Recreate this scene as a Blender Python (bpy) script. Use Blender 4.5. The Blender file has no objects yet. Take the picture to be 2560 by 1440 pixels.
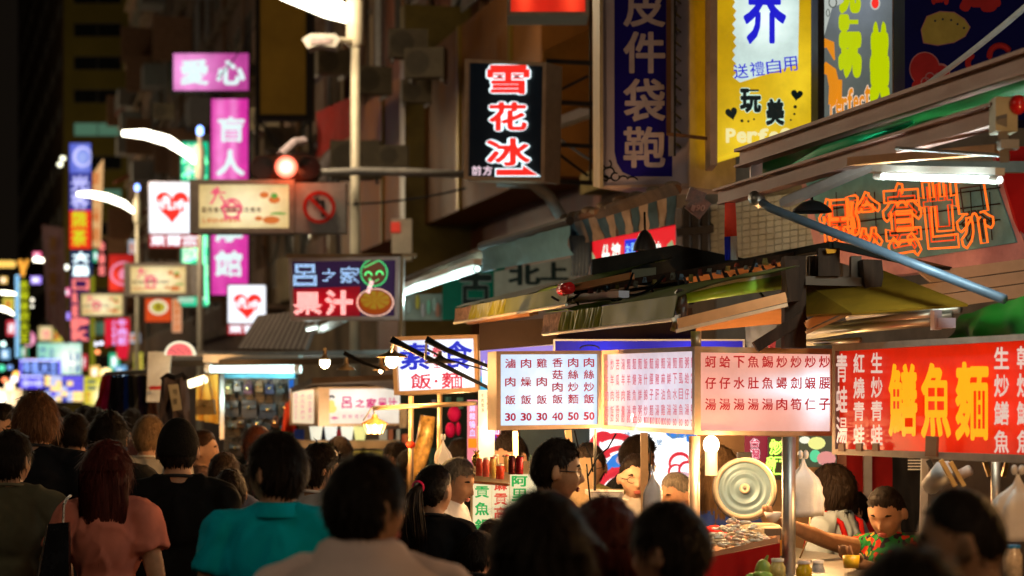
import bpy, bmesh, math, random
import numpy as np
from mathutils import Vector, Matrix, noise as mnoise
R = math.radians
random.seed(7); rng = np.random.default_rng(7)
SC = bpy.context.scene
COL = SC.collection

# ---------------------------------------------------------------- camera, sky, exposure
F = 5000.0      # focal length in photo pixels (photo is 2560 wide)
CX, HY = 1280.0, 1010.0   # column of the optical axis, row of the horizon
CZ = 1.8        # eye height
cam = bpy.data.cameras.new('camera'); co = bpy.data.objects.new('camera', cam); COL.objects.link(co)
co.location = (0, 0, CZ); co.rotation_euler = (R(90), 0, 0)
cam.sensor_width = 36; cam.lens = 36 * F / 2560
cam.shift_y = (HY - 720) / 2560
cam.clip_start = 0.2; cam.clip_end = 2000
cam.dof.use_dof = True; cam.dof.focus_distance = 8.6; cam.dof.aperture_fstop = 2.5
SC.camera = co
w = bpy.data.worlds.new('World'); SC.world = w; w.use_nodes = True
nt = w.node_tree; bg = nt.nodes['Background']
sky = nt.nodes.new('ShaderNodeTexSky'); sky.sky_type = 'NISHITA'; sky.sun_disc = False
sky.sun_elevation = R(-4); sky.sun_rotation = R(200)
nt.links.new(sky.outputs[0], bg.inputs[0]); bg.inputs[1].default_value = 0.002
bg2 = nt.nodes.new('ShaderNodeBackground'); bg2.inputs[0].default_value = (1, .72, .5, 1); bg2.inputs[1].default_value = 0.005
add = nt.nodes.new('ShaderNodeAddShader')
nt.links.new(bg.outputs[0], add.inputs[0]); nt.links.new(bg2.outputs[0], add.inputs[1])
nt.links.new(add.outputs[0], nt.nodes['World Output'].inputs[0])
SC.view_settings.view_transform = 'Standard'; SC.view_settings.look = 'None'
SC.view_settings.exposure = 0; SC.view_settings.gamma = 1
SC.render.engine = 'CYCLES'
SC.cycles.use_denoising = True; SC.cycles.max_bounces = 5; SC.cycles.diffuse_bounces = 3
SC.cycles.sample_clamp_indirect = 3.0; SC.cycles.sample_clamp_direct = 40
SC.cycles.caustics_reflective = False; SC.cycles.caustics_refractive = False

# ---------------------------------------------------------------- helpers
def W(px, py, d):
    return Vector(((px - CX) * d / F, d, CZ - (py - HY) * d / F))
SDIR = Vector((-.2481, .9687, 0)); NDIR = Vector((.9687, .2481, 0))
def SY(px, w):                       # depth at which a line along the street, w to the right, crosses column px
    return F * w / px
class PL:
    """a plane in the place: origin o, horizontal u, up v, normal n towards the viewer"""
    def __init__(s, o, u, v=(0, 0, 1)):
        s.o = Vector(o); s.u = Vector(u).normalized(); s.v = Vector(v).normalized(); s.n = s.u.cross(s.v).normalized()
    def hit(s, pts, off=0.0):
        pts = np.asarray(pts, float).reshape(-1, 2)
        D = np.stack([(pts[:, 0] - CX) / F, np.ones(len(pts)), -(pts[:, 1] - HY) / F], 1)
        n = np.array(s.n); oo = np.array(s.o) + n * off - np.array((0, 0, CZ))
        t = (oo @ n) / (D @ n)
        return D * t[:, None] + np.array((0, 0, CZ))
def face(d, tilt=0): return PL(W(CX, HY, d), (1, 0, 0), (0, -math.sin(R(tilt)), math.cos(R(tilt))))
def along(w): return PL((w, 0, 0), -SDIR)     # plane parallel to the street, facing the street
def across(px, d): return PL(W(px, HY, d), NDIR)
def two(pa, da, pb, db): a = W(pa, HY, da); return PL(a, W(pb, HY, db) - a)

MATS = {}
def mat(key, col=(.5, .5, .5), rough=.6, metal=0, var=.25, ns=6, bump=0, emit=None, es=0, spec=.5, hot=None, samp=True, trans=0, alpha=1, stretch=None, glow=False):
    if rough >= .5 and metal < .25: spec = min(spec, .08)
    if not glow: es = 0      # without glow nothing emits
    if key in MATS: return MATS[key]
    m = bpy.data.materials.new(key); MATS[key] = m; m.use_nodes = True
    N = m.node_tree.nodes; L = m.node_tree.links; b = N['Principled BSDF']
    b.inputs['Roughness'].default_value = rough; b.inputs['Metallic'].default_value = metal
    b.inputs['Specular IOR Level'].default_value = spec
    tc = N.new('ShaderNodeTexCoord'); mp = N.new('ShaderNodeMapping'); L.new(tc.outputs['Object'], mp.inputs[0])
    if stretch: mp.inputs['Scale'].default_value = stretch
    nz = N.new('ShaderNodeTexNoise'); nz.inputs['Scale'].default_value = ns; nz.inputs['Detail'].default_value = 6; nz.inputs['Roughness'].default_value = .65
    L.new(mp.outputs[0], nz.inputs['Vector'])
    c = (*col, 1)
    if var > 0:
        rp = N.new('ShaderNodeValToRGB'); rp.color_ramp.elements[0].position = .3; rp.color_ramp.elements[1].position = .72
        rp.color_ramp.elements[0].color = (*[x * (1 - var) for x in col], 1); rp.color_ramp.elements[1].color = (*[min(1, x * (1 + var * .6)) for x in col], 1)
        L.new(nz.outputs[0], rp.inputs[0]); L.new(rp.outputs[0], b.inputs['Base Color'])
        rr = N.new('ShaderNodeMapRange'); rr.inputs[3].default_value = max(.03, rough - .12); rr.inputs[4].default_value = min(1, rough + .15)
        L.new(nz.outputs[0], rr.inputs[0]); L.new(rr.outputs[0], b.inputs['Roughness'])
    else: b.inputs['Base Color'].default_value = c
    if bump:
        bp = N.new('ShaderNodeBump'); bp.inputs['Strength'].default_value = bump; bp.inputs['Distance'].default_value = .01
        L.new(nz.outputs[0], bp.inputs['Height']); L.new(bp.outputs[0], b.inputs['Normal'])
    if trans: b.inputs['Transmission Weight'].default_value = trans
    if alpha < 1: b.inputs['Alpha'].default_value = alpha
    if es:
        e = emit or col
        b.inputs['Emission Color'].default_value = (*e, 1)
        b.inputs['Emission Strength'].default_value = es
        if hot:      # bright spots drawn into the glow, standing in for tubes behind the acrylic: (list of (cx, cz, rx, rz)), gain, second colour
            spots, gain, col2 = hot
            acc = None
            sp = N.new('ShaderNodeSeparateXYZ'); L.new(tc.outputs['Generated'], sp.inputs[0])
            for (cx, cz, rx, rz) in spots:
                terms = []
                for ax, cc, rad in ((0, cx, rx), (2, cz, rz)):
                    s1 = N.new('ShaderNodeMath'); s1.operation = 'SUBTRACT'; L.new(sp.outputs[ax], s1.inputs[0]); s1.inputs[1].default_value = cc
                    s2 = N.new('ShaderNodeMath'); s2.operation = 'DIVIDE'; L.new(s1.outputs[0], s2.inputs[0]); s2.inputs[1].default_value = rad
                    s3 = N.new('ShaderNodeMath'); s3.operation = 'MULTIPLY'; L.new(s2.outputs[0], s3.inputs[0]); L.new(s2.outputs[0], s3.inputs[1]); terms.append(s3)
                a = N.new('ShaderNodeMath'); a.operation = 'ADD'; L.new(terms[0].outputs[0], a.inputs[0]); L.new(terms[1].outputs[0], a.inputs[1])
                g = N.new('ShaderNodeMath'); g.operation = 'MULTIPLY'; L.new(a.outputs[0], g.inputs[0]); g.inputs[1].default_value = -1
                ex = N.new('ShaderNodeMath'); ex.operation = 'EXPONENT'; L.new(g.outputs[0], ex.inputs[0])
                if acc is None: acc = ex
                else:
                    mx = N.new('ShaderNodeMath'); mx.operation = 'ADD'; L.new(acc.outputs[0], mx.inputs[0]); L.new(ex.outputs[0], mx.inputs[1]); acc = mx
            mr = N.new('ShaderNodeMapRange'); mr.inputs[3].default_value = es; mr.inputs[4].default_value = es * gain; L.new(acc.outputs[0], mr.inputs[0])
            dn = N.new('ShaderNodeMapRange'); dn.inputs[1].default_value = .3; dn.inputs[2].default_value = .65; dn.inputs[3].default_value = .74; dn.inputs[4].default_value = 1.04; nz.inputs['Scale'].default_value = 4.5; L.new(nz.outputs[0], dn.inputs[0])   # grime and ageing of the film
            ml = N.new('ShaderNodeMath'); ml.operation = 'MULTIPLY'; L.new(mr.outputs[0], ml.inputs[0]); L.new(dn.outputs[0], ml.inputs[1]); L.new(ml.outputs[0], b.inputs['Emission Strength'])
            mc = N.new('ShaderNodeMix'); mc.data_type = 'RGBA'; mc.inputs[6].default_value = (*e, 1); mc.inputs[7].default_value = (*(col2 or e), 1)
            L.new(acc.outputs[0], mc.inputs[0]); L.new(mc.outputs[2], b.inputs['Emission Color'])
    if not samp: m.cycles.emission_sampling = 'NONE'
    return m
def em(key, col=(1, 1, 1), es=1.0, hot=None, samp=False, rough=.35):
    return mat(key, tuple(min(.8, c * .22 + .02) for c in col), rough, 0, 0, emit=col, es=es, hot=hot, samp=samp, glow=True, spec=.12)

WL = {}      # world location of every root (roots are never rotated; parts keep world shapes)
def thing(name, label, cat, loc=(0, 0, 0), group=None, kind=None):
    o = bpy.data.objects.new(name, None); COL.objects.link(o); o.location = loc; o.empty_display_size = .1
    o['label'] = label; o['category'] = cat
    if group: o['group'] = group
    WL[o] = Vector(loc); return o
def tag(o, label, cat, group=None):
    o['label'] = label; o['category'] = cat
    if group: o['group'] = group
    return o
class MB:
    def __init__(s): s.v = []; s.f = []
    def add(s, vs, fs):
        k = len(s.v); s.v += [tuple(v) for v in vs]; s.f += [tuple(i + k for i in f) for f in fs]; return s
    def box(s, c, size, rz=0, M=None):
        hx, hy, hz = [x / 2 for x in size]
        vs = [Vector((x, y, z)) for x in (-hx, hx) for y in (-hy, hy) for z in (-hz, hz)]
        m = M if M is not None else Matrix.Rotation(rz, 3, 'Z')
        vs = [m @ v + Vector(c) for v in vs]
        return s.add(vs, [(0, 1, 3, 2), (4, 6, 7, 5), (0, 4, 5, 1), (2, 3, 7, 6), (0, 2, 6, 4), (1, 5, 7, 3)])
    def bar(s, a, b, w, h=None, up=(0, 0, 1)):
        a = Vector(a); b = Vector(b); d = b - a; L = d.length; d.normalize()
        x = d.cross(Vector(up)); x = x.normalized() if x.length > 1e-4 else Vector((1, 0, 0)); z = x.cross(d)
        return s.box((a + b) / 2, (w, L, h or w), M=Matrix((x, d, z)).transposed())
    def tube(s, pts, r, n=8, cap=True):
        pts = [Vector(p) for p in pts]; k = len(s.v); rs = r if isinstance(r, (list, tuple)) else [r] * len(pts)
        prev = None; ring = []
        for i, p in enumerate(pts):
            d = (pts[min(i + 1, len(pts) - 1)] - pts[max(i - 1, 0)]).normalized()
            x = (prev - d * prev.dot(d)) if prev is not None else d.orthogonal()
            x = x.normalized() if x.length > 1e-5 else d.orthogonal().normalized(); prev = x; y = d.cross(x)
            ring.append([p + (x * math.cos(2 * math.pi * j / n) + y * math.sin(2 * math.pi * j / n)) * rs[i] for j in range(n)])
        vs = [v for q in ring for v in q]; fs = []
        for i in range(len(pts) - 1):
            for j in range(n):
                a = i * n + j; b = i * n + (j + 1) % n; fs.append((a, b, b + n, a + n))
        if cap: fs += [tuple(range(n - 1, -1, -1)), tuple((len(pts) - 1) * n + j for j in range(n))]
        return s.add(vs, fs)
    def ell(s, c, r, n=14, m=9, M=None):
        vs = []; fs = []; M = M or Matrix.Identity(3)
        for i in range(m + 1):
            t = math.pi * i / m
            for j in range(n):
                p = 2 * math.pi * j / n
                vs.append(M @ Vector((r[0] * math.sin(t) * math.cos(p), r[1] * math.sin(t) * math.sin(p), r[2] * math.cos(t))) + Vector(c))
        for i in range(m):
            for j in range(n):
                a = i * n + j; b = i * n + (j + 1) % n; fs.append((a, a + n, b + n, b))
        return s.add(vs, fs)
    def lathe(s, c, prof, n=20, axis=(0, 0, 1)):
        ax = Vector(axis).normalized(); x = ax.orthogonal().normalized(); y = ax.cross(x); vs = []; fs = []
        for (r, h) in prof:
            for j in range(n):
                a = 2 * math.pi * j / n; vs.append(Vector(c) + ax * h + (x * math.cos(a) + y * math.sin(a)) * r)
        for i in range(len(prof) - 1):
            for j in range(n):
                a = i * n + j; b = i * n + (j + 1) % n; fs.append((a, b, b + n, a + n))
        return s.add(vs, fs)
    def prism(s, pl, pts, th=.02, off=0.0, back=True):
        """polygon given on plane pl (photo rows and columns), thickness th behind its front face"""
        a = pl.hit(pts, off); b = a - np.array(pl.n) * th; n = len(a)
        vs = list(a) + list(b); fs = [tuple(range(n - 1, -1, -1)), tuple(range(n, 2 * n))]
        fs += [(i, (i + 1) % n, (i + 1) % n + n, i + n) for i in range(n)]
        return s.add(vs, fs)
    def ring(s, pl, outer, inner, th=.04, off=0.0):
        a = pl.hit(outer, off); c = pl.hit(inner, off); nn = np.array(pl.n) * th; n = len(a)
        vs = list(a) + list(c) + list(a - nn) + list(c - nn); fs = []
        for i in range(n):
            j = (i + 1) % n
            fs += [(i, i + n, j + n, j), (i + 2 * n, j + 2 * n, j + 3 * n, i + 3 * n), (i, j, j + 2 * n, i + 2 * n), (i + n, i + 3 * n, j + 3 * n, j + n)]
        return s.add(vs, fs)
    def slab(s, P, th=.02, n=None):
        P = [Vector(p) for p in P]; nn = n or (P[1] - P[0]).cross(P[2] - P[0]).normalized(); b = [p - nn * th for p in P]; k = len(P)
        return s.add(P + b, [tuple(range(k)), tuple(range(2 * k - 1, k - 1, -1))] + [(i, i + k, (i + 1) % k + k, (i + 1) % k) for i in range(k)])
    def cloth(s, A, B, C, D, nu=24, nv=8, wave=.01, freq=9, sag=0, seed=0, th=.004, vf=1.3):
        """wavy sheet between corners A(top left) B(top right) C(bottom right) D(bottom left)"""
        A, B, C, D = [Vector(p) for p in (A, B, C, D)]; nn = (B - A).cross(D - A).normalized(); vs = []; fs = []
        for q in (0, 1):
            for i in range(nu + 1):
                for j in range(nv + 1):
                    u = i / nu; v = j / nv; p = (A * (1 - u) + B * u) * (1 - v) + (D * (1 - u) + C * u) * v
                    z = mnoise.noise(Vector((u * freq + seed, v * vf, seed * 3.1))) + .5 * mnoise.noise(Vector((u * freq * 2.3, v * 2.3 * vf + seed, 1)))
                    p = p + nn * (wave * z * (.35 + v)) - Vector((0, 0, sag * 4 * u * (1 - u) * (1 - v))) - nn * (th * q)
                    vs.append(p)
        m = (nu + 1) * (nv + 1)
        for q in (0, 1):
            for i in range(nu):
                for j in range(nv):
                    a = q * m + i * (nv + 1) + j; f = (a, a + 1, a + nv + 2, a + nv + 1); fs.append(f if q else f[::-1])
        return s.add(vs, fs)
    def build(s, name, m, parent=None, smooth=False, kind=None, label=None):
        if not s.v: return None
        root = parent
        while root is not None and root not in WL: root = root.parent
        o3 = WL[root] if root is not None else Vector((0, 0, 0))
        off = o3 if root is not None else Vector((0, 0, 0))
        me = bpy.data.meshes.new(name); me.from_pydata([tuple(Vector(v) - off) for v in s.v], [], s.f); me.update()
        if smooth: me.polygons.foreach_set('use_smooth', [True] * len(me.polygons))
        for q in (m if isinstance(m, (list, tuple)) else [m]): me.materials.append(q)
        o = bpy.data.objects.new(name, me); COL.objects.link(o)
        if parent is not None: o.parent = parent
        if kind: o['kind'] = kind
        if label: o['label'] = label
        return o
def solo(mb, name, m, label, cat, group=None, smooth=False):      # a thing that is one mesh
    v = np.array([tuple(p) for p in mb.v]); c = Vector((v[:, 0].mean(), v[:, 1].mean(), v[:, 2].min()))
    me = bpy.data.meshes.new(name); me.from_pydata([tuple(Vector(p) - c) for p in mb.v], [], mb.f); me.update()
    if smooth: me.polygons.foreach_set('use_smooth', [True] * len(me.polygons))
    me.materials.append(m); o = bpy.data.objects.new(name, me); COL.objects.link(o); o.location = c
    WL[o] = c; return tag(o, label, cat, group)
def rect(x0, y0, x1, y1): return [(x0, y0), (x1, y0), (x1, y1), (x0, y1)]
def circ(cx, cy, rx, ry=None, n=28, a0=0, a1=360):
    ry = ry or rx; return [(cx + rx * math.cos(R(a0 + (a1 - a0) * i / n)), cy - ry * math.sin(R(a0 + (a1 - a0) * i / n))) for i in range(n if a1 - a0 == 360 else n + 1)]
def rrect(x0, y0, x1, y1, r, n=5):
    out = []
    for (cx, cy, a) in ((x1 - r, y0 + r, 0), (x0 + r, y0 + r, 90), (x0 + r, y1 - r, 180), (x1 - r, y1 - r, 270)):
        out += [(cx + r * math.cos(R(a + 90 * i / n)), cy - r * math.sin(R(a + 90 * i / n))) for i in range(n + 1)]
    return out[::-1]
def heart(cx, cy, wd, ht, rot=0, n=30):
    out = []
    for i in range(n):
        t = 2 * math.pi * i / n; x = 16 * math.sin(t) ** 3; y = 13 * math.cos(t) - 5 * math.cos(2 * t) - 2 * math.cos(3 * t) - math.cos(4 * t)
        x, y = x / 32 * wd, -y / 29 * ht; c, s_ = math.cos(R(rot)), math.sin(R(rot)); out.append((cx + x * c - y * s_, cy + x * s_ + y * c))
    return out
# ---- lettering
GL = {}
def glyph(ch, off=0.0):
    k = (ch, off)
    if k in GL: return GL[k]
    c = bpy.data.curves.new('t', 'FONT'); c.body = ch; c.resolution_u = 3; c.offset = off
    o = bpy.data.objects.new('t', c); COL.objects.link(o)
    bpy.context.view_layer.update()
    me = bpy.data.meshes.new_from_object(o.evaluated_get(bpy.context.evaluated_depsgraph_get()))
    v = np.array([tuple(q.co)[:2] for q in me.vertices]); f = [tuple(p.vertices) for p in me.polygons]
    if off:   # same reference box as the plain glyph, so outlines sit centred behind their letters
        base = glyph(ch, 0.0)[2]
    else: base = (v[:, 0].min(), v[:, 1].min(), v[:, 0].max(), v[:, 1].max()) if len(v) else (0, 0, 1, 1)
    bpy.data.objects.remove(o); bpy.data.curves.remove(c); bpy.data.meshes.remove(me)
    GL[k] = (v, f, base); return GL[k]
def gmap(ch, box, off=0, rot=0, em=None):
    v, f, (a, b, c, d) = glyph(ch, off); x0, y0, x1, y1 = box
    px = x0 + (v[:, 0] - a) / max(c - a, .05) * (x1 - x0); py = y1 - (v[:, 1] - b) / max(d - b, .05) * (y1 - y0)
    if rot:
        cx, cy = (x0 + x1) / 2, (y0 + y1) / 2; C, S = math.cos(R(rot)), math.sin(R(rot))
        px, py = cx + (px - cx) * C - (py - cy) * S, cy + (px - cx) * S + (py - cy) * C
    return np.stack([px, py], 1), f
BOLD = {}
def bold(ch, off):
    """letter strokes thickened by off on every side, in the glyph's own space"""
    k = (ch, off)
    if k not in BOLD:
        v, f, _ = glyph(ch); vs = [tuple(q) for q in v]; fs = list(f)
        for lp in loops(ch, 0.0):
            P = v[lp]; n = len(P)
            for i in range(n):
                A, B = P[i], P[(i + 1) % n]; t = B - A; L = math.hypot(*t)
                if L < 1e-5: continue
                nn = np.array((-t[1], t[0])) / L * off; c = len(vs); vs += [tuple(A + nn), tuple(B + nn), tuple(B - nn), tuple(A - nn)]; fs.append((c, c + 1, c + 2, c + 3))
                if off > .015:
                    c = len(vs); vs += [(A[0] + off * math.cos(q), A[1] + off * math.sin(q)) for q in np.arange(0, 6.2, math.pi / 3.5)]; fs.append(tuple(range(c, len(vs))))
        BOLD[k] = (np.array(vs), fs)
    return BOLD[k]
def letters(mb, pl, ch, box, off=0.0, z=.004, rot=0):
    off *= .7 if off < .08 else .85
    v, f = bold(ch, off) if off else glyph(ch)[:2]; a, b, c, d = glyph(ch)[2]; x0, y0, x1, y1 = box
    if off: x0, y0, x1, y1 = x0 + off * .5 * (x1 - x0), y0 + off * .5 * (y1 - y0), x1 - off * .5 * (x1 - x0), y1 - off * .5 * (y1 - y0)
    px = x0 + (v[:, 0] - a) / max(c - a, .05) * (x1 - x0); py = y1 - (v[:, 1] - b) / max(d - b, .05) * (y1 - y0)
    if rot:
        cx, cy = (x0 + x1) / 2, (y0 + y1) / 2; C, S = math.cos(R(rot)), math.sin(R(rot)); px, py = cx + (px - cx) * C - (py - cy) * S, cy + (px - cx) * S + (py - cy) * C
    h = pl.hit(np.stack([px, py], 1), z); nn = np.array(pl.n); n0 = len(glyph(ch)[0])
    if off: j = np.zeros(len(h)); j[n0:] = (rng.random(len(h) - n0)) * .0008; h = h + nn * j[:, None]
    mb.add(list(h), f); return mb
def column(mb, pl, s, x0, x1, ys, off=0, z=.004, hh=None):
    for ch, (a, b) in zip(s, ys): letters(mb, pl, ch, (x0, a, x1, b), off, z)
def spread(s, y0, y1, gap=.18):
    n = len(s); h = (y1 - y0) / (n + gap * (n - 1)); return [(y0 + i * h * (1 + gap), y0 + i * h * (1 + gap) + h) for i in range(n)]
def loops(ch, off):
    v, f, _ = glyph(ch); cnt = {}
    for q in f:
        for i in range(len(q)):
            e = (q[i], q[(i + 1) % len(q)]); cnt[tuple(sorted(e))] = cnt.get(tuple(sorted(e)), 0) + 1
    nxt = {}
    for q in f:
        for i in range(len(q)):
            e = (q[i], q[(i + 1) % len(q)])
            if cnt[tuple(sorted(e))] == 1: nxt[e[0]] = e[1]
    out = []; used = set()
    for a in list(nxt):
        if a in used: continue
        lp = []; p = a
        while p not in used and p in nxt: used.add(p); lp.append(p); p = nxt[p]
        if len(lp) > 4: out.append(lp)
    return out
def neon(mb, pl, ch, box, off, r, z=.03, rot=0, sc=1, n=5):
    v, f, (a, b, c, d) = glyph(ch); x0, y0, x1, y1 = box
    for lp in loops(ch, 0.0):
        P = v[lp]; m = len(P); Q = []
        for i in range(m):
            t = P[(i + 1) % m] - P[i - 1]; L = math.hypot(*t) + 1e-6; Q.append(P[i] + np.array((t[1], -t[0])) / L * off)
        Q = np.array(Q); px = x0 + (Q[:, 0] - a) / (c - a) * (x1 - x0); py = y1 - (Q[:, 1] - b) / (d - b) * (y1 - y0); cx, cy = (x0 + x1) / 2, (y0 + y1) / 2; C, S = math.cos(R(rot)), math.sin(R(rot))
        px, py = cx + (px - cx) * C - (py - cy) * S, cy + (px - cx) * S + (py - cy) * C
        q = pl.hit(np.stack([px, py], 1), z); q = list(q) + [q[0]]; mb.tube(q, r, n, cap=False)
def leds(mb, pl, inside, box, step, r, z=.006, col=None):
    """small lamp dots on a square lattice wherever inside(x, y)"""
    x0, y0, x1, y1 = box
    yy = y0
    while yy < y1:
        xx = x0
        while xx < x1:
            if inside(xx, yy):
                dot(mb, pl, xx, yy, r, z)
            xx += step
        yy += step
def dot(mb, pl, x, y, r, z=.006):
    q = pl.hit([(x + r * math.cos(a * math.pi / 3), y + r * math.sin(a * math.pi / 3)) for a in range(6)], z)
    mb.add(list(q), [(5, 4, 3, 2, 1, 0)])
def in_glyph(ch, box, off=.02):
    p, f = gmap(ch, box, 0); tri = [(p[a], p[b], p[c]) for q in f for (a, b, c) in [(q[0], q[i], q[i + 1]) for i in range(1, len(q) - 1)]]
    T = np.array(tri)
    def test(x, y):
        d = lambda a, b: (b[:, 0] - a[:, 0]) * (y - a[:, 1]) - (b[:, 1] - a[:, 1]) * (x - a[:, 0])
        e1, e2, e3 = d(T[:, 0], T[:, 1]), d(T[:, 1], T[:, 2]), d(T[:, 2], T[:, 0])
        return bool((((e1 >= 0) & (e2 >= 0) & (e3 >= 0)) | ((e1 <= 0) & (e2 <= 0) & (e3 <= 0))).any())
    g = (box[2] - box[0]) * off
    return lambda x, y: test(x, y) or test(x + g, y) or test(x - g, y) or test(x, y + g) or test(x, y - g)
def inset(q, m): 
    c = (sum(p[0] for p in q) / len(q), sum(p[1] for p in q) / len(q))
    return [(x + (m if x < c[0] else -m), y + (m if y < c[1] else -m)) for x, y in q]

# ---------------------------------------------------------------- common materials
ALU = mat('brushed aluminium', (.55, .5, .45), .38, .75, .2, 14)
STEEL = mat('stainless steel', (.5, .46, .42), .4, .9, .12, 20)
GREYP = mat('grey painted steel', (.3, .29, .28), .5, .2, .25, 10)
DARK = mat('dark painted steel', (.035, .03, .028), .55, .2, .4, 8)
BEIGE = mat('beige powder coat frame', (.5, .38, .28), .45, .1, .2, 12)
WOOD = mat('old dark timber', (.05, .028, .018), .7, 0, .5, 9, .3, stretch=(3, 3, .4))
ORWOOD = mat('orange brown plywood', (.42, .19, .07), .55, 0, .3, 5, .1, stretch=(1, 1, 3))
WHITEP = mat('white painted metal', (.7, .68, .64), .45, 0, .12, 8)
BLACKM = mat('black plastic', (.012, .012, .013), .4, 0, .3, 9)
CABLE = mat('black cable', (.01, .01, .01), .6, 0, 0)
def sign(name, label, pl, outer, frame=8, fmat=None, pmat=None, th=.12, cat='sign', group=None, fth=None, offp=-.012, inner=None):
    c = pl.hit(outer); r = thing(name, label, cat, Vector(c.mean(0)), group)
    inn = inner or inset(outer, frame)
    if frame: MB().ring(pl, outer, inn, th + .02, .008).build('frame', fmat or BEIGE, r)
    if pmat: MB().prism(pl, inn if frame else outer, th, offp if frame else 0).build('panel', pmat, r)
    return r
def lamp(kind, loc, power, col, size=.1, parent=None, name='lamp_light', rot=None, sy=None, spot=None):
    l = bpy.data.lights.new(name, kind); l.energy = power; l.color = col
    if kind == 'AREA':
        l.shape = 'RECTANGLE' if sy else 'DISK'; l.size = size
        if sy: l.size_y = sy
    else: l.shadow_soft_size = size
    if spot: l.spot_size = spot
    o = bpy.data.objects.new(name, l); COL.objects.link(o); o.location = Vector(loc) - (WL[parent] if parent else Vector((0, 0, 0)))
    if rot: o.rotation_euler = rot
    if parent: o.parent = parent
    return o
WARM = (1, .5, .17); COOL = (.8, 1, .95)
# ================================================================ ground and buildings
ASPH = mat('asphalt', (.05, .05, .052), .85, 0, .4, 30, .5)
PAVE = mat('pavement slabs', (.22, .2, .18), .8, 0, .3, 4, .2)
mb = MB(); mb.add([(-400, -60, 0), (400, -60, 0), (400, 900, 0), (-400, 900, 0)], [(0, 1, 2, 3)]); g = mb.build('ground', ASPH); g['kind'] = 'structure'
def sp(w, t, z=0): p = NDIR * w + SDIR * t; return Vector((p.x, p.y, z))
mb = MB(); mb.slab([sp(4.4, -15, .14), sp(6.8, -15, .14), sp(6.8, 160, .14), sp(4.4, 160, .14)][::-1], .14, Vector((0, 0, 1))); o = mb.build('pavement', PAVE); o['kind'] = 'structure'
mb = MB(); mb.slab([sp(4.25, -15, .15), sp(4.398, -15, .15), sp(4.398, 160, .15), sp(4.25, 160, .15)][::-1], .15, Vector((0, 0, 1))); o = mb.build('kerb', mat('kerb stone', (.35, .34, .32), .8)); o['kind'] = 'structure'

GLASSD = mat('dark window glass', (.015, .018, .02), .12, 0, .3, 3, spec=.8)
FRM = mat('window frame metal', (.18, .16, .14), .5, .4, .2)
def facade(name, label, px0, px1, w, H, wm, floor=3.2, bay=3.0, z0=4.2, winw=1.7, winh=1.4, lit=(), depth=9, trim=None, A=None, L=None, u=None, n=None, cat='building', group='buildings lining the street', detail=True):
    if A is None:
        A = Vector((0, SY(px0, w), 0)); A.x = (px0 - CX) / F * A.y; B = Vector((0, SY(px1, w), 0)); B.x = (px1 - CX) / F * B.y
        u = (B - A).normalized(); L = (B - A).length; n = -NDIR
    r = thing(name, label, cat, A, group)
    nb = max(1, int(L / bay)); bw = L / nb; nf = int((H - z0) / floor)
    xs = [0]; zs = [0]; cells = set()
    for i in range(nb): xs += [i * bw + (bw - winw) / 2, i * bw + (bw + winw) / 2]
    xs.append(L)
    for j in range(nf): zs += [z0 + j * floor + .9, z0 + j * floor + .9 + winh]
    zs.append(H)
    mb = MB(); P = lambda s_, z, o=0: A + u * s_ + Vector((0, 0, z)) + n * o
    for i in range(len(xs) - 1):
        for j in range(len(zs) - 1):
            if i % 2 == 1 and j % 2 == 1: continue
            mb.add([P(xs[i], zs[j]), P(xs[i + 1], zs[j]), P(xs[i + 1], zs[j + 1]), P(xs[i], zs[j + 1])], [(0, 1, 2, 3)])
    mb.add([P(0, 0), P(0, H), P(0, H, -depth), P(0, 0, -depth)], [(0, 1, 2, 3)]); mb.add([P(L, 0), P(L, H), P(L, H, -depth), P(L, 0, -depth)], [(3, 2, 1, 0)])
    mb.add([P(0, H), P(L, H), P(L, H, -depth), P(0, H, -depth)], [(0, 1, 2, 3)])
    mb.build('wall', wm, r)
    k = 0
    for i in range(nb):
        for j in range(nf):
            a, b, c, d = xs[2 * i + 1], xs[2 * i + 2], zs[2 * j + 1], zs[2 * j + 2]
            fr = MB()
            for (p, q, ww) in ((P(a, c, -.06), P(b, c, -.06), .07), (P(a, d, -.06), P(b, d, -.06), .07), (P(a, c, -.06), P(a, d, -.06), .07), (P(b, c, -.06), P(b, d, -.06), .07), (P((a + b) / 2, c, -.06), P((a + b) / 2, d, -.06), .05)):
                fr.bar(p, q, ww, .1, up=n)
            # reveal
            for (p, q) in (((a, c), (b, c)), ((b, c), (b, d)), ((b, d), (a, d)), ((a, d), (a, c))):
                fr.add([P(*p), P(*q), P(*q, -.2), P(*p, -.2)], [(0, 1, 2, 3)])
            wo = fr.build('window', FRM, r)
            MB().add([P(a, c, -.12), P(b, c, -.12), P(b, d, -.12), P(a, d, -.12)], [(0, 1, 2, 3)]).build('pane', lit[k % len(lit)] if (lit and rng.random() < .25) else GLASSD, wo)
            k += 1
    if trim and detail:
        for j in range(nf + 1):
            z = z0 + j * floor
            MB().box(A + u * L / 2 + n * .12 + Vector((0, 0, z)), (.24, L - .02, .22), M=Matrix((n, u, Vector((0, 0, 1)))).transposed()).build('cornice', trim, r)
    return r, P, L
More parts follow.
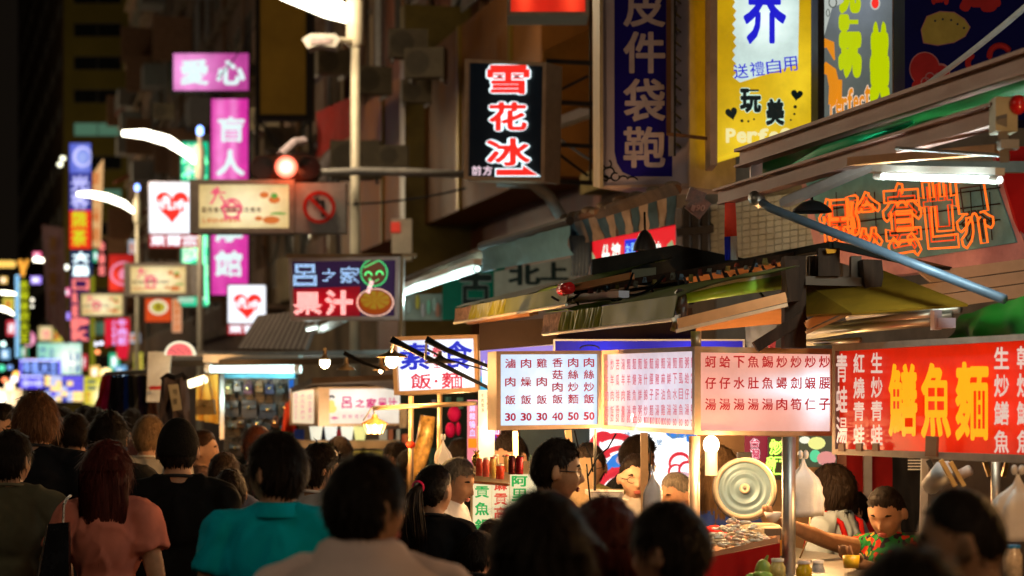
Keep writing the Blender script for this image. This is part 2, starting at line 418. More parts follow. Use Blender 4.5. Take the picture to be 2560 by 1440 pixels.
def ac_unit(loc, label, rz=0, s=1.0, name='air_conditioner', grp='air conditioners on the facades'):
    r = thing(name, label, 'air conditioner', loc, grp); M = Matrix.Rotation(rz, 3, 'Z'); c = Vector(loc)
    MB().box(c + Vector((0, 0, .3 * s)), (.75 * s, .34 * s, .55 * s), M=M).build('casing', mat('ac casing', (.13, .105, .07), .5), r)
    f = MB(); 
    for k in range(6): f.lathe(c + M @ Vector((-.12 * s, -.175 * s, .3 * s)), [((.03 + .035 * k) * s, 0), ((.045 + .035 * k) * s, 0)], 16, axis=M @ Vector((0, -1, 0)))
    f.build('grille', DARK, r); 
    for s_ in (-.3, .3): MB().bar(c + M @ Vector((s_ * s, 0, 0)), c + M @ Vector((s_ * s, .4 * s, 0)), .04).build('bracket', GREYP, r)
    return r
REDBR = mat('red brown tile wall', (.16, .045, .015), .45, 0, .35, 3.0, .1)
GREYW = mat('stained grey render', (.2, .14, .09), .85, 0, .5, 1.2, .2)
OLIVE = mat('olive render', (.2, .15, .06), .85, 0, .45, 1.0, .2)
PINKW = mat('pinkish grey render', (.22, .14, .1), .85, 0, .45, 1.5, .2)
WARMLIT = em('warm room behind curtain', (1, .6, .25), .12); GREENLIT = em('greenish lit room', (.3, .7, .45), .18)
yawn = math.atan2(NDIR.y, NDIR.x)
b1, P1, L1 = facade('corner_building', 'red brown tiled building behind the black shaved ice sign', 945, 1500, 7.0, 22, REDBR, 3.3, 3.6, 7.2, 1.5, 1.7, trim=None)
mb = MB(); mb.box(P1(L1 / 2, 5.7, .35), (.7, L1 - .1, 2.5), M=Matrix((-NDIR, -SDIR, Vector((0, 0, 1)))).transposed()); mb.build('fascia', mat('ochre brown cladding', (.20, .075, .015), .5, 0, .3, 2.0), b1)
for k in range(5): MB().box(P1(L1 * (k + .5) / 5, 5.7, .72), (.05, .09, 2.5), M=Matrix((-NDIR, -SDIR, Vector((0, 0, 1)))).transposed()).build('fascia_rib', mat('brass trim', (.3, .2, .03), .35, .6), b1)
MB().box(P1(L1 * .52, 3.9, .5), (1.0, .35, 7.6), M=Matrix((-NDIR, -SDIR, Vector((0, 0, 1)))).transposed()).build('pillar', mat('yellow olive tile', (.16, .11, .015), .4, 0, .3, 4), b1)
b2, P2, L2 = facade('apartment_block', 'stained grey block with balconies behind the street lamp pole', 640, 943, 7.3, 24, GREYW, 3.2, 2.6, 4.0, 1.6, 1.5, trim=PINKW, lit=(WARMLIT,))
for j in range(5):
    for i in range(4):
        s0 = L2 * (i + .15) / 4; zz = 4.2 + 3.2 * j; q = MB()
        q.box(P2(s0 + 1.2, zz + .5, .75), (.06, 2.4, .95), M=Matrix((-NDIR, -SDIR, Vector((0, 0, 1)))).transposed()); q.box(P2(s0 + 1.2, zz, .4), (.8, 2.4, .1), M=Matrix((-NDIR, -SDIR, Vector((0, 0, 1)))).transposed())
        q.build('balcony', PINKW if (i + j) % 2 else GREYW, b2)
b3, P3, L3 = facade('apartment_block', 'long cluttered grey facade in the distance behind the pink signs', 322, 638, 7.0, 30, PINKW, 3.2, 2.9, 4.0, 1.7, 1.5, trim=GREYW, lit=(WARMLIT, GREENLIT))
for k in range(46):
    s0 = rng.random() * L3; zz = 5 + rng.random() * 16; q = MB(); t = k % 3
    if t == 0: q.box(P3(s0, zz, .5), (1.0, 1.6, .9), M=Matrix((-NDIR, -SDIR, Vector((0, 0, 1)))).transposed())
    elif t == 1: q.box(P3(s0, zz, .7), (1.4, .15, 1.6), M=Matrix((-NDIR, -SDIR, Vector((0, 0, 1)))).transposed())
    else: q.slab([P3(s0, zz + .5, 0), P3(s0 + 2, zz + .5, 0), P3(s0 + 2, zz, 1.0), P3(s0, zz, 1.0)], .05)
    q.build(['window_cage', 'blank_sign', 'canopy'][t], [GREYP, mat('faded sign back', (.35, .2, .12), .7), mat('faded red canopy', (.3, .09, .06), .7)][t], b3)
facade('shop_building', 'dark building behind the blue leather goods sign', 1502, 1788, 6.6, 18, mat('dark brown render', (.13, .08, .05), .8, 0, .4, 2), 3.3, 2.4, 4.2, 1.4, 1.4, trim=OLIVE)
facade('shop_building', 'dark building behind the yellow and grey lit signs', 1790, 2700, 6.4, 16, mat('dim grey render', (.16, .13, .11), .8, 0, .4, 2), 3.3, 2.6, 4.2, 1.5, 1.4, trim=GREYW)
for bb, PP, LL, n_ in ((b1, P1, L1, 7), (b2, P2, L2, 9), (b3, P3, L3, 12)):
    for k in range(n_):
        s0 = LL * (k + .3 + .4 * rng.random()) / n_; z0 = 4 + rng.random() * 3
        MB().tube([PP(s0, z0, .12), PP(s0, z0 + 5 + rng.random() * 8, .12)], .05 + .04 * rng.random(), 6).build('drain_pipe', (GREYP, mat('rusty drain', (.16, .08, .04), .7), PINKW)[k % 3], bb)
        a, c = PP(s0, 5 + rng.random() * 9, .2), PP(min(LL, s0 + 4), 5 + rng.random() * 9, .2); MB().tube([a.lerp(c, t) - Vector((0, 0, .9 * 4 * t * (1 - t))) for t in np.linspace(0, 1, 9)], .022, 4).build('wire', CABLE, bb)
        q = MB(); x0 = LL * rng.random() * .9; zz = 7.5 + 3.2 * int(rng.random() * 3)
        for j in range(7): q.bar(PP(x0 + j * .25, zz, .28), PP(x0 + j * .25, zz + 1.6, .28), .03)
        for j in (0, .8, 1.6): q.bar(PP(x0, zz + j, .28), PP(x0 + 1.5, zz + j, .28), .03)
        q.build('window_grille', GREYP, bb)
for k, (x, y, d_) in enumerate(((668, 330, 34), (700, 380, 33), (930, 240, 28), (1065, 200, 26), (1020, 150, 27), (830, 190, 31), (560, 215, 44), (410, 300, 50))): ac_unit(W(x, y, d_), ['dusty', 'second dusty', 'lit', 'upper', 'topmost', 'half hidden', 'distant', 'farthest'][k] + ' air conditioner ' + ['left of the ochre billboard rack', 'under the ochre billboard', 'right of the lamp pole', 'between the pole and the black sign', 'high between the pole and the black sign', 'just left of the lamp pole', 'under the topmost pink sign', 'left of the green vertical sign'][k], .3 * (k % 3) - .2, .7)
# far end of the street, where it bends
d = 155; A = W(160, HY, d); A.z = 0
facade('tower_block', 'tall dark olive tower with wide black windows at the end of the street', 0, 0, 0, 52, mat('tower render', (.25, .19, .035), .85, 0, .2, .3), 2.57, 5.2, 1.1, 3.7, 1.05, A=A, L=5.2, u=Vector((1, 0, 0)), n=Vector((0, -1, 0)), depth=12, lit=(GREENLIT,), group=None)
A = W(45, HY, 240); A.z = 0; B = W(158, HY, 160); B.z = 0
facade('tower_block', 'dark brown block at the far left seen edge on, closing the street', 0, 0, 0, 60, mat('dark tower render', (.2, .13, .08), .85, 0, .3, .3), 4.2, 9, 3, 6.5, 1.6, A=A, L=(B - A).length, u=(B - A).normalized(), n=Vector((-1, -.2, 0)).normalized(), depth=14, group=None)
# building on the left side of the street, beyond the frame for the most part
facade('shop_row', 'row of shop buildings far off on the left side of the street', 0, 0, 0, 13, GREYW, 3.2, 3.0, 4.2, 1.6, 1.5, A=sp(-7.5, 75) , L=70, u=SDIR.copy(), n=NDIR.copy(), depth=8, lit=(WARMLIT, GREENLIT))

# ================================================================ street lamps, traffic light
LAMPW = em('lamp glass', (1, .93, .72), 7.0, samp=False)
CREAMP = mat('cream pole paint', (.62, .57, .45), .45, .1, .15, 10)
def street_lamp(px, d, label, blades, cap=True, wpx=14, top=2.6, power=300, far=False):
    base = W(px, HY, d); base.z = 0; r = thing('street_lamp', label, 'street lamp', base, 'street lamps along the kerb')
    rad = wpx / 2 * d / F; zt = CZ + (HY - blades[0][0][1]) * d / F
    MB().tube([base, base + Vector((0, 0, zt * .45)), base + Vector((0, 0, zt + .5))], [rad * 1.2, rad, rad * .8], 12).build('pole', CREAMP, r, smooth=True)
    MB().lathe(base + Vector((0, 0, zt - .25)), [(rad, 0), (rad * 1.7, .04), (rad * 1.7, .5), (rad, .6)], 14).build('collar', CREAMP, r, smooth=True)
    for q in blades:
        P = [W(x, y, d) for x, y, _ in q]; rs = [t * d / F for _, _, t in q]
        arm = MB(); n = 10; vs = []; fs = []
        # tapering blade, flat below, rounded above
        arm.tube(P, rs, 10); o = arm.build('lamp_arm', LAMPW, r, smooth=True)
    if cap: MB().lathe(base + Vector((0, 0, zt + .5)), [(0, 0), (.055, .02), (.06, .1), (.04, .15), (0, .17)], 10).build('marker_light', em('blue marker', (.2, .35, 1), 5), r)
    c = (W(blades[0][-1][0], blades[0][-1][1], d) + W(blades[0][0][0], blades[0][0][1], d)) / 2
    lamp('POINT', c + Vector((-.3, -1.2, .1)), power * .8, (1, .76, .46), .45, r)
    return r
l1 = street_lamp(888, 22, 'tall cream street lamp with two lit blades above the red traffic light', [[(884, 62, 12), (865, 30, 16), (800, -12, 22), (680, -52, 12)], [(884, 85, 8), (872, 50, 10), (815, 32, 13), (700, -8, 6)]], False, 27, power=420)
street_lamp(500, 34, 'street lamp with one curved lit arm beside the magenta sign', [[(497, 412, 5), (470, 385, 10), (420, 352, 13), (360, 335, 12), (306, 333, 7)]], wpx=15, power=350)
street_lamp(343, 46, 'street lamp with one curved lit arm beside the red heart sign', [[(338, 532, 4), (310, 510, 8), (270, 494, 9), (230, 486, 8), (193, 484, 4)]], wpx=11, power=350)
street_lamp(62, 78, 'small far street lamp, lower of the two left of the blue light strip', [[(34, 786, 2), (22, 778, 4), (8, 772, 5), (-15, 770, 4)]], wpx=5, power=250, cap=False)
street_lamp(66, 92, 'small far street lamp, upper of the two left of the blue light strip', [[(40, 735, 2), (26, 733, 3.5), (12, 732, 4), (0, 731, 3)]], wpx=4, power=250, cap=False)
street_lamp(130, 104, 'faint far street lamp just above the grey hanging banner', [[(116, 652, 3), (100, 650, 5), (84, 649, 4)]], wpx=4, power=250, cap=False)
# the same row goes on unseen behind the viewer, added to light the crowd's backs
for k, (t, lab) in enumerate([(-3, 'unseen street lamp added on the kerb just behind the viewer'), (-15, 'unseen street lamp added further behind the viewer')]):
    base = sp(3.9, t); r = thing('street_lamp', lab, 'street lamp', base, 'street lamps along the kerb')
    MB().tube([base, base + Vector((0, 0, 6.2))], [.09, .06], 12).build('pole', CREAMP, r, smooth=True)
    MB().tube([base + Vector((0, 0, 6)), base + Vector((-.8, 0, 6.5)), base + Vector((-2, 0, 6.6))], [.05, .12, .07], 10).build('lamp_arm', LAMPW, r, smooth=True)
    lamp('POINT', base + Vector((-1.4, 0, 6.1)), 230, (1, .80, .58), .45, r)
for k, t in enumerate((6, 22, 38, 54)):  # lamps added out of view to brighten the facades
    base = sp(-6.5, t); r = thing('street_lamp', ['nearest', 'second', 'third', 'fourth'][k] + ' unseen street lamp added on the opposite kerb, outside the picture at left', 'street lamp', base, 'street lamps along the kerb')
    MB().tube([base, base + Vector((0, 0, 6.2))], [.09, .06], 12).build('pole', CREAMP, r, smooth=True)
    MB().tube([base + Vector((0, 0, 6)), base + Vector((.8, 0, 6.5)), base + Vector((2, 0, 6.6))], [.05, .12, .07], 10).build('lamp_arm', LAMPW, r, smooth=True)
    lamp('POINT', base + Vector((1.4, 0, 6.1)), 130 if k == 0 else 300 if k == 1 else 450, (1, .78, .5), .45, r)
for k, t in enumerate((112, 150)):  # unseen lamp posts added to light the towers at the street's end
    base = sp(-7, t); r = thing('street_lamp', ['nearer', 'farther'][k] + ' unseen tall lamp post added at the far end of the street, outside the picture at left', 'street lamp', base, 'street lamps along the kerb')
    MB().tube([base, base + Vector((0, 0, 11))], [.14, .08], 12).build('pole', CREAMP, r, smooth=True)
    MB().tube([base + Vector((0, 0, 11)), base + Vector((1, 0, 11.6)), base + Vector((3, 0, 11.7))], [.07, .16, .1], 10).build('lamp_arm', LAMPW, r, smooth=True)
    lamp('POINT', base + Vector((2.4, -.4, 11)), (3000, 900)[k], (1, .8, .5), .6, r)
# floodlight and conduit on the first lamp
c = W(802, 103, 21.9); r = thing('floodlight', 'unlit grey floodlight bracketed to the tall lamp pole', 'floodlight', c)
MB().prism(face(21.7), [(755, 98), (775, 84), (838, 84), (852, 98), (838, 118), (800, 112), (768, 121)], .3).build('housing', GREYP, r)
MB().tube([W(840, 100, 21.8), W(884, 103, 21.95)], .035, 8).build('bracket', CREAMP, r)
MB().prism(face(21.68), [(770, 95), (830, 95), (826, 108), (776, 110)], .02).build('glass', mat('dull glass', (.25, .2, .22), .15, 0, .3, 20), r)
c = W(715, 417, 21.3); pl = face(21.3); r = thing('traffic_light', 'horizontal traffic light with a glowing red lamp on its mast arm', 'traffic light', c)
MB().prism(pl, rrect(626, 388, 800, 452, 28), .22).build('housing', mat('dark red brown housing', (.05, .02, .012), .5), r)
MB().prism(pl, circ(715, 417, 28, n=30), .02, .03).build('red_lamp', em('red traffic lamp', (1, .12, .04), 1.6, hot=([(.5, .5, .34, .34)], 3.0, (1, .62, .48))), r)
for x in (656, 772): MB().ring(pl, circ(x, 418, 29, n=24), circ(x, 418, 25, n=24), .12, .06).prism(pl, circ(x, 418, 24, n=24), .02, .01).build('dark_lamp', mat('dark lens', (.03, .012, .01), .2), r)
q = MB(); a = circ(715, 417, 32, n=20, a0=0, a1=180)
for i in range(len(a) - 1):
    v = list(pl.hit([a[i], a[i + 1]], .02)) + list(pl.hit([a[i + 1], a[i]], .2)); q.add(v, [(0, 1, 2, 3)])
q.build('hood', mat('dark red brown housing'), r)
MB().tube([W(700, 388, 21.4), W(735, 355, 21.8), W(760, 352, 22)], .045, 8).build('bracket', mat('pinkish grey arm', (.5, .42, .48), .4), r)
lamp('POINT', W(715, 417, 21.0), 8, (1, .15, .05), .1, r)
solo(MB().tube([W(640, 436, 21.6), W(890, 428, 21.8), W(1010, 430, 21.9), W(1165, 436, 21.9)], [.03, .045, .05, .04], 10), 'mast_arm', GREYP, 'long grey horizontal arm from the lamp pole to the black sign', 'mast arm', smooth=True)
# ================================================================ signs further down the street
T = lambda **k: k
WH = em('white lit acrylic', (.86, .93, 1), 1.15, samp=True); WHT = em('white lit lettering', (.88, .97, 1), 1.5)
REDL = em('red lit print', (1, .03, .02), .95)
def text_sign(name, label, d, outer, frame, fmat, pmat, chars, lm, off=.04, **k):
    pl = face(d) if not isinstance(d, PL) else d
    r = sign(name, label, pl, outer, frame, fmat, pmat, **k); mb = MB()
    for ch, bx in chars: letters(mb, pl, ch, bx, off)
    mb.build('lettering', lm, r); return r, pl
MAG = em('purple pink acrylic', (.6, .06, .38), .85, hot=([(.2, .5, .4, .8)], 1.35, (.95, .36, .78)), samp=True)
MAG2 = em('magenta acrylic', (.78, .03, .42), .92, hot=([(.25, .7, .16, .5), (.6, .8, .12, .4)], 1.2, (.95, .26, .68)), samp=True)
text_sign('vertical_sign', 'wide purple pink sign reading 愛心, topmost of the pink signs', 38, rect(430, 130, 624, 229), 3, DARK, MAG, [('愛', (452, 150, 520, 211)), ('心', (542, 152, 611, 211))], em('pale mint lettering', (.75, 1, .98), 1.0), .05)
pl = face(38.2)
text_sign('vertical_sign', 'tall magenta vertical sign reading 盲人按摩館', pl, rect(525, 244, 623, 740), 3, DARK, MAG2, [('盲', (546, 293, 610, 354)), ('人', (542, 375, 610, 438)), ('按', (543, 460, 608, 525)), ('摩', (540, 540, 606, 604)), ('館', (538, 628, 604, 690))], em('pale mint lettering'), .05)
GRN = em('teal green acrylic', (.0, .6, .3), 1.0)
r, _ = text_sign('vertical_sign', 'green vertical sign with pale marks behind the lamp arm', 44, rect(450, 352, 523, 768), 3, GREYP, GRN, [], WHT)
mb = MB()
for bx, ch in (((458, 362, 500, 408), '茶'), ((462, 412, 506, 446), '行'), ((455, 600, 500, 655), '飲'), ((505, 590, 519, 620), '冰'), ((505, 640, 519, 690), '品'), ((505, 700, 519, 750), '店')): letters(mb, face(43.9), ch, bx, .05)
mb.build('lettering', em('pale green lettering', (.75, 1, .7), 1.3), r)
for q_ in ([(456, 408), (470, 385), (490, 398), (508, 380), (516, 410)], [(455, 440), (480, 430), (515, 442)], [(458, 660), (500, 640), (480, 600)], [(514, 560), (510, 640), (518, 760)]): MB().tube(list(face(43.7).hit(q_)), .035, 6).build('neon_tube', em('spring green neon', (.2, 1, .45), 2.2), r)
HW = em('heart sign white', (.9, .93, 1), 1.3, samp=True)
for i, (d, q, hc, st, lab) in enumerate(((33, (372, 455, 480, 584), (430, 513, 84, 82), (373, 586, 492, 618), 'white square sign with a red heart beside the framed food sign'), (31, (569, 712, 665, 809), (618, 762, 72, 66), (569, 811, 640, 836), 'white square sign with a red heart above the striped awning'))):
    pl = face(d); r = sign('heart_sign', lab, pl, rrect(q[0], q[1], q[2], q[3], 5), 0, None, HW, group='convenience store heart signs')
    MB().ring(pl, rrect(q[0] - 2, q[1] - 2, q[2] + 2, q[3] + 2, 6), rrect(q[0] + 1, q[1] + 1, q[2] - 1, q[3] - 1, 5), .1, .006).build('frame', mat('lavender frame', (.6, .55, .7), .5), r)
    MB().prism(pl, heart(hc[0], hc[1], hc[2], hc[3]), .004, .008).build('heart', REDL, r)
    mb = MB()
    for ch, fx in zip('Hi Life', (.02, .2, .3, .38, .56, .68, .84)):
        if ch != ' ':
            wd = {'i': .09, 'L': .16}.get(ch, .15); letters(mb, pl, ch, (hc[0] - hc[2] * .5 + hc[2] * fx, hc[1] - hc[3] * (.16 if ch in 'HLlf' else .08), hc[0] - hc[2] * .5 + hc[2] * (fx + wd), hc[1] + hc[3] * .12), .07, .014)
    mb.prism(pl, circ(hc[0] - hc[2] * .18, hc[1] - hc[3] * .18, hc[2] * .1, n=12), .002, .013); mb.prism(pl, circ(hc[0] + hc[2] * .26, hc[1] + hc[3] * .26, hc[2] * .05, n=10), .002, .013); mb.build('lettering', HW, r)
    MB().prism(pl, rect(*st), .1).build('name_strip', em('red strip', (.75, .03, .05), .6), r)
    mb = MB(); w3 = (st[2] - st[0]) / 3 if i == 0 else 36
    for k, ch in enumerate('萊爾富'):
        bx = (st[0] + 4 + w3 * k, st[1] + 3, st[0] + w3 * (k + 1), st[3] - 4)
        if bx[2] < st[2] + 6: letters(mb, pl, ch, bx, .05, .01)
    mb.build('lettering', HW, r)
# framed food-street boxes hung on the lamp poles
def food_box(d, fr, inn, plate, label, no_turn):
    pl = face(d); c = Vector(pl.hit(fr).mean(0)); r = thing('banner_box', label, 'lightbox', c, 'framed night market boxes on the lamp poles')
    MB().ring(pl, fr, inn, .22, .02).build('frame', mat('grey brown box frame', (.36, .31, .27), .5, .1, .2, 12), r)
    s = (inn[1][0] - inn[0][0]) / 230; X = lambda x: inn[0][0] + (x - 497) * s; Y = lambda y: inn[0][1] + (y - 461) * s
    MB().prism(pl, inn, .15, -.01).build('panel', em('cream lit paper', (.9, .62, .22), .75, hot=([(.5, .5, .4, .6)], 1.5, (1, .9, .55)), samp=True), r)
    mb = MB()
    letters(mb, pl, '六', (X(526), Y(467), X(566), Y(512)), .03); letters(mb, pl, '合', (X(552), Y(497), X(610), Y(553)), .03)
    mb.ring(pl, circ(X(582), Y(522), 26 * s, n=20), circ(X(582), Y(522), 21 * s, n=20), .002, .006); mb.prism(pl, circ(X(540), Y(480), 9 * s, n=12), .002, .005)
    mb.build('emblem', em('pink brush print', (.9, .12, .2), .9), r)
    mb = MB()
    for k, ch in enumerate('觀光夜市國際觀光夜市'): letters(mb, pl, ch, (X(504 + k * 15.5), Y(519), X(517 + k * 15.5), Y(533)), .04)
    mb.build('lettering', em('dark brown print', (.2, .06, .01), .4), r)
    mb = MB()
    for k in range(9): letters(mb, pl, 'LiuheNight'[k], (X(508 + k * 11), Y(548), X(516 + k * 11), Y(558)), .03)
    OR_ = em('orange red print', (.75, .2, .04), .8); mb.build('lettering', OR_, r)
    for (x, y, a, b_) in ((664, 488, 12, 8), (690, 500, 15, 10), (682, 552, 22, 10), (650, 548, 10, 6)): MB().prism(pl, circ(X(x), Y(y), a * s, b_ * s, n=14), .002, .007).build('food_picture', OR_, r)
    mb = MB(); mb.prism(pl, circ(X(690), Y(490), 9 * s, 7 * s, n=12), .002, .011).prism(pl, circ(X(700), Y(538), 22 * s, 6 * s, n=12, a0=0, a1=180), .002, .011); mb.build('food_garnish', em('green print', (.15, .5, .08), .6), r)
    if plate: 
        MB().prism(pl, plate, .2, .0).build('side_plate', mat('grey plate', (.42, .38, .36), .5, .1, .2, 9), r)
        if not no_turn: MB().ring(pl, plate, inset(plate, 5), .24, .006).build('side_plate_frame', mat('grey brown box frame'), r)
    return r, pl
food_box(21.2, rect(474, 449, 736, 583), rect(497, 461, 722, 570), rect(738, 457, 864, 582), 'large framed box reading 六合 with a no left turn sign beside it', True)
food_box(36, rect(310, 657, 471, 741), rect(326, 666, 464, 732), rect(473, 660, 506, 740), 'second framed box reading 六合, half the size, lower and further off', False)
food_box(50, rect(198, 732, 313, 792), rect(204, 736, 306, 788), None, 'third framed box reading 六合, faint, beside the pink letter sign', False)
pl = face(21.18); c = Vector(pl.hit([(798, 519)])[0]); r = thing('no_left_turn_sign', 'round no left turn sign with a red ring on a grey plate', 'road sign', c)
MB().prism(pl, circ(798, 518, 40, n=36), .01, .02).build('disc', mat('reflective white disc', (.62, .6, .6), .5), r)
MB().ring(pl, circ(798, 518, 41, n=36), circ(798, 518, 32, n=36), .006, .028).prism(pl, [(772, 498), (778, 491), (826, 540), (820, 546)], .003, .036).build('ring', mat('red reflective film', (.6, .03, .02), .5), r)
MB().prism(pl, [(778, 505), (796, 490), (796, 500), (812, 500), (812, 543), (803, 543), (803, 510), (796, 510), (796, 520)], .003, .032).build('arrow', BLACKM, r)

# far left cluster
d = 60; pl = face(d)
r = sign('vertical_sign', 'tall blue and red vertical sign far off with a pink swoosh on top', pl, rect(172, 356, 229, 624), 2, DARK, None)
MB().prism(pl, rect(174, 358, 227, 432), .1).build('panel', em('blue white acrylic', (.12, .16, .85), .8, hot=([(.6, .5, .4, .4)], 1.3, (.4, .5, 1)), samp=True), r)
MB().prism(pl, rect(174, 432, 227, 526), .1).build('panel', em('indigo acrylic', (.05, .06, .4), .7), r)
MB().prism(pl, rect(174, 526, 227, 622), .1).build('panel', em('hot red acrylic', (.95, .04, .01), .9, samp=True), r)
mb = MB()
for ch, y in zip('熊茶', (528, 574)): letters(mb, pl, ch, (180, y, 216, y + 40), .05)
mb.build('lettering', em('yellow green lettering', (.75, .75, .02), .9), r)
mb = MB()
for ch, y in zip('光客', (440, 482)): letters(mb, pl, ch, (178, y, 222, y + 38), .05)
mb.ring(pl, circ(206, 392, 24, 26, n=20), circ(208, 392, 18, 20, n=20), .002, .006)
mb.build('lettering', em('pale violet lettering', (.55, .55, 1), 1.2), r)
pl = face(62); r = sign('slanted_sign', 'thin slanted orange and yellow sign right of the tall blue sign', pl, [(222, 450), (257, 398), (250, 618), (226, 618)], 0, None, em('peach acrylic', (.9, .5, .2), .8))
mb = MB()
for y, ch in ((430, '鮮'), (470, '魚'), (520, '湯'), (570, '鍋')): letters(mb, pl, ch, (228, y, 248, y + 34), .04)
mb.build('lettering', em('orange red print'), r)
pl = face(58); r = sign('vertical_sign', 'navy and violet sign with white 大鵬 over pink letters ending in PK', pl, rect(175, 626, 229, 853), 0, None, None)
MB().prism(pl, rect(177, 627, 229, 692), .1).build('panel', em('navy acrylic', (.01, .05, .16), .6), r)
MB().prism(pl, rect(175, 692, 222, 853), .1).build('panel', em('violet acrylic', (.08, .01, .14), .5), r)
mb = MB(); letters(mb, pl, '大', (183, 631, 221, 656), .07); letters(mb, pl, '鵬', (183, 663, 221, 689), .07); mb.build('lettering', em('bright white lettering', (.8, .97, 1), 2.0), r)
mb = MB()
for ch, bx in (('口', (183, 698, 221, 724)), ('R', (182, 733, 194, 757)), ('E', (182, 765, 194, 790)), ('P', (182, 797, 219, 823)), ('K', (182, 827, 219, 850))): letters(mb, pl, ch, bx, .09)
mb.build('lettering', em('coral neon lettering', (1, .22, .2), 1.1), r)
pl = face(57); mb = MB()
for i, (a, b_) in enumerate(((690, 760), (762, 800), (802, 845), (850, 915))): mb.prism(pl, rect(225, a, 236, b_), .08)
solo(mb, 'light_strip', em('yellow green strip', (.3, .3, .01), .55), 'thin yellow green light strip right of the pink PK letters', 'light strip')
pl = face(64); r = sign('vertical_sign', 'small coral neon lettering on a thin dark board above the red round sign', pl, rect(243, 598, 266, 692), 0, None, mat('dim board', (.03, .02, .02)))
mb = MB(); column(mb, pl, '牛排館', 247, 262, ((604, 632), (636, 660), (665, 688)), .08); mb.build('lettering', em('coral neon lettering'), r)
pl = face(56); r = sign('square_sign', 'red sign with a pink ring logo under the coral neon lettering', pl, rect(270, 634, 336, 730), 2, DARK, em('deep red acrylic', (.6, .01, .01), .7, hot=([(.15, .3, .4, .5)], 1.6, (1, .05, .02)), samp=True))
MB().ring(pl, circ(308, 684, 33, 30), circ(308, 684, 27, 24), .002, .006).prism(pl, [(296, 684), (306, 670), (320, 676), (316, 696), (300, 700)], .002, .006).build('emblem', em('pink print', (.95, .3, .45), .9), r)
pl = face(70); mb = MB(); 
for k in range(34): mb.prism(pl, rect(38, 688 + k * 6.1, 47, 691.5 + k * 6.1), .08)
solo(mb, 'light_strip', em('icy blue strip', (.3, .65, 1), 1.6), 'tall icy blue striped light strip at the far left', 'light strip')
pl = face(71); r = sign('vertical_sign', 'yellow green neon characters in a column right of the icy blue strip', pl, rect(46, 692, 75, 862), 0, None, mat('dim board'))
mb = MB(); column(mb, pl, '水果冰店大王', 48, 72, spread('水果冰店大王', 700, 855), .07); mb.build('lettering', em('yellow neon lettering', (.6, .65, .01), .9), r)
pl = face(85); mb = MB(); mb.prism(pl, [(43, 652), (53, 648), (58, 664), (64, 650), (72, 648), (62, 675), (60, 690), (52, 690), (51, 672)], .1); solo(mb, 'neon_figure', em('orange neon', (1, .42, .05), 1.2), 'orange forked neon shape above the icy blue strip', 'neon light')
solo(MB().prism(face(95), rrect(-20, 652, 37, 668, 6), .2), 'lit_fascia', em('amber fascia', (1, .6, .12), 1.3), 'amber lit strip at the very left edge under the dark block', 'lit fascia')
pl = face(66); r = sign('framed_sign', 'blue framed sign reading 牛乳大王 low at the far left', pl, rect(50, 898, 151, 943), 4, em('blue bead frame', (.18, .16, .95), 1.6), em('dark blue panel', (.03, .03, .18), .6))
mb = MB()
for k, ch in enumerate('牛乳大王'): letters(mb, pl, ch, (58 + k * 22, 906, 77 + k * 22, 936), .05)
mb.build('lettering', em('sky blue lettering', (.25, .4, 1), 1.4), r)
q = MB()
for k in range(25):
    dot(q, pl, 52 + k * 4, 901, 1.6, .02); dot(q, pl, 52 + k * 4, 941, 1.6, .02)
o = q.build('bead', em('white bead', (.7, .75, 1), 3), r); o['kind'] = 'stuff'
pl = face(65); r = sign('small_sign', 'small blue glowing sign with pale discs under the framed blue sign', pl, rrect(49, 946, 111, 971, 4), 0, None, em('electric blue', (.12, .08, .95), 1.1))
MB().prism(pl, circ(64, 958, 9, n=14), .01, .01).prism(pl, circ(98, 958, 9, n=14), .01, .01).prism(pl, rect(70, 954, 92, 962), .01, .01).build('emblem', em('pale violet lettering'), r)
pl = face(72); r = sign('lit_shop', 'bright green white lit shop front beyond the blue framed sign', pl, rect(92, 856, 205, 944), 2, WHITEP, em('green white acrylic', (.35, .8, .6), 1.0, hot=([(.75, .5, .35, .5)], 1.5, (1, 1, .9)), samp=True))
mb = MB(); column(mb, pl, '冷飲', 96, 116, ((866, 884), (888, 906)), .04); column(mb, pl, '店', 122, 136, ((870, 900),), .04); column(mb, pl, '果汁', 172, 182, ((880, 905), (910, 935)), .05); column(mb, pl, '鮮榨', 188, 200, ((880, 905), (910, 935)), .05); mb.build('lettering', em('blue grey print', (.15, .35, .6), .7), r)
pl = face(60); r = thing('display_case', 'purple and blue lit display case below the green white shop front', 'display case', Vector(pl.hit([(160, 965)])[0])); k = 0
cols = [em('case violet', (.16, .12, .9), 1.0), em('case white', (.6, .65, 1), 1.1), em('case deep blue', (.06, .08, .6), .9), em('case amber', (1, .7, .25), 1.5)]
for i in range(7):
    for j in range(5):
        x, y = 112 + i * 14, 940 + j * 13; MB().prism(pl, rect(x, y, x + 12, y + 11), .15, .02 * ((i * 3 + j) % 3)).build('shelf_light', cols[int(rng.integers(0, 4)) if i < 5 else 3 if j > 2 else 0], r)
MB().prism(pl, rect(108, 936, 212, 1010), .1, -.2).build('cabinet', DARK, r)
pl = face(52); r = sign('poster', 'yellow lit poster with dark oval pictures behind the clothes rack', pl, [(208, 940), (286, 944), (262, 1018), (208, 1012)], 2, WHITEP, em('yellow lit poster', (.85, .75, .03), .95, hot=([(.6, .3, .3, .4)], 1.7, (1, .85, .6)), samp=True))
mb = MB()
for (x, y) in ((228, 954), (229, 970)): mb.prism(pl, circ(x, y, 13, 5, n=14), .002, .006)
mb.build('picture', em('grey oval print', (.2, .28, .2), .6), r)
mb = MB(); column(mb, pl, '果汁', 214, 226, ((980, 992), (995, 1007)), .04); mb.build('lettering', em('orange red print'), r)
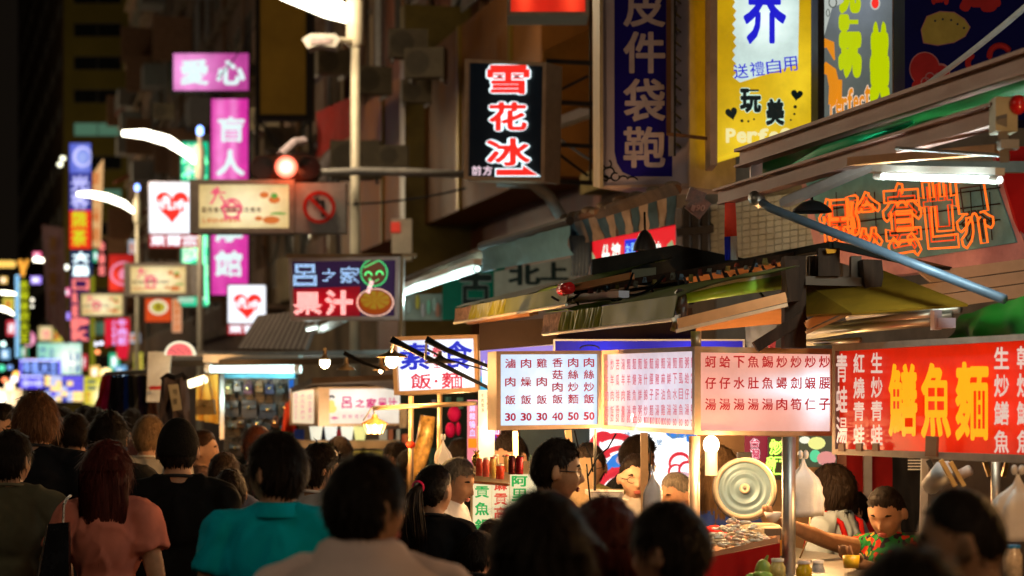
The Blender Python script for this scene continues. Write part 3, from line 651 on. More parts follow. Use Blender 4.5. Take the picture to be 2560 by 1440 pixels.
pl = face(58); r = sign('double_sign', 'red double vertical sign with lilac characters at the far centre left', pl, [(262, 797), (322, 795), (322, 858), (316, 898), (292, 896), (290, 858), (262, 868)], 0, None, em('crimson acrylic', (.85, .01, .04), .8, samp=True))
mb = MB(); column(mb, pl, '小吃部全', 281, 289, spread('小吃部全', 800, 862), .06); column(mb, pl, '牛肉麵', 295, 316, spread('牛肉麵', 798, 862), .06); mb.build('lettering', em('lilac lettering', (.8, .45, 1), 1.1), r)
pl = face(46); r = sign('square_sign', 'orange red square sign with a cream oval under the second food box', pl, rect(361, 744, 430, 806), 2, DARK, em('orange red acrylic', (.85, .08, .01), .7, samp=True))
MB().prism(pl, circ(396, 768, 24, 19), .004, .006).build('oval', em('cream oval', (.9, .8, .55), .9), r); MB().prism(pl, circ(396, 768, 17, 13), .004, .012).build('oval_picture', em('olive yellow print', (.6, .5, .03), .7), r)
MB().prism(pl, [(392, 764), (396, 760), (400, 764), (398, 772), (394, 776)], .004, .018).build('figure', em('dark brown print'), r)
pl = face(45); r = sign('vertical_sign', 'salmon vertical sign with orange characters right of the orange square sign', pl, rect(429, 746, 455, 832), 1, GREYP, em('salmon acrylic', (.9, .42, .22), .75))
mb = MB(); column(mb, pl, '鮮果汁店', 434, 450, spread('鮮果汁店', 752, 826), .04); mb.build('lettering', em('orange red print'), r)
solo(MB().tube([W(446, 750, 44), W(485, 750, 44)], .06, 8), 'lit_disc', em('pale green tube', (.5, .8, .6), .8), 'small pale green tube light beside the lamp pole under the food box', 'tube light', smooth=True)
r = thing('hanging_banner', 'dim pinkish grey banner hanging from a pole at the far left', 'banner', W(135, 700, 64))
MB().cloth(W(105, 562, 64), W(160, 570, 64), W(168, 865, 64), W(118, 800, 64), 10, 14, .12, 3, seed=3).build('cloth', mat('dim pink banner cloth', (.42, .27, .27), .8, emit=(.42, .22, .22), es=.12), r)
mb = MB(); column(mb, face(63.7), '夜市美食', 122, 142, spread('夜市美食', 590, 760), .03); mb.build('lettering', mat('ochre print', (.4, .2, .03)), r)
solo(MB().ell(W(71, 847, 72), (.26, .1, .28), 20, 12), 'balloon_sign', em('pink balloon', (1, .22, .42), 1.0, hot=([(.5, .4, .4, .4)], 1.3, (1, .6, .75))), 'round pink glowing sign like a balloon at the far left', 'sign', smooth=True)
pl = face(74); r = sign('square_sign', 'small cream and orange lit square sign beside the pink round sign', pl, rect(95, 815, 133, 852), 1, GREYP, em('cream lit paper')); mb = MB(); letters(mb, pl, '食', (104, 824, 126, 846), .05); mb.build('lettering', em('coral neon lettering'), r)
for i, (x, y, c, rr, lab) in enumerate(((150, 411, (1, .97, .7), 7, 'lower of two cream floodlights high on the far left facade'), (157, 396, (1, .97, .7), 7, 'upper of two cream floodlights high on the far left facade'), (165, 668, (1, 1, .85), 8, 'round white light left of the white 大 character'), (8, 860, (.7, 1, .95), 7, 'round cyan white light at the left edge'), (80, 750, (1, .9, .7), 5, 'cream round light right of the yellow neon column'), (80, 766, (.8, .75, .6), 4, 'dim round light below the cream one'), (265, 932, (1, .72, .3), 14, 'warm bulb glowing above the yellow poster'), (238, 860, (.85, .85, 1), 6, 'cool white light left of the red double sign'), (253, 858, (.85, .85, 1), 5, 'smaller cool white light touching the red double sign'), (244, 880, (1, .3, .1), 6, 'small orange red light under the cool white ones'), (24, 965, (1, .8, .5), 12, 'warm white light in the far left crowd glow'), (12, 950, (1, .25, .1), 7, 'orange red light at the far left edge'), (36, 948, (1, .85, .85), 9, 'pink white light at the far left'), (4, 920, (.1, .9, .5), 9, 'green light cut by the left edge'), (25, 918, (.2, .4, .9), 7, 'blue light near the left edge'), (40, 935, (1, .5, .1), 8, 'amber light under the blue one'))):
    dd = 76; solo(MB().ell(W(x, y, dd), (rr * dd / F, .12, rr * dd / F * .85), 12, 8), 'far_lamp', em('far lamp %d' % i, c, 2.6 if i not in (13, 14) else 1.2), lab, 'lamp', 'small lamps glowing down the street', smooth=True)
lamp('AREA', W(90, 930, 55), 120, (1, .8, .6), 3, None, 'shop_glow', rot=(R(90), 0, 0)) if False else None
pl = face(80); r = sign('lit_stall', 'amber lit stall front at the far left behind the crowd', pl, rect(-30, 972, 52, 1016), 0, None, em('amber stall', (1, .68, .32), 1.8, hot=([(.3, .3, .4, .6)], 1.5, (1, .9, .7)), samp=True))
pl = face(79); mb = MB()
for x in (20, 44, 60, 85): mb.prism(pl, rect(x, 962, x + 2, 1016), .08)
mb.build('post', DARK, r)
# yellow billboard and its rack
pl = face(30); r = sign('billboard', 'tall unlit ochre billboard on a dark steel rack above the traffic light', pl, rect(634, -60, 798, 296), 0, None, None)
MB().prism(pl, rect(650, -60, 764, 286), .25).build('panel', mat('faded ochre board', (.3, .17, .025), .7, 0, .25, 1.5, emit=(.25, .14, .01), es=.12), r)
MB().ring(pl, rect(638, -70, 782, 298), rect(649, -60, 765, 287), .3, .03).build('frame', mat('very dark frame', (.02, .015, .012), .6), r)
for x in (643, 776): MB().bar(W(x, 298, 30), W(x, 440, 30), .06).bar(W(x, 300, 30), W(x + (60 if x < 700 else -60), 360, 30), .03).build('rack_leg', DARK, r)
# red banner, arch and boxes on the grey facade
solo(MB().cloth(W(790, 282, 33), W(886, 238, 31), W(888, 330, 31), W(792, 395, 33), 16, 6, .05, 5, seed=2), 'red_canopy', mat('old red canvas', (.25, .02, .015), .8), 'old dark red canvas canopy behind the lamp pole', 'canopy')
a = thing('arch_roof', 'pale curved arch roof frame behind the traffic light arm', 'arch', W(850, 430, 28)); mb = MB()
pts = [W(805 + 75 * (1 - math.cos(t)) / 1.0 * .9, 452 - 88 * math.sin(t), 28) for t in np.linspace(0, 2.4, 14)]
mb.tube(pts, .07, 8).build('rim', mat('pale pink metal', (.5, .42, .42), .5), a); MB().add([W(805, 452, 28.1)] + [p + Vector((0, .1, 0)) for p in pts] + [W(930, 452, 28.1)], [tuple(range(16))]).build('glazing', mat('murky glazing', (.08, .07, .06), .4), a)
ac_unit(W(890, 450, 27) - Vector((0, 0, 0)), 'pale boxy unit on the facade just right of the lamp pole', 0, .9).location.z += 0
ac_unit(W(1040, 260, 27), 'air conditioner high on the red brown building', .2, .55)
ac_unit(W(985, 420, 26), 'small air conditioner above the mast arm, right of the pale boxy unit', 0, .5)
r = thing('meter_box', 'small pale box with a red label on the facade below the mast arm', 'box', W(1000, 590, 24)); MB().box(W(1005, 600, 24), (.24, .15, .5)).build('box', mat('pale box', (.55, .48, .4), .6), r); MB().prism(face(23.9), rect(977, 555, 1000, 580), .02).build('label', em('red label', (.9, .06, .03), .5), r)
# ---- hanging wires
for i, (a, b_, s_, lab) in enumerate((((460, 240, 40), (640, 60, 36), .3, 'thin cable sagging across the far facades'), ((640, 480, 24), (1165, 470, 20), .15, 'cable running under the mast arm'), ((1380, 330, 18), (1700, 470, 14), .1, 'cable below the blue leather sign'), ((2240, 260, 9), (2600, -15, 7), .02, 'thin diagonal wire across the navy sign'), ((650, 300, 30), (760, 430, 29), .1, 'short cable under the ochre billboard'))):
    A, B = W(*a), W(*b_); solo(MB().tube([A.lerp(B, t) - Vector((0, 0, s_ * 4 * t * (1 - t))) for t in np.linspace(0, 1, 12)], .012, 5), 'cable', CABLE if i != 3 else GREYP, lab, 'cable')

# small shop signs and lights down the street
cn = [('amber', (1, .6, .15)), ('crimson', (.9, .05, .08)), ('mint', (.05, .7, .35)), ('violet', (.4, .25, 1)), ('white', (.6, .68, .8)), ('yellow', (.9, .8, .1)), ('rose', (.95, .12, .3)), ('sky blue', (.25, .6, 1))]
spots = [(8, 700), (28, 820), (60, 880), (88, 700), (110, 905), (140, 840), (165, 730), (148, 905), (236, 930), (250, 760), (285, 905), (300, 750), (335, 845), (345, 905), (350, 700), (12, 885), (78, 905), (205, 905), (240, 640), (160, 790), (330, 620), (20, 760), (92, 640), (300, 935)]
place = ['above the amber strip', 'level with the blue framed sign', 'just above the crowd']
for k, (x, y) in enumerate(spots):
    d = 82 + (k * 7) % 26; n_, c = cn[k % 8]; w_, h_ = 7 + (k * 5) % 9, 8 + (k * 11) % 16; pl = face(d)
    r = thing('small_sign', 'tiny blurred %s shop sign far down the street, %s of three' % (n_, ['first', 'second', 'third'][k // 8]), 'sign', W(x, y, d), 'tiny shop signs far down the street')
    MB().prism(pl, rect(x - w_, y - h_, x + w_, y + h_), .2).build('panel', em('small sign ' + n_, c, .75 if k % 3 else 1.3), r)
    q = MB(); letters(q, pl, '食店茶酒麵飯湯魚'[k % 8], (x - w_ * .6, y - h_ * .6, x + w_ * .6, y + h_ * .6), .06, .02); q.build('lettering', em('white lit lettering') if n_ not in ('white', 'yellow') else em('orange red print'), r)
# ================================================================ nearer signs
def outline_sign(pl, r, items, o1, m1, o2=None, m2=None, z=.004):
    a, b = MB(), MB()
    for ch, bx in items:
        letters(a, pl, ch, bx, o1, z + .004)
        if o2 is not None: letters(b, pl, ch, bx, o2, z)
    if o2 is not None: b.build('lettering_outline', m2, r)
    a.build('lettering', m1, r)
pl = two(1162, 15.2, 1365, 14.8)
r = sign('shop_sign', 'black lit sign reading 雪花冰 in red with white outline and an arrow', pl, [(1162, 147), (1366, 156), (1361, 454), (1159, 449)], 9, BEIGE, em('black acrylic', (.0, .003, .006), .5), th=.2)
outline_sign(pl, r, [('雪', (1220, 164, 1322, 234)), ('花', (1224, 256, 1316, 326)), ('冰', (1218, 346, 1324, 414))], .05, em('red lit print'), .12, em('cyan white outline', (.72, .95, 1), 1.5))
outline_sign(pl, r, [('前', (1180, 415, 1203, 438)), ('方', (1208, 415, 1230, 438))], .04, em('pink white print', (1, .75, .85), .9))
ar = lambda g: [(1240 - g, 423 - g), (1306 - g, 423 - g), (1306 - g, 412 - 2 * g), (1347 + 2 * g, 439 + g), (1240 - g, 439 + g)]
MB().prism(pl, ar(2.5), .002, .006).build('arrow_outline', em('cyan white outline'), r); MB().prism(pl, ar(-.5), .002, .011).build('arrow', em('red lit print'), r)
r = thing('sign_bracket', 'dark steel bracket frame between the black sign and the blue sign', 'bracket', W(1420, 300, 15)); mb = MB()
for y in (152, 254, 360, 452): mb.bar(W(1365, y, 15), W(1482, y + 6, 15), .03)
for a, b_ in (((1370, 240), (1470, 190)), ((1370, 365), (1470, 440)), ((1370, 450), (1475, 455)), ((1370, 160), (1370, 450)), ((1476, 0), (1476, 460))): mb.bar(W(*a, 15.05), W(*b_, 15.05), .02)
mb.build('bars', DARK, r)
OCH = mat('ochre canvas', (.4, .17, .025), .7, 0, .25, 4)
for i, (q, lab) in enumerate((([(1356, 128), (1474, 72), (1474, 150), (1356, 152)], 'ochre canopy behind the bracket, upper one'), ([(1372, 160), (1474, 158), (1474, 262), (1380, 296)], 'ochre canopy behind the bracket, lower one'))):
    solo(MB().prism(face(18.5), q, .15), 'canopy', OCH, lab, 'canopy')
solo(MB().prism(face(18.3), [(1372, 300), (1450, 270), (1474, 272), (1474, 286), (1400, 312), (1376, 310)], .3), 'canopy_edge', WHITEP, 'pale curved canopy edge under the ochre canopies', 'canopy edge')
solo(MB().tube([W(1242, 452, 16), W(1330, 458, 16), W(1372, 490, 16), W(1402, 540, 16)], .05, 8), 'curved_pipe', GREYP, 'pale curved pipe under the black sign', 'pipe', smooth=True)
pl = face(16); r = sign('red_lightbox', 'red glowing box cut by the top edge above the black sign', pl, rect(1268, -60, 1472, 38), 9, BEIGE, em('red box acrylic', (.75, .02, .008), .8, hot=([(.18, .5, .12, .8), (.82, .5, .14, .8)], 1.7, (1, .06, .02)), samp=True), th=.4)
# blue leather goods sign
pl = two(1500, 12.0, 1725, 11.6); BLV = mat('lavender grey sign face', (.42, .36, .42), .45, 0, .12, 3, emit=(.42, .34, .42), es=.09)
r = sign('shop_sign', 'tall unlit blue and grey sign reading 皮件袋鞄', pl, [(1500, -80), (1722, -80), (1722, 462), (1500, 468)], 0, None, BLV, th=.5)
MB().prism(two(1480, 12.3, 1500, 12.0), [(1481, -80), (1499, -80), (1500, 470), (1483, 466)], .02, .01).build('side', mat('pale yellow enamel', (.62, .5, .3), .5), r)
MB().ring(pl, [(1498, -80), (1724, -80), (1724, 466), (1498, 471)], [(1503, -76), (1719, -76), (1719, 458), (1503, 464)], .5, .02).build('frame', mat('dull pink frame', (.5, .36, .3), .5), r)
NV = mat('navy blue enamel', (.012, .008, .2), .6, spec=.1, metal=0, var=.15, ns=3) if True else mat('x', (0, 0, 0), .4, 0, .15, 3, emit=(.02, .01, .3), es=.06)
MB().prism(pl, [(1536, -80), (1668, -80), (1668, 20), (1680, 20), (1680, 441), (1580, 441), (1556, 430), (1542, 408), (1536, 380)], .003, .004).build('blue_field', NV, r)
mb = MB(); column(mb, pl, '皮件袋鞄', 1560, 1662, ((-30, 66), (80, 182), (198, 302), (318, 418)), .035, .009)
mb.build('lettering', mat('dull white vinyl', (.5, .42, .48), .5, emit=(.5, .42, .5), es=.09), r)
mb = MB()
for (cx, cy, rr, a0, a1) in ((1522, 432, 14, 0, 300), (1538, 442, 10, 60, 380), (1518, 410, 10, 200, 420), (1514, 446, 6, 0, 340), (1558, 452, 12, 20, 160), (1580, 458, 16, 30, 140)):
    q = circ(cx, cy, rr, n=18, a0=a0, a1=a1); mb.tube(list(pl.hit(q, .006)), .0045, 4)
mb.build('ornament', mat('black vinyl', (.02, .02, .02)), r)
q = MB()
for x0, x1 in ((1669, 1673), (1674, 1676.5)): q.bar(pl.hit([(x0, -40)], .12)[0], pl.hit([(x0, 338)], .12)[0], .015)
q.bar(pl.hit([(1670, 335)], .12)[0], pl.hit([(1782, 348)], .12)[0], .02)
q.build('bracket', mat('rusty steel', (.2, .1, .05), .7), r)
pl2 = two(1682, 11.5, 1724, 12.4); s_ = thing('vertical_sign', 'narrow grey side sign with thin Latin capitals beside the blue sign', 'sign', W(1702, 200, 11.9))
MB().prism(pl2, rect(1684, -60, 1724, 390), .03).build('panel', mat('grey lavender panel', (.3, .27, .27), .5, emit=(.4, .33, .35), es=.05), s_)
mb = MB()
for k, ch in enumerate('LEATHER'): letters(mb, pl2, ch, (1692, 10 + k * 45, 1718, 44 + k * 45), 0, .006, rot=90)
mb.build('lettering', mat('thin dark print', (.03, .03, .04)), s_)
q = MB()
for x in (1687, 1722): q.bar(pl2.hit([(x, -60)], .03)[0], pl2.hit([(x, 390)], .03)[0], .012)
for y in range(-40, 380, 36): q.bar(pl2.hit([(1687, y)], .03)[0], pl2.hit([(1722, y + 30)], .03)[0], .008)
q.build('lattice', DARK, s_)
r = thing('sign_mast', 'rusty steel mast with clamps between the blue and the yellow sign', 'mast', W(1745, 300, 12.2)); mb = MB()
mb.bar(W(1733, -60, 12.2), W(1733, 460, 12.2), .035).bar(W(1760, -60, 12.2), W(1760, 420, 12.2), .06); mb.build('posts', mat('rusty steel'), r)
for y in (20, 130, 240, 365): MB().box(W(1745, y, 12.05), (.1, .06, .035)).build('clamp', DARK, r)
MB().bar(W(1725, 342, 12.1), W(1782, 350, 12.1), .02).build('strut', mat('rusty steel'), r)
# yellow sign
pl = face(11.4); YEL = em('yellow lit acrylic', (.72, .42, .0), .72, hot=([(.85, .45, .35, .3), (.3, .0, .5, .3)], 1.3, (.95, .65, .02)), samp=True)
r = sign('shop_sign', 'bright yellow and white lit sign reading 界, 送禮自用 and 玩美', pl, [(1785, -60), (2038, -60), (2038, 318), (1790, 394)], 0, None, YEL, th=.35)
MB().bar(W(1778, -60, 11.35), W(1778, 420, 11.35), .04, .3).build('frame', mat('pinkish beige edge', (.6, .42, .3), .5), r)
pts = [(1832, -60)] + [(1832 + (8 if k % 2 else 0) + 2 * math.sin(k), -50 + k * 11) for k in range(23)] + [(1850, 206), (1995, 160), (1999, -60)]
MB().prism(pl, pts, .003, .004).build('white_field', em('mint white acrylic', (.62, .8, .75), .95, hot=([(.5, .6, .4, .3)], 1.3, (.8, .95, .9))), r)
BLU = em('royal blue print', (.01, .01, .75), .8)
mb = MB(); letters(mb, pl, '界', (1860, -75, 1964, 108), .035, .009); 
for k, ch in enumerate('送禮自用'): letters(mb, pl, ch, (1834 + k * 41, 160 - k * 6, 1870 + k * 41, 196 - k * 6), .01, .009, rot=-6)
mb.build('lettering', BLU, r)
outline_sign(pl, r, [('玩', (1851, 222, 1902, 280)), ('美', (1916, 248, 1960, 312))], .07, em('near black print', (.0, .01, .012), .5), .13, em('pale mint glow', (.6, .9, .75), .9), .006)
for q_ in (heart(1992, 237, 30, 28, 8), heart(1829, 283, 30, 32, -14)): MB().prism(pl, q_, .002, .01).build('heart', em('near black print'), r)
mb = MB()
for (x, y, a) in ((1988, 267, 4.5), (1986, 285, 3), (1977, 300, 2.5), (1855, 302, 4), (1871, 303, 3), (1885, 298, 2.5)): MB().prism(pl, circ(x, y, a, n=10), .002, .01).build('dot', em('near black print'), r)
mb = MB()
for k, ch in enumerate('Perfect'): letters(mb, pl, ch, (1816 + k * 27, 322 + (8 if ch in 'er' else 0), 1838 + k * 27, 356), .06, .009)
mb.build('lettering', em('cream print', (.95, .85, .4), .9), r)
# grey green sign
pl = face(11.0); r = sign('shop_sign', 'grey lit sign with fat lime 玩美 and orange flames', pl, [(2054, -60), (2231, -60), (2231, 265), (2054, 316)], 0, None, em('slate acrylic', (.115, .135, .12), .8, hot=([(.5, .9, .6, .35)], 1.5, (.17, .2, .24)), samp=True), th=.35)
MB().bar(W(2044, -60, 10.95), W(2044, 330, 10.95), .035, .25).build('frame', DARK, r); MB().prism(pl, [(2231, -60), (2264, -60), (2262, 225), (2231, 232)], .35, .01).build('edge', mat('beige enamel edge', (.55, .4, .32), .5, emit=(.5, .32, .25), es=.12), r)
LIME = em('lime print', (.5, .62, .0), .95)
outline_sign(pl, r, [('玩', (2098, 42, 2152, 188)), ('美', (2176, 62, 2222, 258)), ('完', (2100, -70, 2150, 30))], .115, LIME)
mb = MB()
mb.tube(list(pl.hit([(2056, 108), (2076, 112), (2086, 150)], .004)), [.03, .025, .004], 6).tube(list(pl.hit([(2056, 168), (2078, 180), (2086, 215), (2080, 262)], .004)), [.035, .03, .03, .02], 6).tube(list(pl.hit([(2099, 200), (2098, 260)], .004)), .014, 6)
mb.build('flames', em('orange print', (.85, .28, .01), .85), r)
MB().prism(pl, [(2056, -60), (2110, -60), (2108, 6), (2080, 20), (2060, 92), (2056, 92)], .002, .004).build('pale_swirl', em('pale grey print', (.55, .6, .55), .8), r)
MB().ring(pl, circ(2082, 6, 11, 14, n=18), circ(2082, 6, 8, 11, n=18), .002, .008).ring(pl, circ(2070, 32, 5, 10, n=14), circ(2070, 32, 3, 8, n=14), .002, .008).build('swirl_line', em('slate line', (.15, .18, .15), .5), r)
outline_sign(pl, r, [(ch, (2076 + k * 14.5, (228 if ch in 'Pft' else 250) - k * 2, 2088 + k * 14.5, 292 - k * 4)) for k, ch in enumerate('Perfect')], .04, em('orange print'), .1, em('pale orange glow', (.95, .7, .5), .8))
MB().prism(pl, circ(2188, 8, 13, 17, n=16), .002, .005).build('badge_outline', em('pale grey print'), r); MB().prism(pl, circ(2188, 8, 9, 13, n=16), .002, .009).build('badge', em('red lit print'), r)
mb = MB()
for k in range(5): letters(mb, pl, '店舖出租洽'[k], (2239, 78 + k * 8, 2246, 85 + k * 8), .05, .018)
mb.build('tiny_print', mat('thin dark print'), r)
# navy food sign
pl = face(10.2); NAVY = mat('deep navy sign face', (.006, .006, .09), .6, spec=.06, metal=0, var=.1, ns=3) if True else mat('x', (0, 0, 0), .35, 0, .1, 3, emit=(.01, .01, .12), es=.08)
r = sign('shop_sign', 'dark navy sign with a yellow dumpling and red seafood drawings', pl, [(2262, -80), (2640, -80), (2640, 300), (2262, 300)], 0, None, NAVY, th=.3)
OL = mat('dim olive print', (.5, .38, .08), .6, emit=(.4, .3, .08), es=.16); RD = mat('dim crimson print', (.5, .03, .03), .6, emit=(.5, .03, .03), es=.16)
DL = mat('dim pink outline', (.5, .2, .2), .6, emit=(.45, .2, .2), es=.12)
dump = [(2304, 74), (2318, 42), (2350, 30), (2385, 32), (2410, 48), (2424, 68), (2412, 90), (2385, 105), (2345, 112), (2310, 106)]
MB().prism(pl, [(2362 + (x - 2362) * 1.04, 72 + (y - 72) * 1.06) for x, y in dump], .002, .004).build('dumpling_outline', DL, r); MB().prism(pl, dump, .002, .008).build('dumpling', OL, r)
mb = MB()
for (x, y) in ((2338, 52), (2357, 48), (2378, 50), (2394, 60), (2410, 70)): mb.prism(pl, circ(x, y, 3, n=8), .002, .012)
mb.build('crimps', BLACKM, r)
prawn = circ(2312, 172, 36, 40, n=24); MB().prism(pl, circ(2312, 172, 39, 43, n=24), .002, .004).prism(pl, circ(2352, 184, 24, 26, n=20), .002, .003).build('seafood_outline', DL, r)
MB().prism(pl, prawn, .002, .008).prism(pl, circ(2352, 186, 21, 23, n=20), .002, .007).prism(pl, circ(2325, 214, 46, 22, n=20), .002, .006).build('seafood', RD, r)
mb = MB()
for k in range(5): mb.tube(list(pl.hit(circ(2314 + k * 11, 205 - (k % 2) * 12, 11, n=12), .012)), .004, 4)
mb.build('seafood_line', DL, r)
for (c_, a0, a1, rr) in (((2440, 158), 100, 300, 20), ((2500, 140), 20, 200, 26), ((2480, 176), 200, 330, 26)):
    MB().tube(list(pl.hit(circ(c_[0], c_[1], rr, n=14, a0=a0, a1=a1), .006)), [.002] + [.016] * 13 + [.002], 6).build('crab_leg', RD, r)
mb = MB(); letters(mb, pl, '海', (2400, -60, 2500, 26), .12, .008); letters(mb, pl, '鮮', (2330, -95, 2380, 8), .1, .008); mb.build('lettering', RD, r)
# LED juice sign
pl = two(720, 16.2, 998, 16.0); fr = [(720, 645), (998, 641), (995, 799), (726, 801)]
r = sign('led_sign', 'LED board reading 呂之家果汁 with a green face and an orange', pl, fr, 9, mat('pinkish aluminium', (.55, .42, .4), .4, .5), em('purple black acrylic', (.03, .008, .05), .6), th=.16)
MB().prism(pl, [(733, 722), (900, 716), (900, 790), (736, 791)], .002, -.006).build('red_glow_field', em('red glow behind the lamps', (.35, .0, .01), .55, hot=([(.5, .5, .5, .4)], 1.5, (.6, 0, .01))), r)
def led_part(name, m, items, step=4.6, rr=1.7):
    q = MB()
    for kind, a in items:
        if kind == 'g': t = in_glyph(a[0], a[1], a[2] if len(a) > 2 else .02); leds(q, pl, t, a[1], step, rr)
        else:
            for (x, y) in a: dot(q, pl, x, y, rr, .007)
    o = q.build(name, m, r); o['kind'] = 'stuff'
led_part('blue_lamp_dots', em('blue white led', (.4, .65, 1), 2.2), [('g', ('呂', (735, 662, 792, 714), .03)), ('g', ('之', (804, 674, 842, 706), .02)), ('g', ('家', (849, 668, 898, 708), .02))])
led_part('red_lamp_dots', em('red white led', (1, .42, .38), 2.6), [('g', ('果', (736, 732, 802, 786), .05)), ('g', ('汁', (814, 728, 882, 788), .05))], 4.4, 1.9)
gr = [p for p in circ(935, 682, 33, 33, n=36)] + [p for p in circ(921, 688, 8, 8, n=9, a0=0, a1=180)] + [p for p in circ(949, 686, 8, 8, n=9, a0=0, a1=180)] + [(912 + i * 5, 668 - i * 2.4) for i in range(9)] + [(925, 696), (923, 700), (928, 701), (940, 702), (945, 699)]
led_part('green_lamp_dots', em('green led', (.1, 1, .25), 1.8), [('p', gr)], 4, 1.7)
led_part('orange_lamp_dots', em('peach led', (1, .55, .4), 2.2), [('p', circ(938, 756, 45, 34, n=44))], 4, 1.8)
led_part('straw_lamp_dots', em('pink white led', (1, .6, .6), 2.6), [('p', [(932 - i * 1.6, 705 + i * 4.4) for i in range(7)] + [(927 - i * 1.6, 703 + i * 4.4) for i in range(7)])], 4, 2)
MB().prism(pl, circ(935, 682, 29, n=26), .002, -.004).build('face_disc', em('brown face', (.16, .05, .02), .6), r)
MB().prism(pl, circ(938, 756, 42, 31, n=28), .002, -.006).build('orange_rim', em('orange red rim', (.35, .05, .0), .7), r)
for k in range(9): MB().prism(pl, [(938, 750)] + circ(938, 750, 36, 23, n=3, a0=k * 40 + 4, a1=k * 40 + 36), .002, -.001).build('orange_segment', em('amber segment', (.36, .19, .01), .8), r)
solo(MB().bar(W(716, 640, 16.1), W(1042, 638, 16.1), .03).tube([W(1003, 640, 16.05), W(1002, 800, 16.05), W(998, 850, 16.05)], .02, 6), 'sign_rail', mat('rusty steel'), 'thin rusty rail and upright holding the LED board', 'rail')

# 素食 sign on its bars
pl = two(978, 11.4, 1195, 11.15); q4 = [(978, 842), (1193, 836), (1197, 978), (985, 988)]
CR = mat('cream painted frame', (.72, .5, .3), .5, 0, .15, 12)
r = sign('lightbox', 'white lightbox reading 素食 in blue and 飯麵 in red', pl, q4, 10, CR, em('blue white acrylic bright', (.75, .85, 1), 1.15, hot=([(.55, .25, .5, .5)], 1.25, (1, .98, 1)), samp=True), th=.16)
mb = MB(); letters(mb, pl, '素', (1000, 858, 1074, 924), .035); letters(mb, pl, '食', (1106, 853, 1180, 922), .035); mb.build('blue_lettering', em('lightbox blue print', (.02, .04, .72), .8), r)
mb = MB(); letters(mb, pl, '養', (1079, 868, 1103, 892), .03); letters(mb, pl, '生', (1084, 902, 1102, 920), .03)
letters(mb, pl, '飯', (1027, 934, 1078, 972), .03); letters(mb, pl, '麵', (1104, 931, 1156, 971), .03); mb.prism(pl, circ(1090, 953, 4, n=10), .002, .006); mb.build('red_lettering', em('lightbox red print', (.8, .04, .08), .8), r)
# ================================================================ stalls, awnings
def tube_light(name, a, b, r, em_, label, power, col, house=True, n=10, group=None):
    a, b = Vector(a), Vector(b); c = (a + b) / 2; t = thing(name, label, 'tube light', c, group)
    MB().tube([a, b], r, n).build('tube', em_, t, smooth=True)
    for p, s_ in ((a, 1), (b, -1)): MB().tube([p, p + (b - a).normalized() * .05 * s_], r * 1.15, n).build('end_cap', WHITEP, t)
    if house: MB().bar(a + Vector((0, 0, r * 2.4)), b + Vector((0, 0, r * 2.4)), r * 3.2, r * 2).build('fixture', WHITEP, t)
    for k in (.25, .75): lamp('POINT', a.lerp(b, k) + Vector((0, -.04, -r * 2 - .05)), power * .5, col, .05, t)
    return t
TUBC = em('cool tube glass', (.75, 1, .95), 3.2); TUBW = em('white tube glass', (.9, 1, .95), 4.5); TUBG = em('green tinted tube', (.6, .9, .75), .8)
GCAN = mat('olive green tarpaulin', (.09, .15, .012), .45, 0, .35, 5, .15, spec=.2); GRN2 = mat('dark green tarpaulin', (.01, .2, .04), .45, 0, .25, 3, .1, spec=.6)
SHEEN = mat('worn gold green plastic sheet', (.4, .4, .05), .32, 0, .2, 9, 0, spec=.6, stretch=(7, 7, .5))
LACE = mat('pinkish lace trim', (.5, .3, .22), .7, 0, .6, 40, .4)
BROWNP = mat('brownish pink aluminium', (.36, .2, .17), .42, .3, .22, 9, .05)
# --- the two big slanting arms and the green roll awning at the upper right
r = thing('roll_awning', 'large green roll awning between two long beams at the upper right', 'awning', W(2150, 350, 7.5))
def beam(pa, wa, pb, wb, h, th=.05): # runs along the street at offset w
    A = W(pa[0], pa[1], SY(pa[0], wa)); B = W(pb[0], pb[1], SY(pb[0], wb)); return A, B
A, B = beam((1862, 397), 3.3, (2640, 139), 3.3, .1); mb = MB(); mb.bar(A, B, .05, .06).bar(A + Vector((-.02, 0, .035)), B + Vector((-.02, 0, .035)), .06, .014).bar(A + Vector((-.02, 0, -.035)), B + Vector((-.02, 0, -.035)), .06, .01); mb.build('front_beam', BROWNP, r)
C, D = beam((1808, 492), 3.25, (2512, 282), 3.25, .1); mb = MB(); mb.bar(C, D, .05, .045).bar(C + Vector((-.02, 0, .028)), D + Vector((-.02, 0, .028)), .06, .01).bar(C + Vector((0, 0, -.03)), D + Vector((0, 0, -.03)), .06, .012); mb.build('lower_beam', BROWNP, r)
B2 = A.lerp(B, .9); 
MB().cloth(A + Vector((.06, .05, -.02)), B + Vector((.06, 0, -.02)), D.lerp(C, -.25) + Vector((.12, 0, .04)), C + Vector((.12, 0, .04)), 40, 8, .035, 5, seed=4).build('tarpaulin', GRN2, r, smooth=True)
MB().tube([W(1985, 412, 8.2), W(2060, 386, 7.88), W(2130, 362, 7.62), W(2282, 306, 7.1)], [.008, .034, .032, .006], 12).build('lit_rolled_edge', mat('light-tinted green tarpaulin', (.03, .85, .35), .5, 0, .1, 4), r, smooth=True)  # the tarpaulin's backlit brightness is put into its green
MB().tube([W(2090, 362, 7.72), W(2160, 338, 7.5), W(2275, 302, 7.05)], [.004, .012, .004], 10).build('fold', mat('pale green tarpaulin', (.15, .75, .4), .3), r, smooth=True)
MB().box(W(2508, 290, 6.45), (.07, .09, .11)).build('end_cap', mat('beige plastic cap', (.5, .45, .3), .5), r)
MB().bar(W(1890, 400, 8.8), W(1890, 455, 8.8), .05).build('bracket', BROWNP, r)
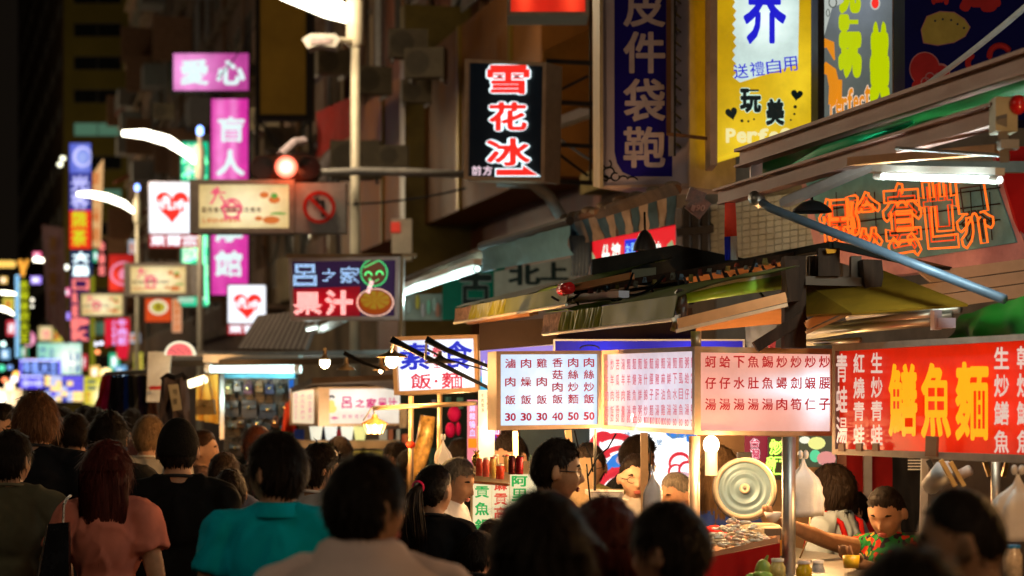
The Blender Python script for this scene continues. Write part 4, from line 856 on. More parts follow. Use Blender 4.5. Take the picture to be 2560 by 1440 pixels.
solo(MB().ell(W(2545, 262, 6.4), (.028, .03, .032), 16, 10), 'red_ball', mat('glossy red plastic', (.7, .02, .02), .2), 'glossy red knob on the end of the green awning', 'knob', smooth=True)
solo(MB().bar(W(2128, 404, 7.4), W(2498, 372, 6.6), .035, .03).bar(W(2128, 411, 7.4), W(2498, 382, 6.6), .03, .008), 'lower_bar', mat('orange light-tinted aluminium', (.6, .27, .1), .42, .3), 'orange aluminium bar below the green awning', 'bar')  # orange lamplight put into the aluminium's base colour
solo(MB().bar(W(2505, 290, 6.4), W(2512, 400, 6.5), .03).tube([W(2240, 370, 7), W(2500, 388, 6.5)], .006, 6).box(W(2520, 362, 6.45), (.06, .05, .03)), 'hinged_support', GREYP, 'hinged steel arm at the end of the orange bar', 'arm')
solo(MB().bar(W(1960, 508, 8.0), W(2205, 403, 7.6), .05, .03).bar(W(1960, 502, 8.0), W(2205, 396, 7.6), .014, .03), 'white_bar', mat('white aluminium bar', (.6, .5, .46), .3, .5), 'pale bar slanting up to the green awning above the blue pipe', 'bar')
solo(MB().bar(W(2120, 388, 7.9), W(2225, 352, 7.7), .07, .02), 'white_sheet', mat('white lit sheet', (.8, .85, .9), .4, emit=(.8, .9, 1), es=.25), 'short white sheet under the green awning', 'sheet')
solo(MB().tube([W(1893, 497, 8.4), W(1925, 520, 8.3), W(2510, 748, 7.1)], .018, 12), 'blue_pipe', mat('light blue painted pipe', (.12, .18, .25), .4, .2, .15, 10), 'long light blue pipe slanting down across the neon sign', 'pipe', smooth=True)
solo(MB().tube([W(1884, 492, 8.4), W(1900, 505, 8.35)], .028, 10), 'pipe_joint', STEEL, 'metal joint at the top of the blue pipe', 'joint', smooth=True)
tube_light('tube_light', W(2190, 440, 7.4), W(2500, 450, 6.7), .012, TUBW, 'bright white tube light above the orange neon characters', 24, COOL)
solo(MB().box(W(2340, 418, 9.2), (.95, .05, .05)), 'tube_rail', mat('teal grey rail', (.25, .33, .33), .5), 'teal grey rail above the white tube light', 'rail')
solo(MB().prism(face(9.6), [(2200, 400), (2480, 392), (2490, 430), (2210, 436)], .05), 'ceiling_panel', mat('bright teal board', (.3, .4, .4), .6), 'teal board behind the white tube light', 'board')
# neon sign 保險套世界
pl = two(2040, 11.0, 2530, 9.6)
r = sign('neon_sign', 'slanted board with orange neon outlines reading 保險套世界', pl, [(1988, 385), (2482, 372), (2562, 612), (2562, 652), (2215, 690), (2040, 640)], 0, None, mat('pink neon backing', (.6, .33, .36), .6, 0, .3, 5), th=.1)
MB().prism(pl, [(1996, 390), (2462, 380), (2540, 606), (2262, 650), (2050, 585)], .01, .012).build('blue_field', mat('teal grey board', (.16, .42, .5), .55, 0, .3, 6, .1), r)
NEO = em('hot orange neon', (1, .15, .012), 1.3); NEO2 = em('deep orange neon', (1, .08, .006), .9)
for ch, bx, rt in (('保', (2052, 500, 2128, 605), -4), ('險', (2122, 484, 2200, 616), -4), ('套', (2212, 466, 2302, 632), -4), ('世', (2302, 452, 2392, 612), -5), ('界', (2392, 458, 2478, 610), -8)):
    q = MB(); neon(q, pl, ch, bx, .05 if ch != '險' else .03, .0062, .05, rt); q.build('neon_character', NEO, r)
    q = MB(); neon(q, pl, ch, (bx[0] + 9, bx[1] + 9, bx[2] - 9, bx[3] - 9), .0, .0045, .04, rt); q.build('inner_neon', NEO2 if ch != '界' else BLACKM, r)
q = MB()
for y in (505, 545, 585): q.tube(list(pl.hit([(2060, y + 20), (2250, y - 4), (2500, y - 36)], .02)), .004, 4)
for x in range(2090, 2500, 48): q.tube(list(pl.hit([(x, 480), (x + 6, 600)], .025)), .003, 4)
q.build('wiring', CABLE, r); lamp('POINT', W(2260, 540, 9.3), 5, (1, .3, .06), .3, r)
solo(MB().prism(face(9.55), [(2486, 366), (2640, 366), (2640, 640), (2566, 640)], .04), 'red_wall', mat('red painted sheet', (.45, .01, .01), .5, 0, .2, 3), 'red sheet wall to the right of the neon board', 'wall panel')
for k, (y0, y1) in enumerate(((655, 684), (686, 716), (718, 752))):
    solo(MB().prism(face(9.4 + .02 * k), [(2300, y0 + 26), (2620, y0 - 16), (2620, y1 - 18), (2330, y1 + 22)], .05), 'board', mat('beige painted board', (.5, .36, .26), .6, 0, .2, 4), ['topmost', 'middle', 'lowest'][k] + ' of three beige boards under the neon sign', 'board', 'beige boards under the neon sign')
# tiled back wall and shutter
r = thing('tiled_wall', 'grey tiled wall behind the flag, under the pale bar', 'wall', W(1900, 580, 12)); pl = two(1770, 13.0, 2060, 11.6)
MB().prism(pl, [(1760, 470), (2070, 430), (2070, 720), (1760, 720)], .1, -.02).build('mortar', mat('wall mortar', (.16, .15, .14), .8), r)
TL = mat('grey green tile', (.33, .33, .28), .35, 0, .25, 9)
h = 12.5
rows = 11; cols_ = 14; first = None
for i in range(rows):
    for j in range(cols_):
        x0 = 1776 + j * 20; x1 = x0 + 18.6; sl = -.14; y = 500 + i * 15.5
        q = MB().prism(pl, [(x0, y + (x0 - 1776) * sl + 12), (x1, y + (x1 - 1776) * sl + 12), (x1, y + 13.8 + (x1 - 1776) * sl + 12), (x0, y + 13.8 + (x0 - 1776) * sl + 12)], .02, rng.random() * .004)
        q.build('tile', TL, r)
r = thing('window_grille', 'dark window with black bars left of the grey tiled wall', 'window', W(1745, 600, 13)); pl = face(13)
MB().prism(pl, rect(1690, 520, 1775, 700), .05).build('pane', mat('grey window pane', (.16, .15, .15), .2), r)
for x in (1715, 1738, 1762): MB().bar(pl.hit([(x, 515)], .05)[0], pl.hit([(x, 700)], .05)[0], .04).build('bar', DARK, r)
MB().bar(pl.hit([(1690, 582)], .06)[0], pl.hit([(1890, 560)], .06)[0], .05).build('transom', DARK, r)
# flag
r = thing('pennant', 'narrow hanging strip, red above, blue and white below', 'flag', W(1826, 505, 8.9))
MB().cloth(W(1812, 505, 8.9), W(1838, 500, 8.9), W(1842, 590, 8.9), W(1811, 592, 8.9), 6, 8, .012, 2, seed=1).build('red_cloth', mat('bright red cloth', (.75, .06, .03), .7, emit=(.8, .06, .03), es=.15), r)
MB().cloth(W(1811, 592, 8.9), W(1826, 591, 8.9), W(1826, 650, 8.9), W(1812, 650, 8.9), 4, 6, .01, 2, seed=2).build('blue_cloth', mat('blue cloth', (.02, .03, .4), .7), r)
MB().cloth(W(1826, 591, 8.9), W(1842, 590, 8.9), W(1845, 650, 8.9), W(1826, 650, 8.9), 4, 6, .01, 2, seed=3).build('white_cloth', mat('white cloth', (.65, .58, .52), .7), r)
# hanging black lamp shades
for (x, y, w_, h_, d, lab) in ((1612, 600, 30, 44, 10.5, 'black conical lamp shade in front of the red and blue lightbox'), (2030, 515, 50, 26, 8.3, 'black dome lamp shade under the pale bar by the neon sign')):
    c = W(x, y, d); s = d / F; r = thing('pendant_light', lab, 'lamp', c)
    MB().lathe(c + Vector((0, 0, -h_ * s * .6)), [(w_ * s, 0), (w_ * s * .92, h_ * s * .35), (w_ * s * .5, h_ * s * .95), (.012, h_ * s * 1.15)], 20).build('shade', BLACKM, r, smooth=True); MB().tube([c + Vector((0, 0, h_ * s * .5)), c + Vector((0, .02, h_ * s * 1.6))], .006, 5).build('cord', CABLE, r)
# red blue lightbox
pl = two(1472, 14.2, 1696, 13.2); r = sign('lightbox', 'red lit box with white 什禧 and a blue middle strip, seen under the striped awning', pl, [(1472, 600), (1700, 556), (1700, 640), (1476, 690)], 3, DARK, em('vivid red acrylic', (.85, .01, .02), .85, samp=True))
MB().prism(pl, [(1562, 600), (1590, 597), (1588, 672), (1561, 676)], .003, .0).build('blue_strip', em('vivid blue acrylic', (.01, .03, .8), .9), r)
mb = MB(); letters(mb, pl, '什', (1505, 612, 1524, 672), .05); letters(mb, pl, '禧', (1529, 608, 1551, 668), .04); letters(mb, pl, '現', (1602, 606, 1622, 652), .05); letters(mb, pl, '炒', (1630, 602, 1653, 648), .05); mb.build('lettering', em('mint white lettering', (.75, 1, .9), 1.3), r)
mb = MB(); letters(mb, pl, '女', (1564, 610, 1575, 634), .03); letters(mb, pl, '男', (1577, 608, 1588, 632), .03); letters(mb, pl, '鞋', (1564, 640, 1575, 664), .03); letters(mb, pl, '包', (1577, 638, 1588, 662), .03); mb.build('small_lettering', em('sky lettering', (.3, .7, 1), 1.1), r)
MB().prism(pl, [(1480, 630), (1486, 640), (1496, 680), (1482, 684)], .002, .004).prism(pl, [(1668, 612), (1680, 600), (1692, 640), (1660, 646)], .002, .004).build('leaf_print', em('olive print', (.4, .5, .25), .7), r)
# green sign 古 and black on beige
pl = face(18); r = sign('shop_sign', 'dim green sign with a black outlined brush character behind the cyan tube', pl, [(1106, 690), (1262, 640), (1262, 800), (1106, 800)], 0, None, mat('deep green board', (.0, .13, .07), .5, emit=(0, .15, .08), es=.2))
outline_sign(pl, r, [('古', (1150, 672, 1228, 762))], .07, mat('dark brush print', (.02, .025, .02)), .1, mat('grey outline', (.25, .25, .22), emit=(.3, .3, .25), es=.1))
pl = face(17.8); r = sign('shop_sign', 'dim beige board with bold black characters beside the green sign', pl, [(1235, 680), (1440, 640), (1440, 730), (1235, 760)], 0, None, mat('dim beige board', (.4, .32, .24), .7, emit=(.4, .32, .24), es=.06))
outline_sign(pl, r, [('北', (1272, 662, 1350, 712)), ('上', (1352, 656, 1420, 700))], .06, mat('dark brush print'))
# shops' back wall under awnings, cyan tube, awning slab
solo(MB().slab([W(1002, 712, 18), W(1450, 545, 13.0), W(1690, 470, 10.6), W(1700, 484, 10.6), W(1450, 562, 13.0), W(1002, 727, 18)], .03), 'awning_edge', mat('dirty brown canopy edge', (.12, .08, .055), .8, 0, .5, 4, .3), 'long dirty canopy edge rising from the LED board to the upper right', 'canopy')
solo(MB().slab([W(1000, 700, 18.2), W(1240, 605, 15.3), W(1240, 650, 15.3), W(1010, 722, 18.2)], .03), 'canopy_underside', mat('pale canopy underside', (.4, .38, .36), .6), 'pale canopy underside above the cyan tube', 'canopy')
tube_light('tube_light', W(1003, 735, 17), W(1194, 672, 14.8), .022, TUBC, 'slanting cyan tube light right of the LED board', 30, (.6, 1, .95))
r = thing('shop_display', 'blurred pale shop display with hanging goods under the cyan tube', 'shop display', W(1050, 760, 18.5)); pl = face(18.6)
MB().prism(pl, rect(1000, 735, 1108, 800), .1).build('back_panel', mat('greenish white board', (.42, .45, .38), .6), r)
for x, y, c in ((1022, 765, (.6, .7, .65)), (1044, 755, (.8, .6, .1)), (1058, 775, (.7, .6, .6)), (1072, 768, (.35, .7, .5)), (1086, 760, (.6, .7, .6)), (1094, 775, (.8, .3, .2))):
    MB().ell(W(x, y, 18.4), (.022, .02, .07), 8, 6).build('hanging_good', mat('good %s' % str(c), c, .5), r)
# blue awning
r = thing('blue_awning', 'slate blue cloth awning right of the cyan tube', 'awning', W(1310, 600, 14)); MB().cloth(W(1203, 622, 14.6), W(1425, 558, 12.7), W(1430, 638, 12.7), W(1212, 678, 14.6), 26, 6, .05, 4, seed=8).build('cloth', mat('slate blue canvas', (.16, .36, .5), .75, 0, .2, 4, .1), r, smooth=True)
MB().cloth(W(1205, 655, 15.15), W(1240, 648, 15), W(1236, 676, 15), W(1208, 680, 15.15), 10, 4, .05, 5, seed=9).build('torn_corner', mat('light blue canvas', (.3, .45, .55), .6), r, smooth=True)
MB().tube([W(1203, 616, 14.6), W(1425, 552, 12.7)], .03, 8).build('bar', DARK, r)
# striped awning
r = thing('striped_awning', 'faded blue and salmon striped valance above the red lit box', 'awning', W(1560, 560, 12)); A_, B_, C_, D_ = W(1418, 560, 13.1), W(1692, 488, 11.2), W(1690, 560, 11.2), W(1440, 612, 13.1)
SA, SB = mat('faded salmon canvas', (.42, .33, .27), .8, 0, .35, 8), mat('dirty blue grey canvas', (.06, .12, .18), .8, 0, .35, 8)
n = 13
for k in range(n):
    u0, u1 = k / n, (k + 1) / n; e = .001
    MB().cloth(A_.lerp(B_, u0 + e), A_.lerp(B_, u1 - e), D_.lerp(C_, u1 - e + .012 * math.sin(k * 2.1)), D_.lerp(C_, u0 + e + .012 * math.sin(k * 2.1 - 2.1)), 4, 6, .02, .9, seed=k).build('stripe', SA if k % 2 else SB, r, smooth=True)
mb = MB(); mb.tube([A_ + Vector((0, -.02, .03)), B_ + Vector((0, -.02, .03))], .03, 8); mb.build('bar', mat('rusty steel'), r)
for k in range(14): p = A_.lerp(B_, k / 13.5); MB().ell(p + Vector((0, -.04, .04 + .02 * math.sin(k * 3))), (.05, .03, .025), 8, 5).build('bunched_cloth', mat('dirty beige cloth', (.25, .2, .15), .9), r, smooth=True)
for k in range(5): MB().tube([W(1432 + k * 9, 590, 12.9), W(1436 + k * 8, 650, 12.9), W(1430 + k * 9, 690, 12.9)], [.03, .02, .012], 6).build('hanging_rag', mat('blue grey rag', (.1, .13, .16), .9), r, smooth=True)
c = W(1745, 515, 10.4); r = thing('hanging_packet', 'crumpled patterned packet marked 190 hanging by the striped awning', 'packet', c)
mb = MB(); M = Matrix.Rotation(R(38), 3, 'Y'); mb.box(c, (.1, .03, .1), M=M); mb.box(c + Vector((-.01, .02, .05)), (.09, .04, .07), M=Matrix.Rotation(R(20), 3, 'Y')); mb.build('wrapper', mat('brown red patterned wrapper', (.22, .08, .05), .4, 0, .8, 30), r)
mb = MB(); [letters(mb, face(10.35), ch, (1728 + k * 12, 512, 1738 + k * 12, 528), .04, rot=20) for k, ch in enumerate('190')]; mb.build('price', mat('pinkish print', (.5, .3, .25)), r)
# corrugated striped canopy (left)
r = thing('corrugated_canopy', 'grey corrugated canopy with scalloped edge left of the LED board', 'canopy', W(690, 830, 20)); A_, B_, C_, D_ = W(650, 792, 21), W(810, 775, 19), W(770, 876, 19), W(598, 874, 21)
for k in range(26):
    u0, u1 = k / 26, (k + .9) / 26; q = MB(); P4 = [A_.lerp(B_, u0), A_.lerp(B_, u1), D_.lerp(C_, u1), D_.lerp(C_, u0)]; q.slab(P4, .03); q.build('slat', mat('grey corrugated sheet', (.34, .29, .27), .55, .1, .25, 6) if k % 2 else mat('shaded corrugated sheet', (.14, .11, .1), .6, .1, .3, 6), r)  # every other slat darker: shading of the corrugation put into its colour
tube_light('tube_light', W(766, 822, 18), W(792, 816, 18), .02, TUBC, 'short cyan tube light under the LED board', 4, COOL, False)
solo(MB().bar(W(800, 825, 18.2), W(860, 798, 17.5), .05), 'pale_bar', WHITEP, 'pale slanting bar under the LED board', 'bar')

# --- food cart: frames and roll awnings with valances
CR2 = mat('cream lit beam', (.72, .46, .27), .4, .1, .2, 10)
def roll_awning(label, w, x0, x1, yt0, yt1, yb0, yb1, back, seed):
    A, B = W(x0, yt0, SY(x0, w)), W(x1, yt1, SY(x1, w)); D, C = W(x0 - 4, yb0, SY(x0, w)), W(x1 - 12, yb1, SY(x1, w)); r = thing('roll_awning', label, 'awning', (A + B) / 2, 'olive roll awnings on the food cart')
    u = .17
    MB().cloth(A, A.lerp(B, u), D.lerp(C, u), D, 8, 6, .008, 3, seed=seed).build('lace_trim', LACE, r, smooth=True)
    MB().cloth(A.lerp(B, u), A.lerp(B, .5), D.lerp(C, .5), D.lerp(C, u), 110, 5, .022, 26, seed=seed + 1, vf=.25).build('gathered_valance', SHEEN, r, smooth=True)
    MB().cloth(A.lerp(B, .5), B, C, D.lerp(C, .5), 40, 6, .005, 4, seed=seed + 2, vf=.5).build('valance', mat('olive gold plastic valance', (.2, .23, .03), .45, 0, .25, 5, 0, spec=.15), r, smooth=True)
    E = A + NDIR * back[0] + Vector((0, 0, back[1])); G = B + NDIR * back[0] + Vector((0, 0, back[1])) 
    MB().cloth(E, G, B, A, 30, 8, .02, 4, seed=seed + 5).build('tarpaulin', GCAN, r, smooth=True)
    MB().tube([D + Vector((0, 0, -.004)), C + Vector((0, 0, -.004))], .008, 8).build('hem_bar', mat('cream hem', (.8, .7, .5), .4), r)
    return r, A, B, C, D
roll_awning('olive green roll awning with a gathered gold valance, nearer of two', 2.6, 1362, 1696, 788, 738, 834, 796, (.5, .12), 3)
roll_awning('smaller olive green roll awning, further of two on the food cart', 2.6, 1140, 1428, 772, 716, 806, 760, (.5, .14), 13)
solo(MB().tube([W(1405, 724, 9.2), W(1424, 720, 9.1)], .028, 16), 'red_disc', mat('glossy red plastic'), 'red round cap between the two olive awnings', 'cap', smooth=True)
solo(MB().bar(W(1424, 722, 9.2), W(1580, 690, 8.9), .03), 'orange_bar', mat('orange light-tinted aluminium'), 'thin orange bar behind the red cap', 'bar')
solo(MB().bar(W(1170, 807, 11.2), W(1328, 785, 10.0), .02).bar(W(1180, 798, 11.3), W(1336, 776, 10.1), .04), 'awning_track', mat('orange light-tinted aluminium'), 'orange edged track under the further olive awning', 'track')
solo(MB().bar(W(1395, 752, 9.6), W(1560, 735, 8.8), .05, .03).bar(W(1395, 762, 9.6), W(1560, 742, 8.8), .02, .01), 'awning_track', mat('lilac grey track', (.35, .28, .3), .4, .3), 'lilac grey track between the two olive awnings', 'track')
# rolled cloth at upper right of cart
r = thing('rolled_awning', 'rolled white and green awning resting above the orange plywood', 'awning', W(1830, 715, 8.4))
MB().tube([W(1712, 738, 8.1), W(1840, 710, 8.2), W(1962, 682, 8.4)], [.02, .028, .032], 10).build('white_roll', mat('white plastic roll', (.95, .9, .75), .3), r, smooth=True)
MB().tube([W(1718, 746, 8.08), W(1840, 722, 8.18), W(1962, 702, 8.38)], [.02, .028, .035], 10).build('green_roll', mat('bright olive plastic', (.45, .8, .08), .3), r, smooth=True)
solo(MB().ell(W(1700, 752, 8.0), (.03, .04, .05), 10, 8).ell(W(1703, 775, 8.0), (.025, .03, .05), 10, 8), 'plastic_wrap', mat('crumpled dark plastic', (.06, .04, .03), .2, 0, .8, 30, .6), 'crumpled dark plastic tied at the end of the nearer olive awning', 'plastic', smooth=True)
solo(MB().cloth(W(1685, 790, 7.95), W(1702, 785, 7.95), W(1694, 832, 7.95), W(1676, 826, 7.95), 5, 6, .02, 2, seed=6), 'white_rag', mat('white cloth'), 'small white rag at the corner of the olive awning', 'rag', smooth=True)
r = thing('cart_beam', 'double aluminium beam coloured as lit orange, rising to the timber post', 'beam', W(1830, 790, 8.0)); q = MB()
q.bar(W(1694, 806, 7.9), W(1964, 740, 7.9), .035, .03).bar(W(1694, 818, 7.9), W(1966, 752, 7.9), .03, .012); q.build('upper_bar', mat('orange light-tinted aluminium'), r)
MB().bar(W(1690, 828, 7.88), W(1968, 762, 7.88), .035, .014).build('lower_bar', CR2, r)
solo(MB().prism(face(8.95), [(1740, 812), (1962, 762), (1962, 808), (1740, 828)], .02), 'plywood_board', ORWOOD, 'orange brown plywood under the orange beam', 'board')
solo(MB().prism(face(9.1), [(1708, 684), (1960, 628), (1962, 680), (1712, 740)], .02), 'plywood_board', ORWOOD, 'reddish plywood board under the dark roof edge', 'board')
r = thing('timber_post', 'thick dark timber post with brackets rising through the food cart', 'post', W(1988, 870, 8.2)); MB().prism(face(8.1), [(1962, 640), (2015, 640), (2016, 870), (1961, 870)], .1).build('post', WOOD, r)
for x in (1988, 2183): MB().prism(face(8.0), [(x - 26, 648), (x + 22, 650), (x + 26, 690), (x + 14, 752), (x - 14, 754), (x - 22, 700)], .12, 0).build('bracket', WOOD, r); 
MB().prism(face(8.05), [(2014, 690), (2160, 694), (2160, 716), (2014, 712)], .05).build('crossbeam', mat('grey brown timber', (.16, .11, .08), .7), r)
for x0 in (2022, 2128): MB().prism(face(8.12), rect(x0, 640, x0 + 26, 706), .05).build('stud', mat('grey brown timber'), r)
MB().bar(W(2012, 790, 8.1), W(1888, 868, 8.1), .045).build('brace', WOOD, r); MB().prism(face(8.02), rect(2046, 620, 2100, 690), .05).build('dark_block', WOOD, r)
solo(MB().prism(face(7.98), [(2064, 622), (2092, 624), (2088, 632), (2068, 634)], .02), 'orange_rag', mat('orange cloth scrap', (.75, .3, .02), .6), 'small orange scrap under the roof ridge', 'scrap')
RF = mat('dark tar roof', (.022, .02, .016), .75, 0, .5, 8, .3)
r = thing('cart_roof', 'low dark gabled roof over the food cart', 'roof', W(2050, 640, 8.6))
q = MB(); q.slab([W(1690, 682, 9.2), W(2084, 604, 8.2), W(2084, 622, 8.2), W(1690, 700, 9.2)], .02); q.slab([W(2084, 604, 8.2), W(2325, 664, 8.1), W(2318, 674, 8.1), W(2084, 622, 8.2)], .02)
q.slab([W(1690, 682, 9.2), W(2084, 604, 8.2), W(2140, 612, 9.6), W(1740, 678, 10.6)], .015); q.slab([W(2084, 604, 8.2), W(2325, 664, 8.1), W(2380, 668, 9.5), W(2140, 612, 9.6)], .015); q.build('roof_slope', RF, r)
for k in range(8):
    p = W(1710 + k * 32, 692 - k * 6.4, 8.6); MB().tube([p, p + Vector((.01, 0, -.03)), p + Vector((.03, 0, -.05 - .01 * (k % 3)))], .006, 5).build('hook', DARK, r)
solo(MB().prism(face(9.4), [(1480, 648), (1690, 612), (1800, 634), (1990, 672), (1990, 700), (1700, 720), (1480, 700)], .05), 'cart_roof', RF, 'flat dark roof further back with a low ridge under the red lit box', 'roof')
solo(MB().prism(face(9.1), [(1580, 674), (1640, 668), (1640, 700), (1580, 706)], .03), 'roof_box', mat('olive grey box', (.16, .15, .1), .7), 'olive grey box on the dark flat roof', 'box')
q = MB(); q.slab([W(2016, 715, 8.3), W(2210, 682, 8.3), W(2420, 766, 7.6), W(2130, 788, 7.6), W(2016, 792, 8.0)], .01)
solo(q, 'yellow_tarp', mat('translucent yellow tarpaulin', (.22, .115, .008), .85, 0, .35, 4, .2, emit=(.4, .22, .02), es=.12), 'yellow tarpaulin stretched to the right of the timber post', 'tarpaulin')
r = thing('cart_beam', 'orange beam crossing right of the timber post', 'beam', W(2090, 780, 8)); MB().bar(W(2015, 815, 8), W(2164, 744, 8), .03, .03).bar(W(2015, 804, 7.98), W(2160, 735, 7.98), .012, .008).build('bar', mat('orange light-tinted aluminium'), r); MB().bar(W(2015, 832, 8), W(2176, 760, 8), .02, .012).build('lower_bar', CR2, r)
for k, (a, b_, w_) in enumerate((((2015, 842), (2380, 786), .014), ((2040, 822), (2330, 786), .02), ((2015, 858), (2150, 850), .012), ((2120, 792), (2400, 772), .02), ((2016, 832), (2330, 804), .02))):
    solo(MB().tube([W(*a, 8.6), W(*b_, 8.2)], w_, 8), 'roof_tube', mat('greenish aluminium tube', (.55, .52, .42), .3, .6), ['lowest long', 'second', 'short low', 'topmost', 'middle'][k] + ' pale roof tube right of the timber post', 'tube', 'pale roof tubes right of the timber post', smooth=True)
solo(MB().box(W(2362, 808, 8.1), (.07, .08, .04)).box(W(2340, 800, 8.12), (.03, .08, .08)), 'roof_clamp', mat('lilac plastic clamp', (.4, .33, .38), .3), 'lilac plastic clamp at the end of the roof tubes', 'clamp')
r = thing('hung_shirt', 'pale blue shirt hanging behind the timber post', 'shirt', W(1905, 840, 10)); MB().cloth(W(1862, 812, 10), W(1942, 812, 10), W(1935, 885, 10), W(1868, 885, 10), 14, 8, .03, 4, seed=5).build('cloth', mat('pale blue cotton', (.45, .52, .62), .8, emit=(.4, .5, .7), es=.12), r, smooth=True); MB().cloth(W(1905, 848, 9.97), W(1940, 846, 9.97), W(1936, 885, 9.97), W(1900, 885, 9.97), 6, 4, .02, 3, seed=6).build('pink_cloth', mat('pink cloth', (.55, .1, .15), .8), r)
r = thing('green_curtain', 'deep green tarpaulin draped above the red menu sign', 'tarpaulin', W(2400, 800, 7)); MB().cloth(W(2400, 790, 7.9), W(2640, 715, 6.8), W(2640, 846, 6.8), W(2362, 866, 7.9), 30, 10, .04, 4, seed=9).build('cloth', mat('deep green canvas', (.01, .1, .008), .6, 0, .25, 4, emit=(.01, .12, .005), es=.1), r, smooth=True)

# --- dark fascia and blue lit strip behind menus
solo(MB().prism(face(9.9), [(1198, 808), (1730, 770), (1740, 862), (1400, 858), (1198, 876)], .1), 'dark_fascia', mat('very dark brown fascia', (.05, .032, .022), .7), 'very dark fascia between the awnings and the menu boxes', 'fascia')
pl = face(9.7); r = sign('lightbox', 'deep blue lit strip just above the menu boxes', pl, rect(1384, 848, 1862, 900), 4, WHITEP, em('deep blue lit acrylic', (.0, .0, .35), .6, hot=([(.25, .5, .15, 1), (.75, .5, .2, 1)], 1.4, (.02, .03, .95)), samp=True))
mb = MB(); mb.tube(list(pl.hit(circ(1474, 872, 24, 9, n=14, a0=0, a1=180), .01)), .004, 5); mb.build('line_drawing', mat('thin dark print'), r)
pl = face(10.1); r = sign('lightbox', 'lilac lit panel with white flames left of the menu boxes', pl, [(1198, 872), (1386, 860), (1386, 930), (1198, 1000)], 3, WHITEP, em('lilac lit acrylic', (.28, .22, .75), .9, samp=True))
MB().prism(pl, [(1204, 925), (1210, 900), (1216, 918), (1226, 896), (1228, 930), (1240, 960), (1230, 965), (1206, 962)], .002, .006).build('flame_print', WH, r); MB().prism(pl, rect(1200, 940, 1235, 975), .002, .004).build('water_print', em('cyan print', (.05, .5, .8), .9), r)
pl = face(9.95); r = sign('lightbox', 'cream lit price panel with red lower half beside the menu box', pl, rect(1196, 975, 1236, 1160), 0, None, em('cream bright panel', (1, .85, .5), 1.2, hot=([(.6, .45, .5, .2)], 1.4, (1, .95, .85)), samp=True), th=.05)
mb = MB(); column(mb, pl, '牛肉麵湯', 1203, 1210, spread('牛肉麵湯', 984, 1030), .0); column(mb, pl, '豆花紅茶', 1216, 1223, spread('豆花紅茶', 980, 1026), .0); mb.build('lettering', em('brown print', (.3, .12, .02), .5), r)
pl = face(10.3); r = sign('lightbox', 'red lit box with lilac neon characters behind the sauce counter', pl, rect(1192, 1066, 1252, 1162), 2, WHITEP, em('scarlet panel', (.85, .02, .01), .9, samp=True)); mb = MB(); letters(mb, pl, '麵', (1213, 1070, 1248, 1086), .07); letters(mb, pl, '鐵', (1212, 1118, 1246, 1140), .08); mb.build('lettering', em('lilac neon', (.7, .6, 1), 1.6), r)
mb = MB(); mb.ell(W(1230, 1098, 10.25), (.03, .02, .03), 10, 6); mb.build('print', em('violet print', (.35, .05, .5), .7), r)
pl = face(10.8); r = sign('poster', 'pink and orange vertical poster left of the red lit box', pl, rect(1168, 1000, 1194, 1170), 0, None, em('pink lit poster', (.8, .25, .35), .8), th=.04)
mb = MB(); column(mb, pl, '麻辣鴨血', 1174, 1188, spread('麻辣鴨血', 1012, 1090), .04); mb.build('lettering', em('pale violet lettering'), r); MB().prism(pl, rect(1170, 1096, 1192, 1120), .002, .006).build('picture', em('orange print'), r)

# --- the three white menu boxes and the red one
MENU = em('menu ice white', (.6, .79, 1), 1.08, hot=([(.5, .5, .42, .42)], 1.12, (.88, .93, 1)), samp=True); CRIM = em('crimson menu print', (.5, .0, .03), .72)
pl = two(1241, 9.05, 1503, 9.2)
q4 = [(1241, 878), (1504, 876), (1504, 1070), (1241, 1076)]
r = sign('menu_box', 'ice white menu box with six dishes and prices from 30 to 50', pl, q4, 11, CR2, MENU, th=.12, cat='menu box', inner=[(1252, 886), (1496, 885), (1496, 1061), (1252, 1064)])
mb = MB(); cols6 = ['滷肉飯', '肉燥飯', '雞肉飯', '香菇肉飯', '肉絲炒麵', '肉絲炒飯']
for k, s_ in enumerate(cols6):
    x0 = 1263 + k * 39.3; ys = [(897, 920), (943, 966), (988, 1011)] if len(s_) == 3 else [(896, 919), (926, 949), (957, 980), (987, 1010)]
    for ch, (a, b_) in zip(s_, ys): letters(mb, pl, ch, (x0, a - k * .3, x0 + 25.5, b_ - k * .3), .026)
for k, s_ in enumerate(('30', '30', '30', '40', '50', '50')):
    for j, c_ in enumerate(s_): letters(mb, pl, c_, (1263 + k * 39.3 + j * 14, 1033 - k * .5, 1275 + k * 39.3 + j * 14, 1052 - k * .5), .045)
mb.build('lettering', CRIM, r)
pl = two(1504, 9.5, 1738, 8.42)
r = sign('menu_box', 'long white menu box seen edge on with sixteen crowded columns of dishes', pl, [(1504, 876), (1737, 866), (1737, 1087), (1504, 1072)], 6, CR2, em('menu pink white', (.8, .6, .64), .8, hot=([(.5, .5, .6, .6)], 1.2, (.85, .78, .9)), samp=True), th=.12, cat='menu box', inner=[(1509, 886), (1730, 878), (1730, 1076), (1509, 1063)])
mb = MB(); txt = '炒牛肉麵炒羊肉飯苦瓜排骨湯羊肉羹麵羊雜湯麵鱔魚意麵海鮮粥飯什錦炒麵腰子麵線豬肝湯麵麻油雞湯鮮魚湯麵下水湯麵虱目魚粥蛤仔湯麵當歸鴨湯'
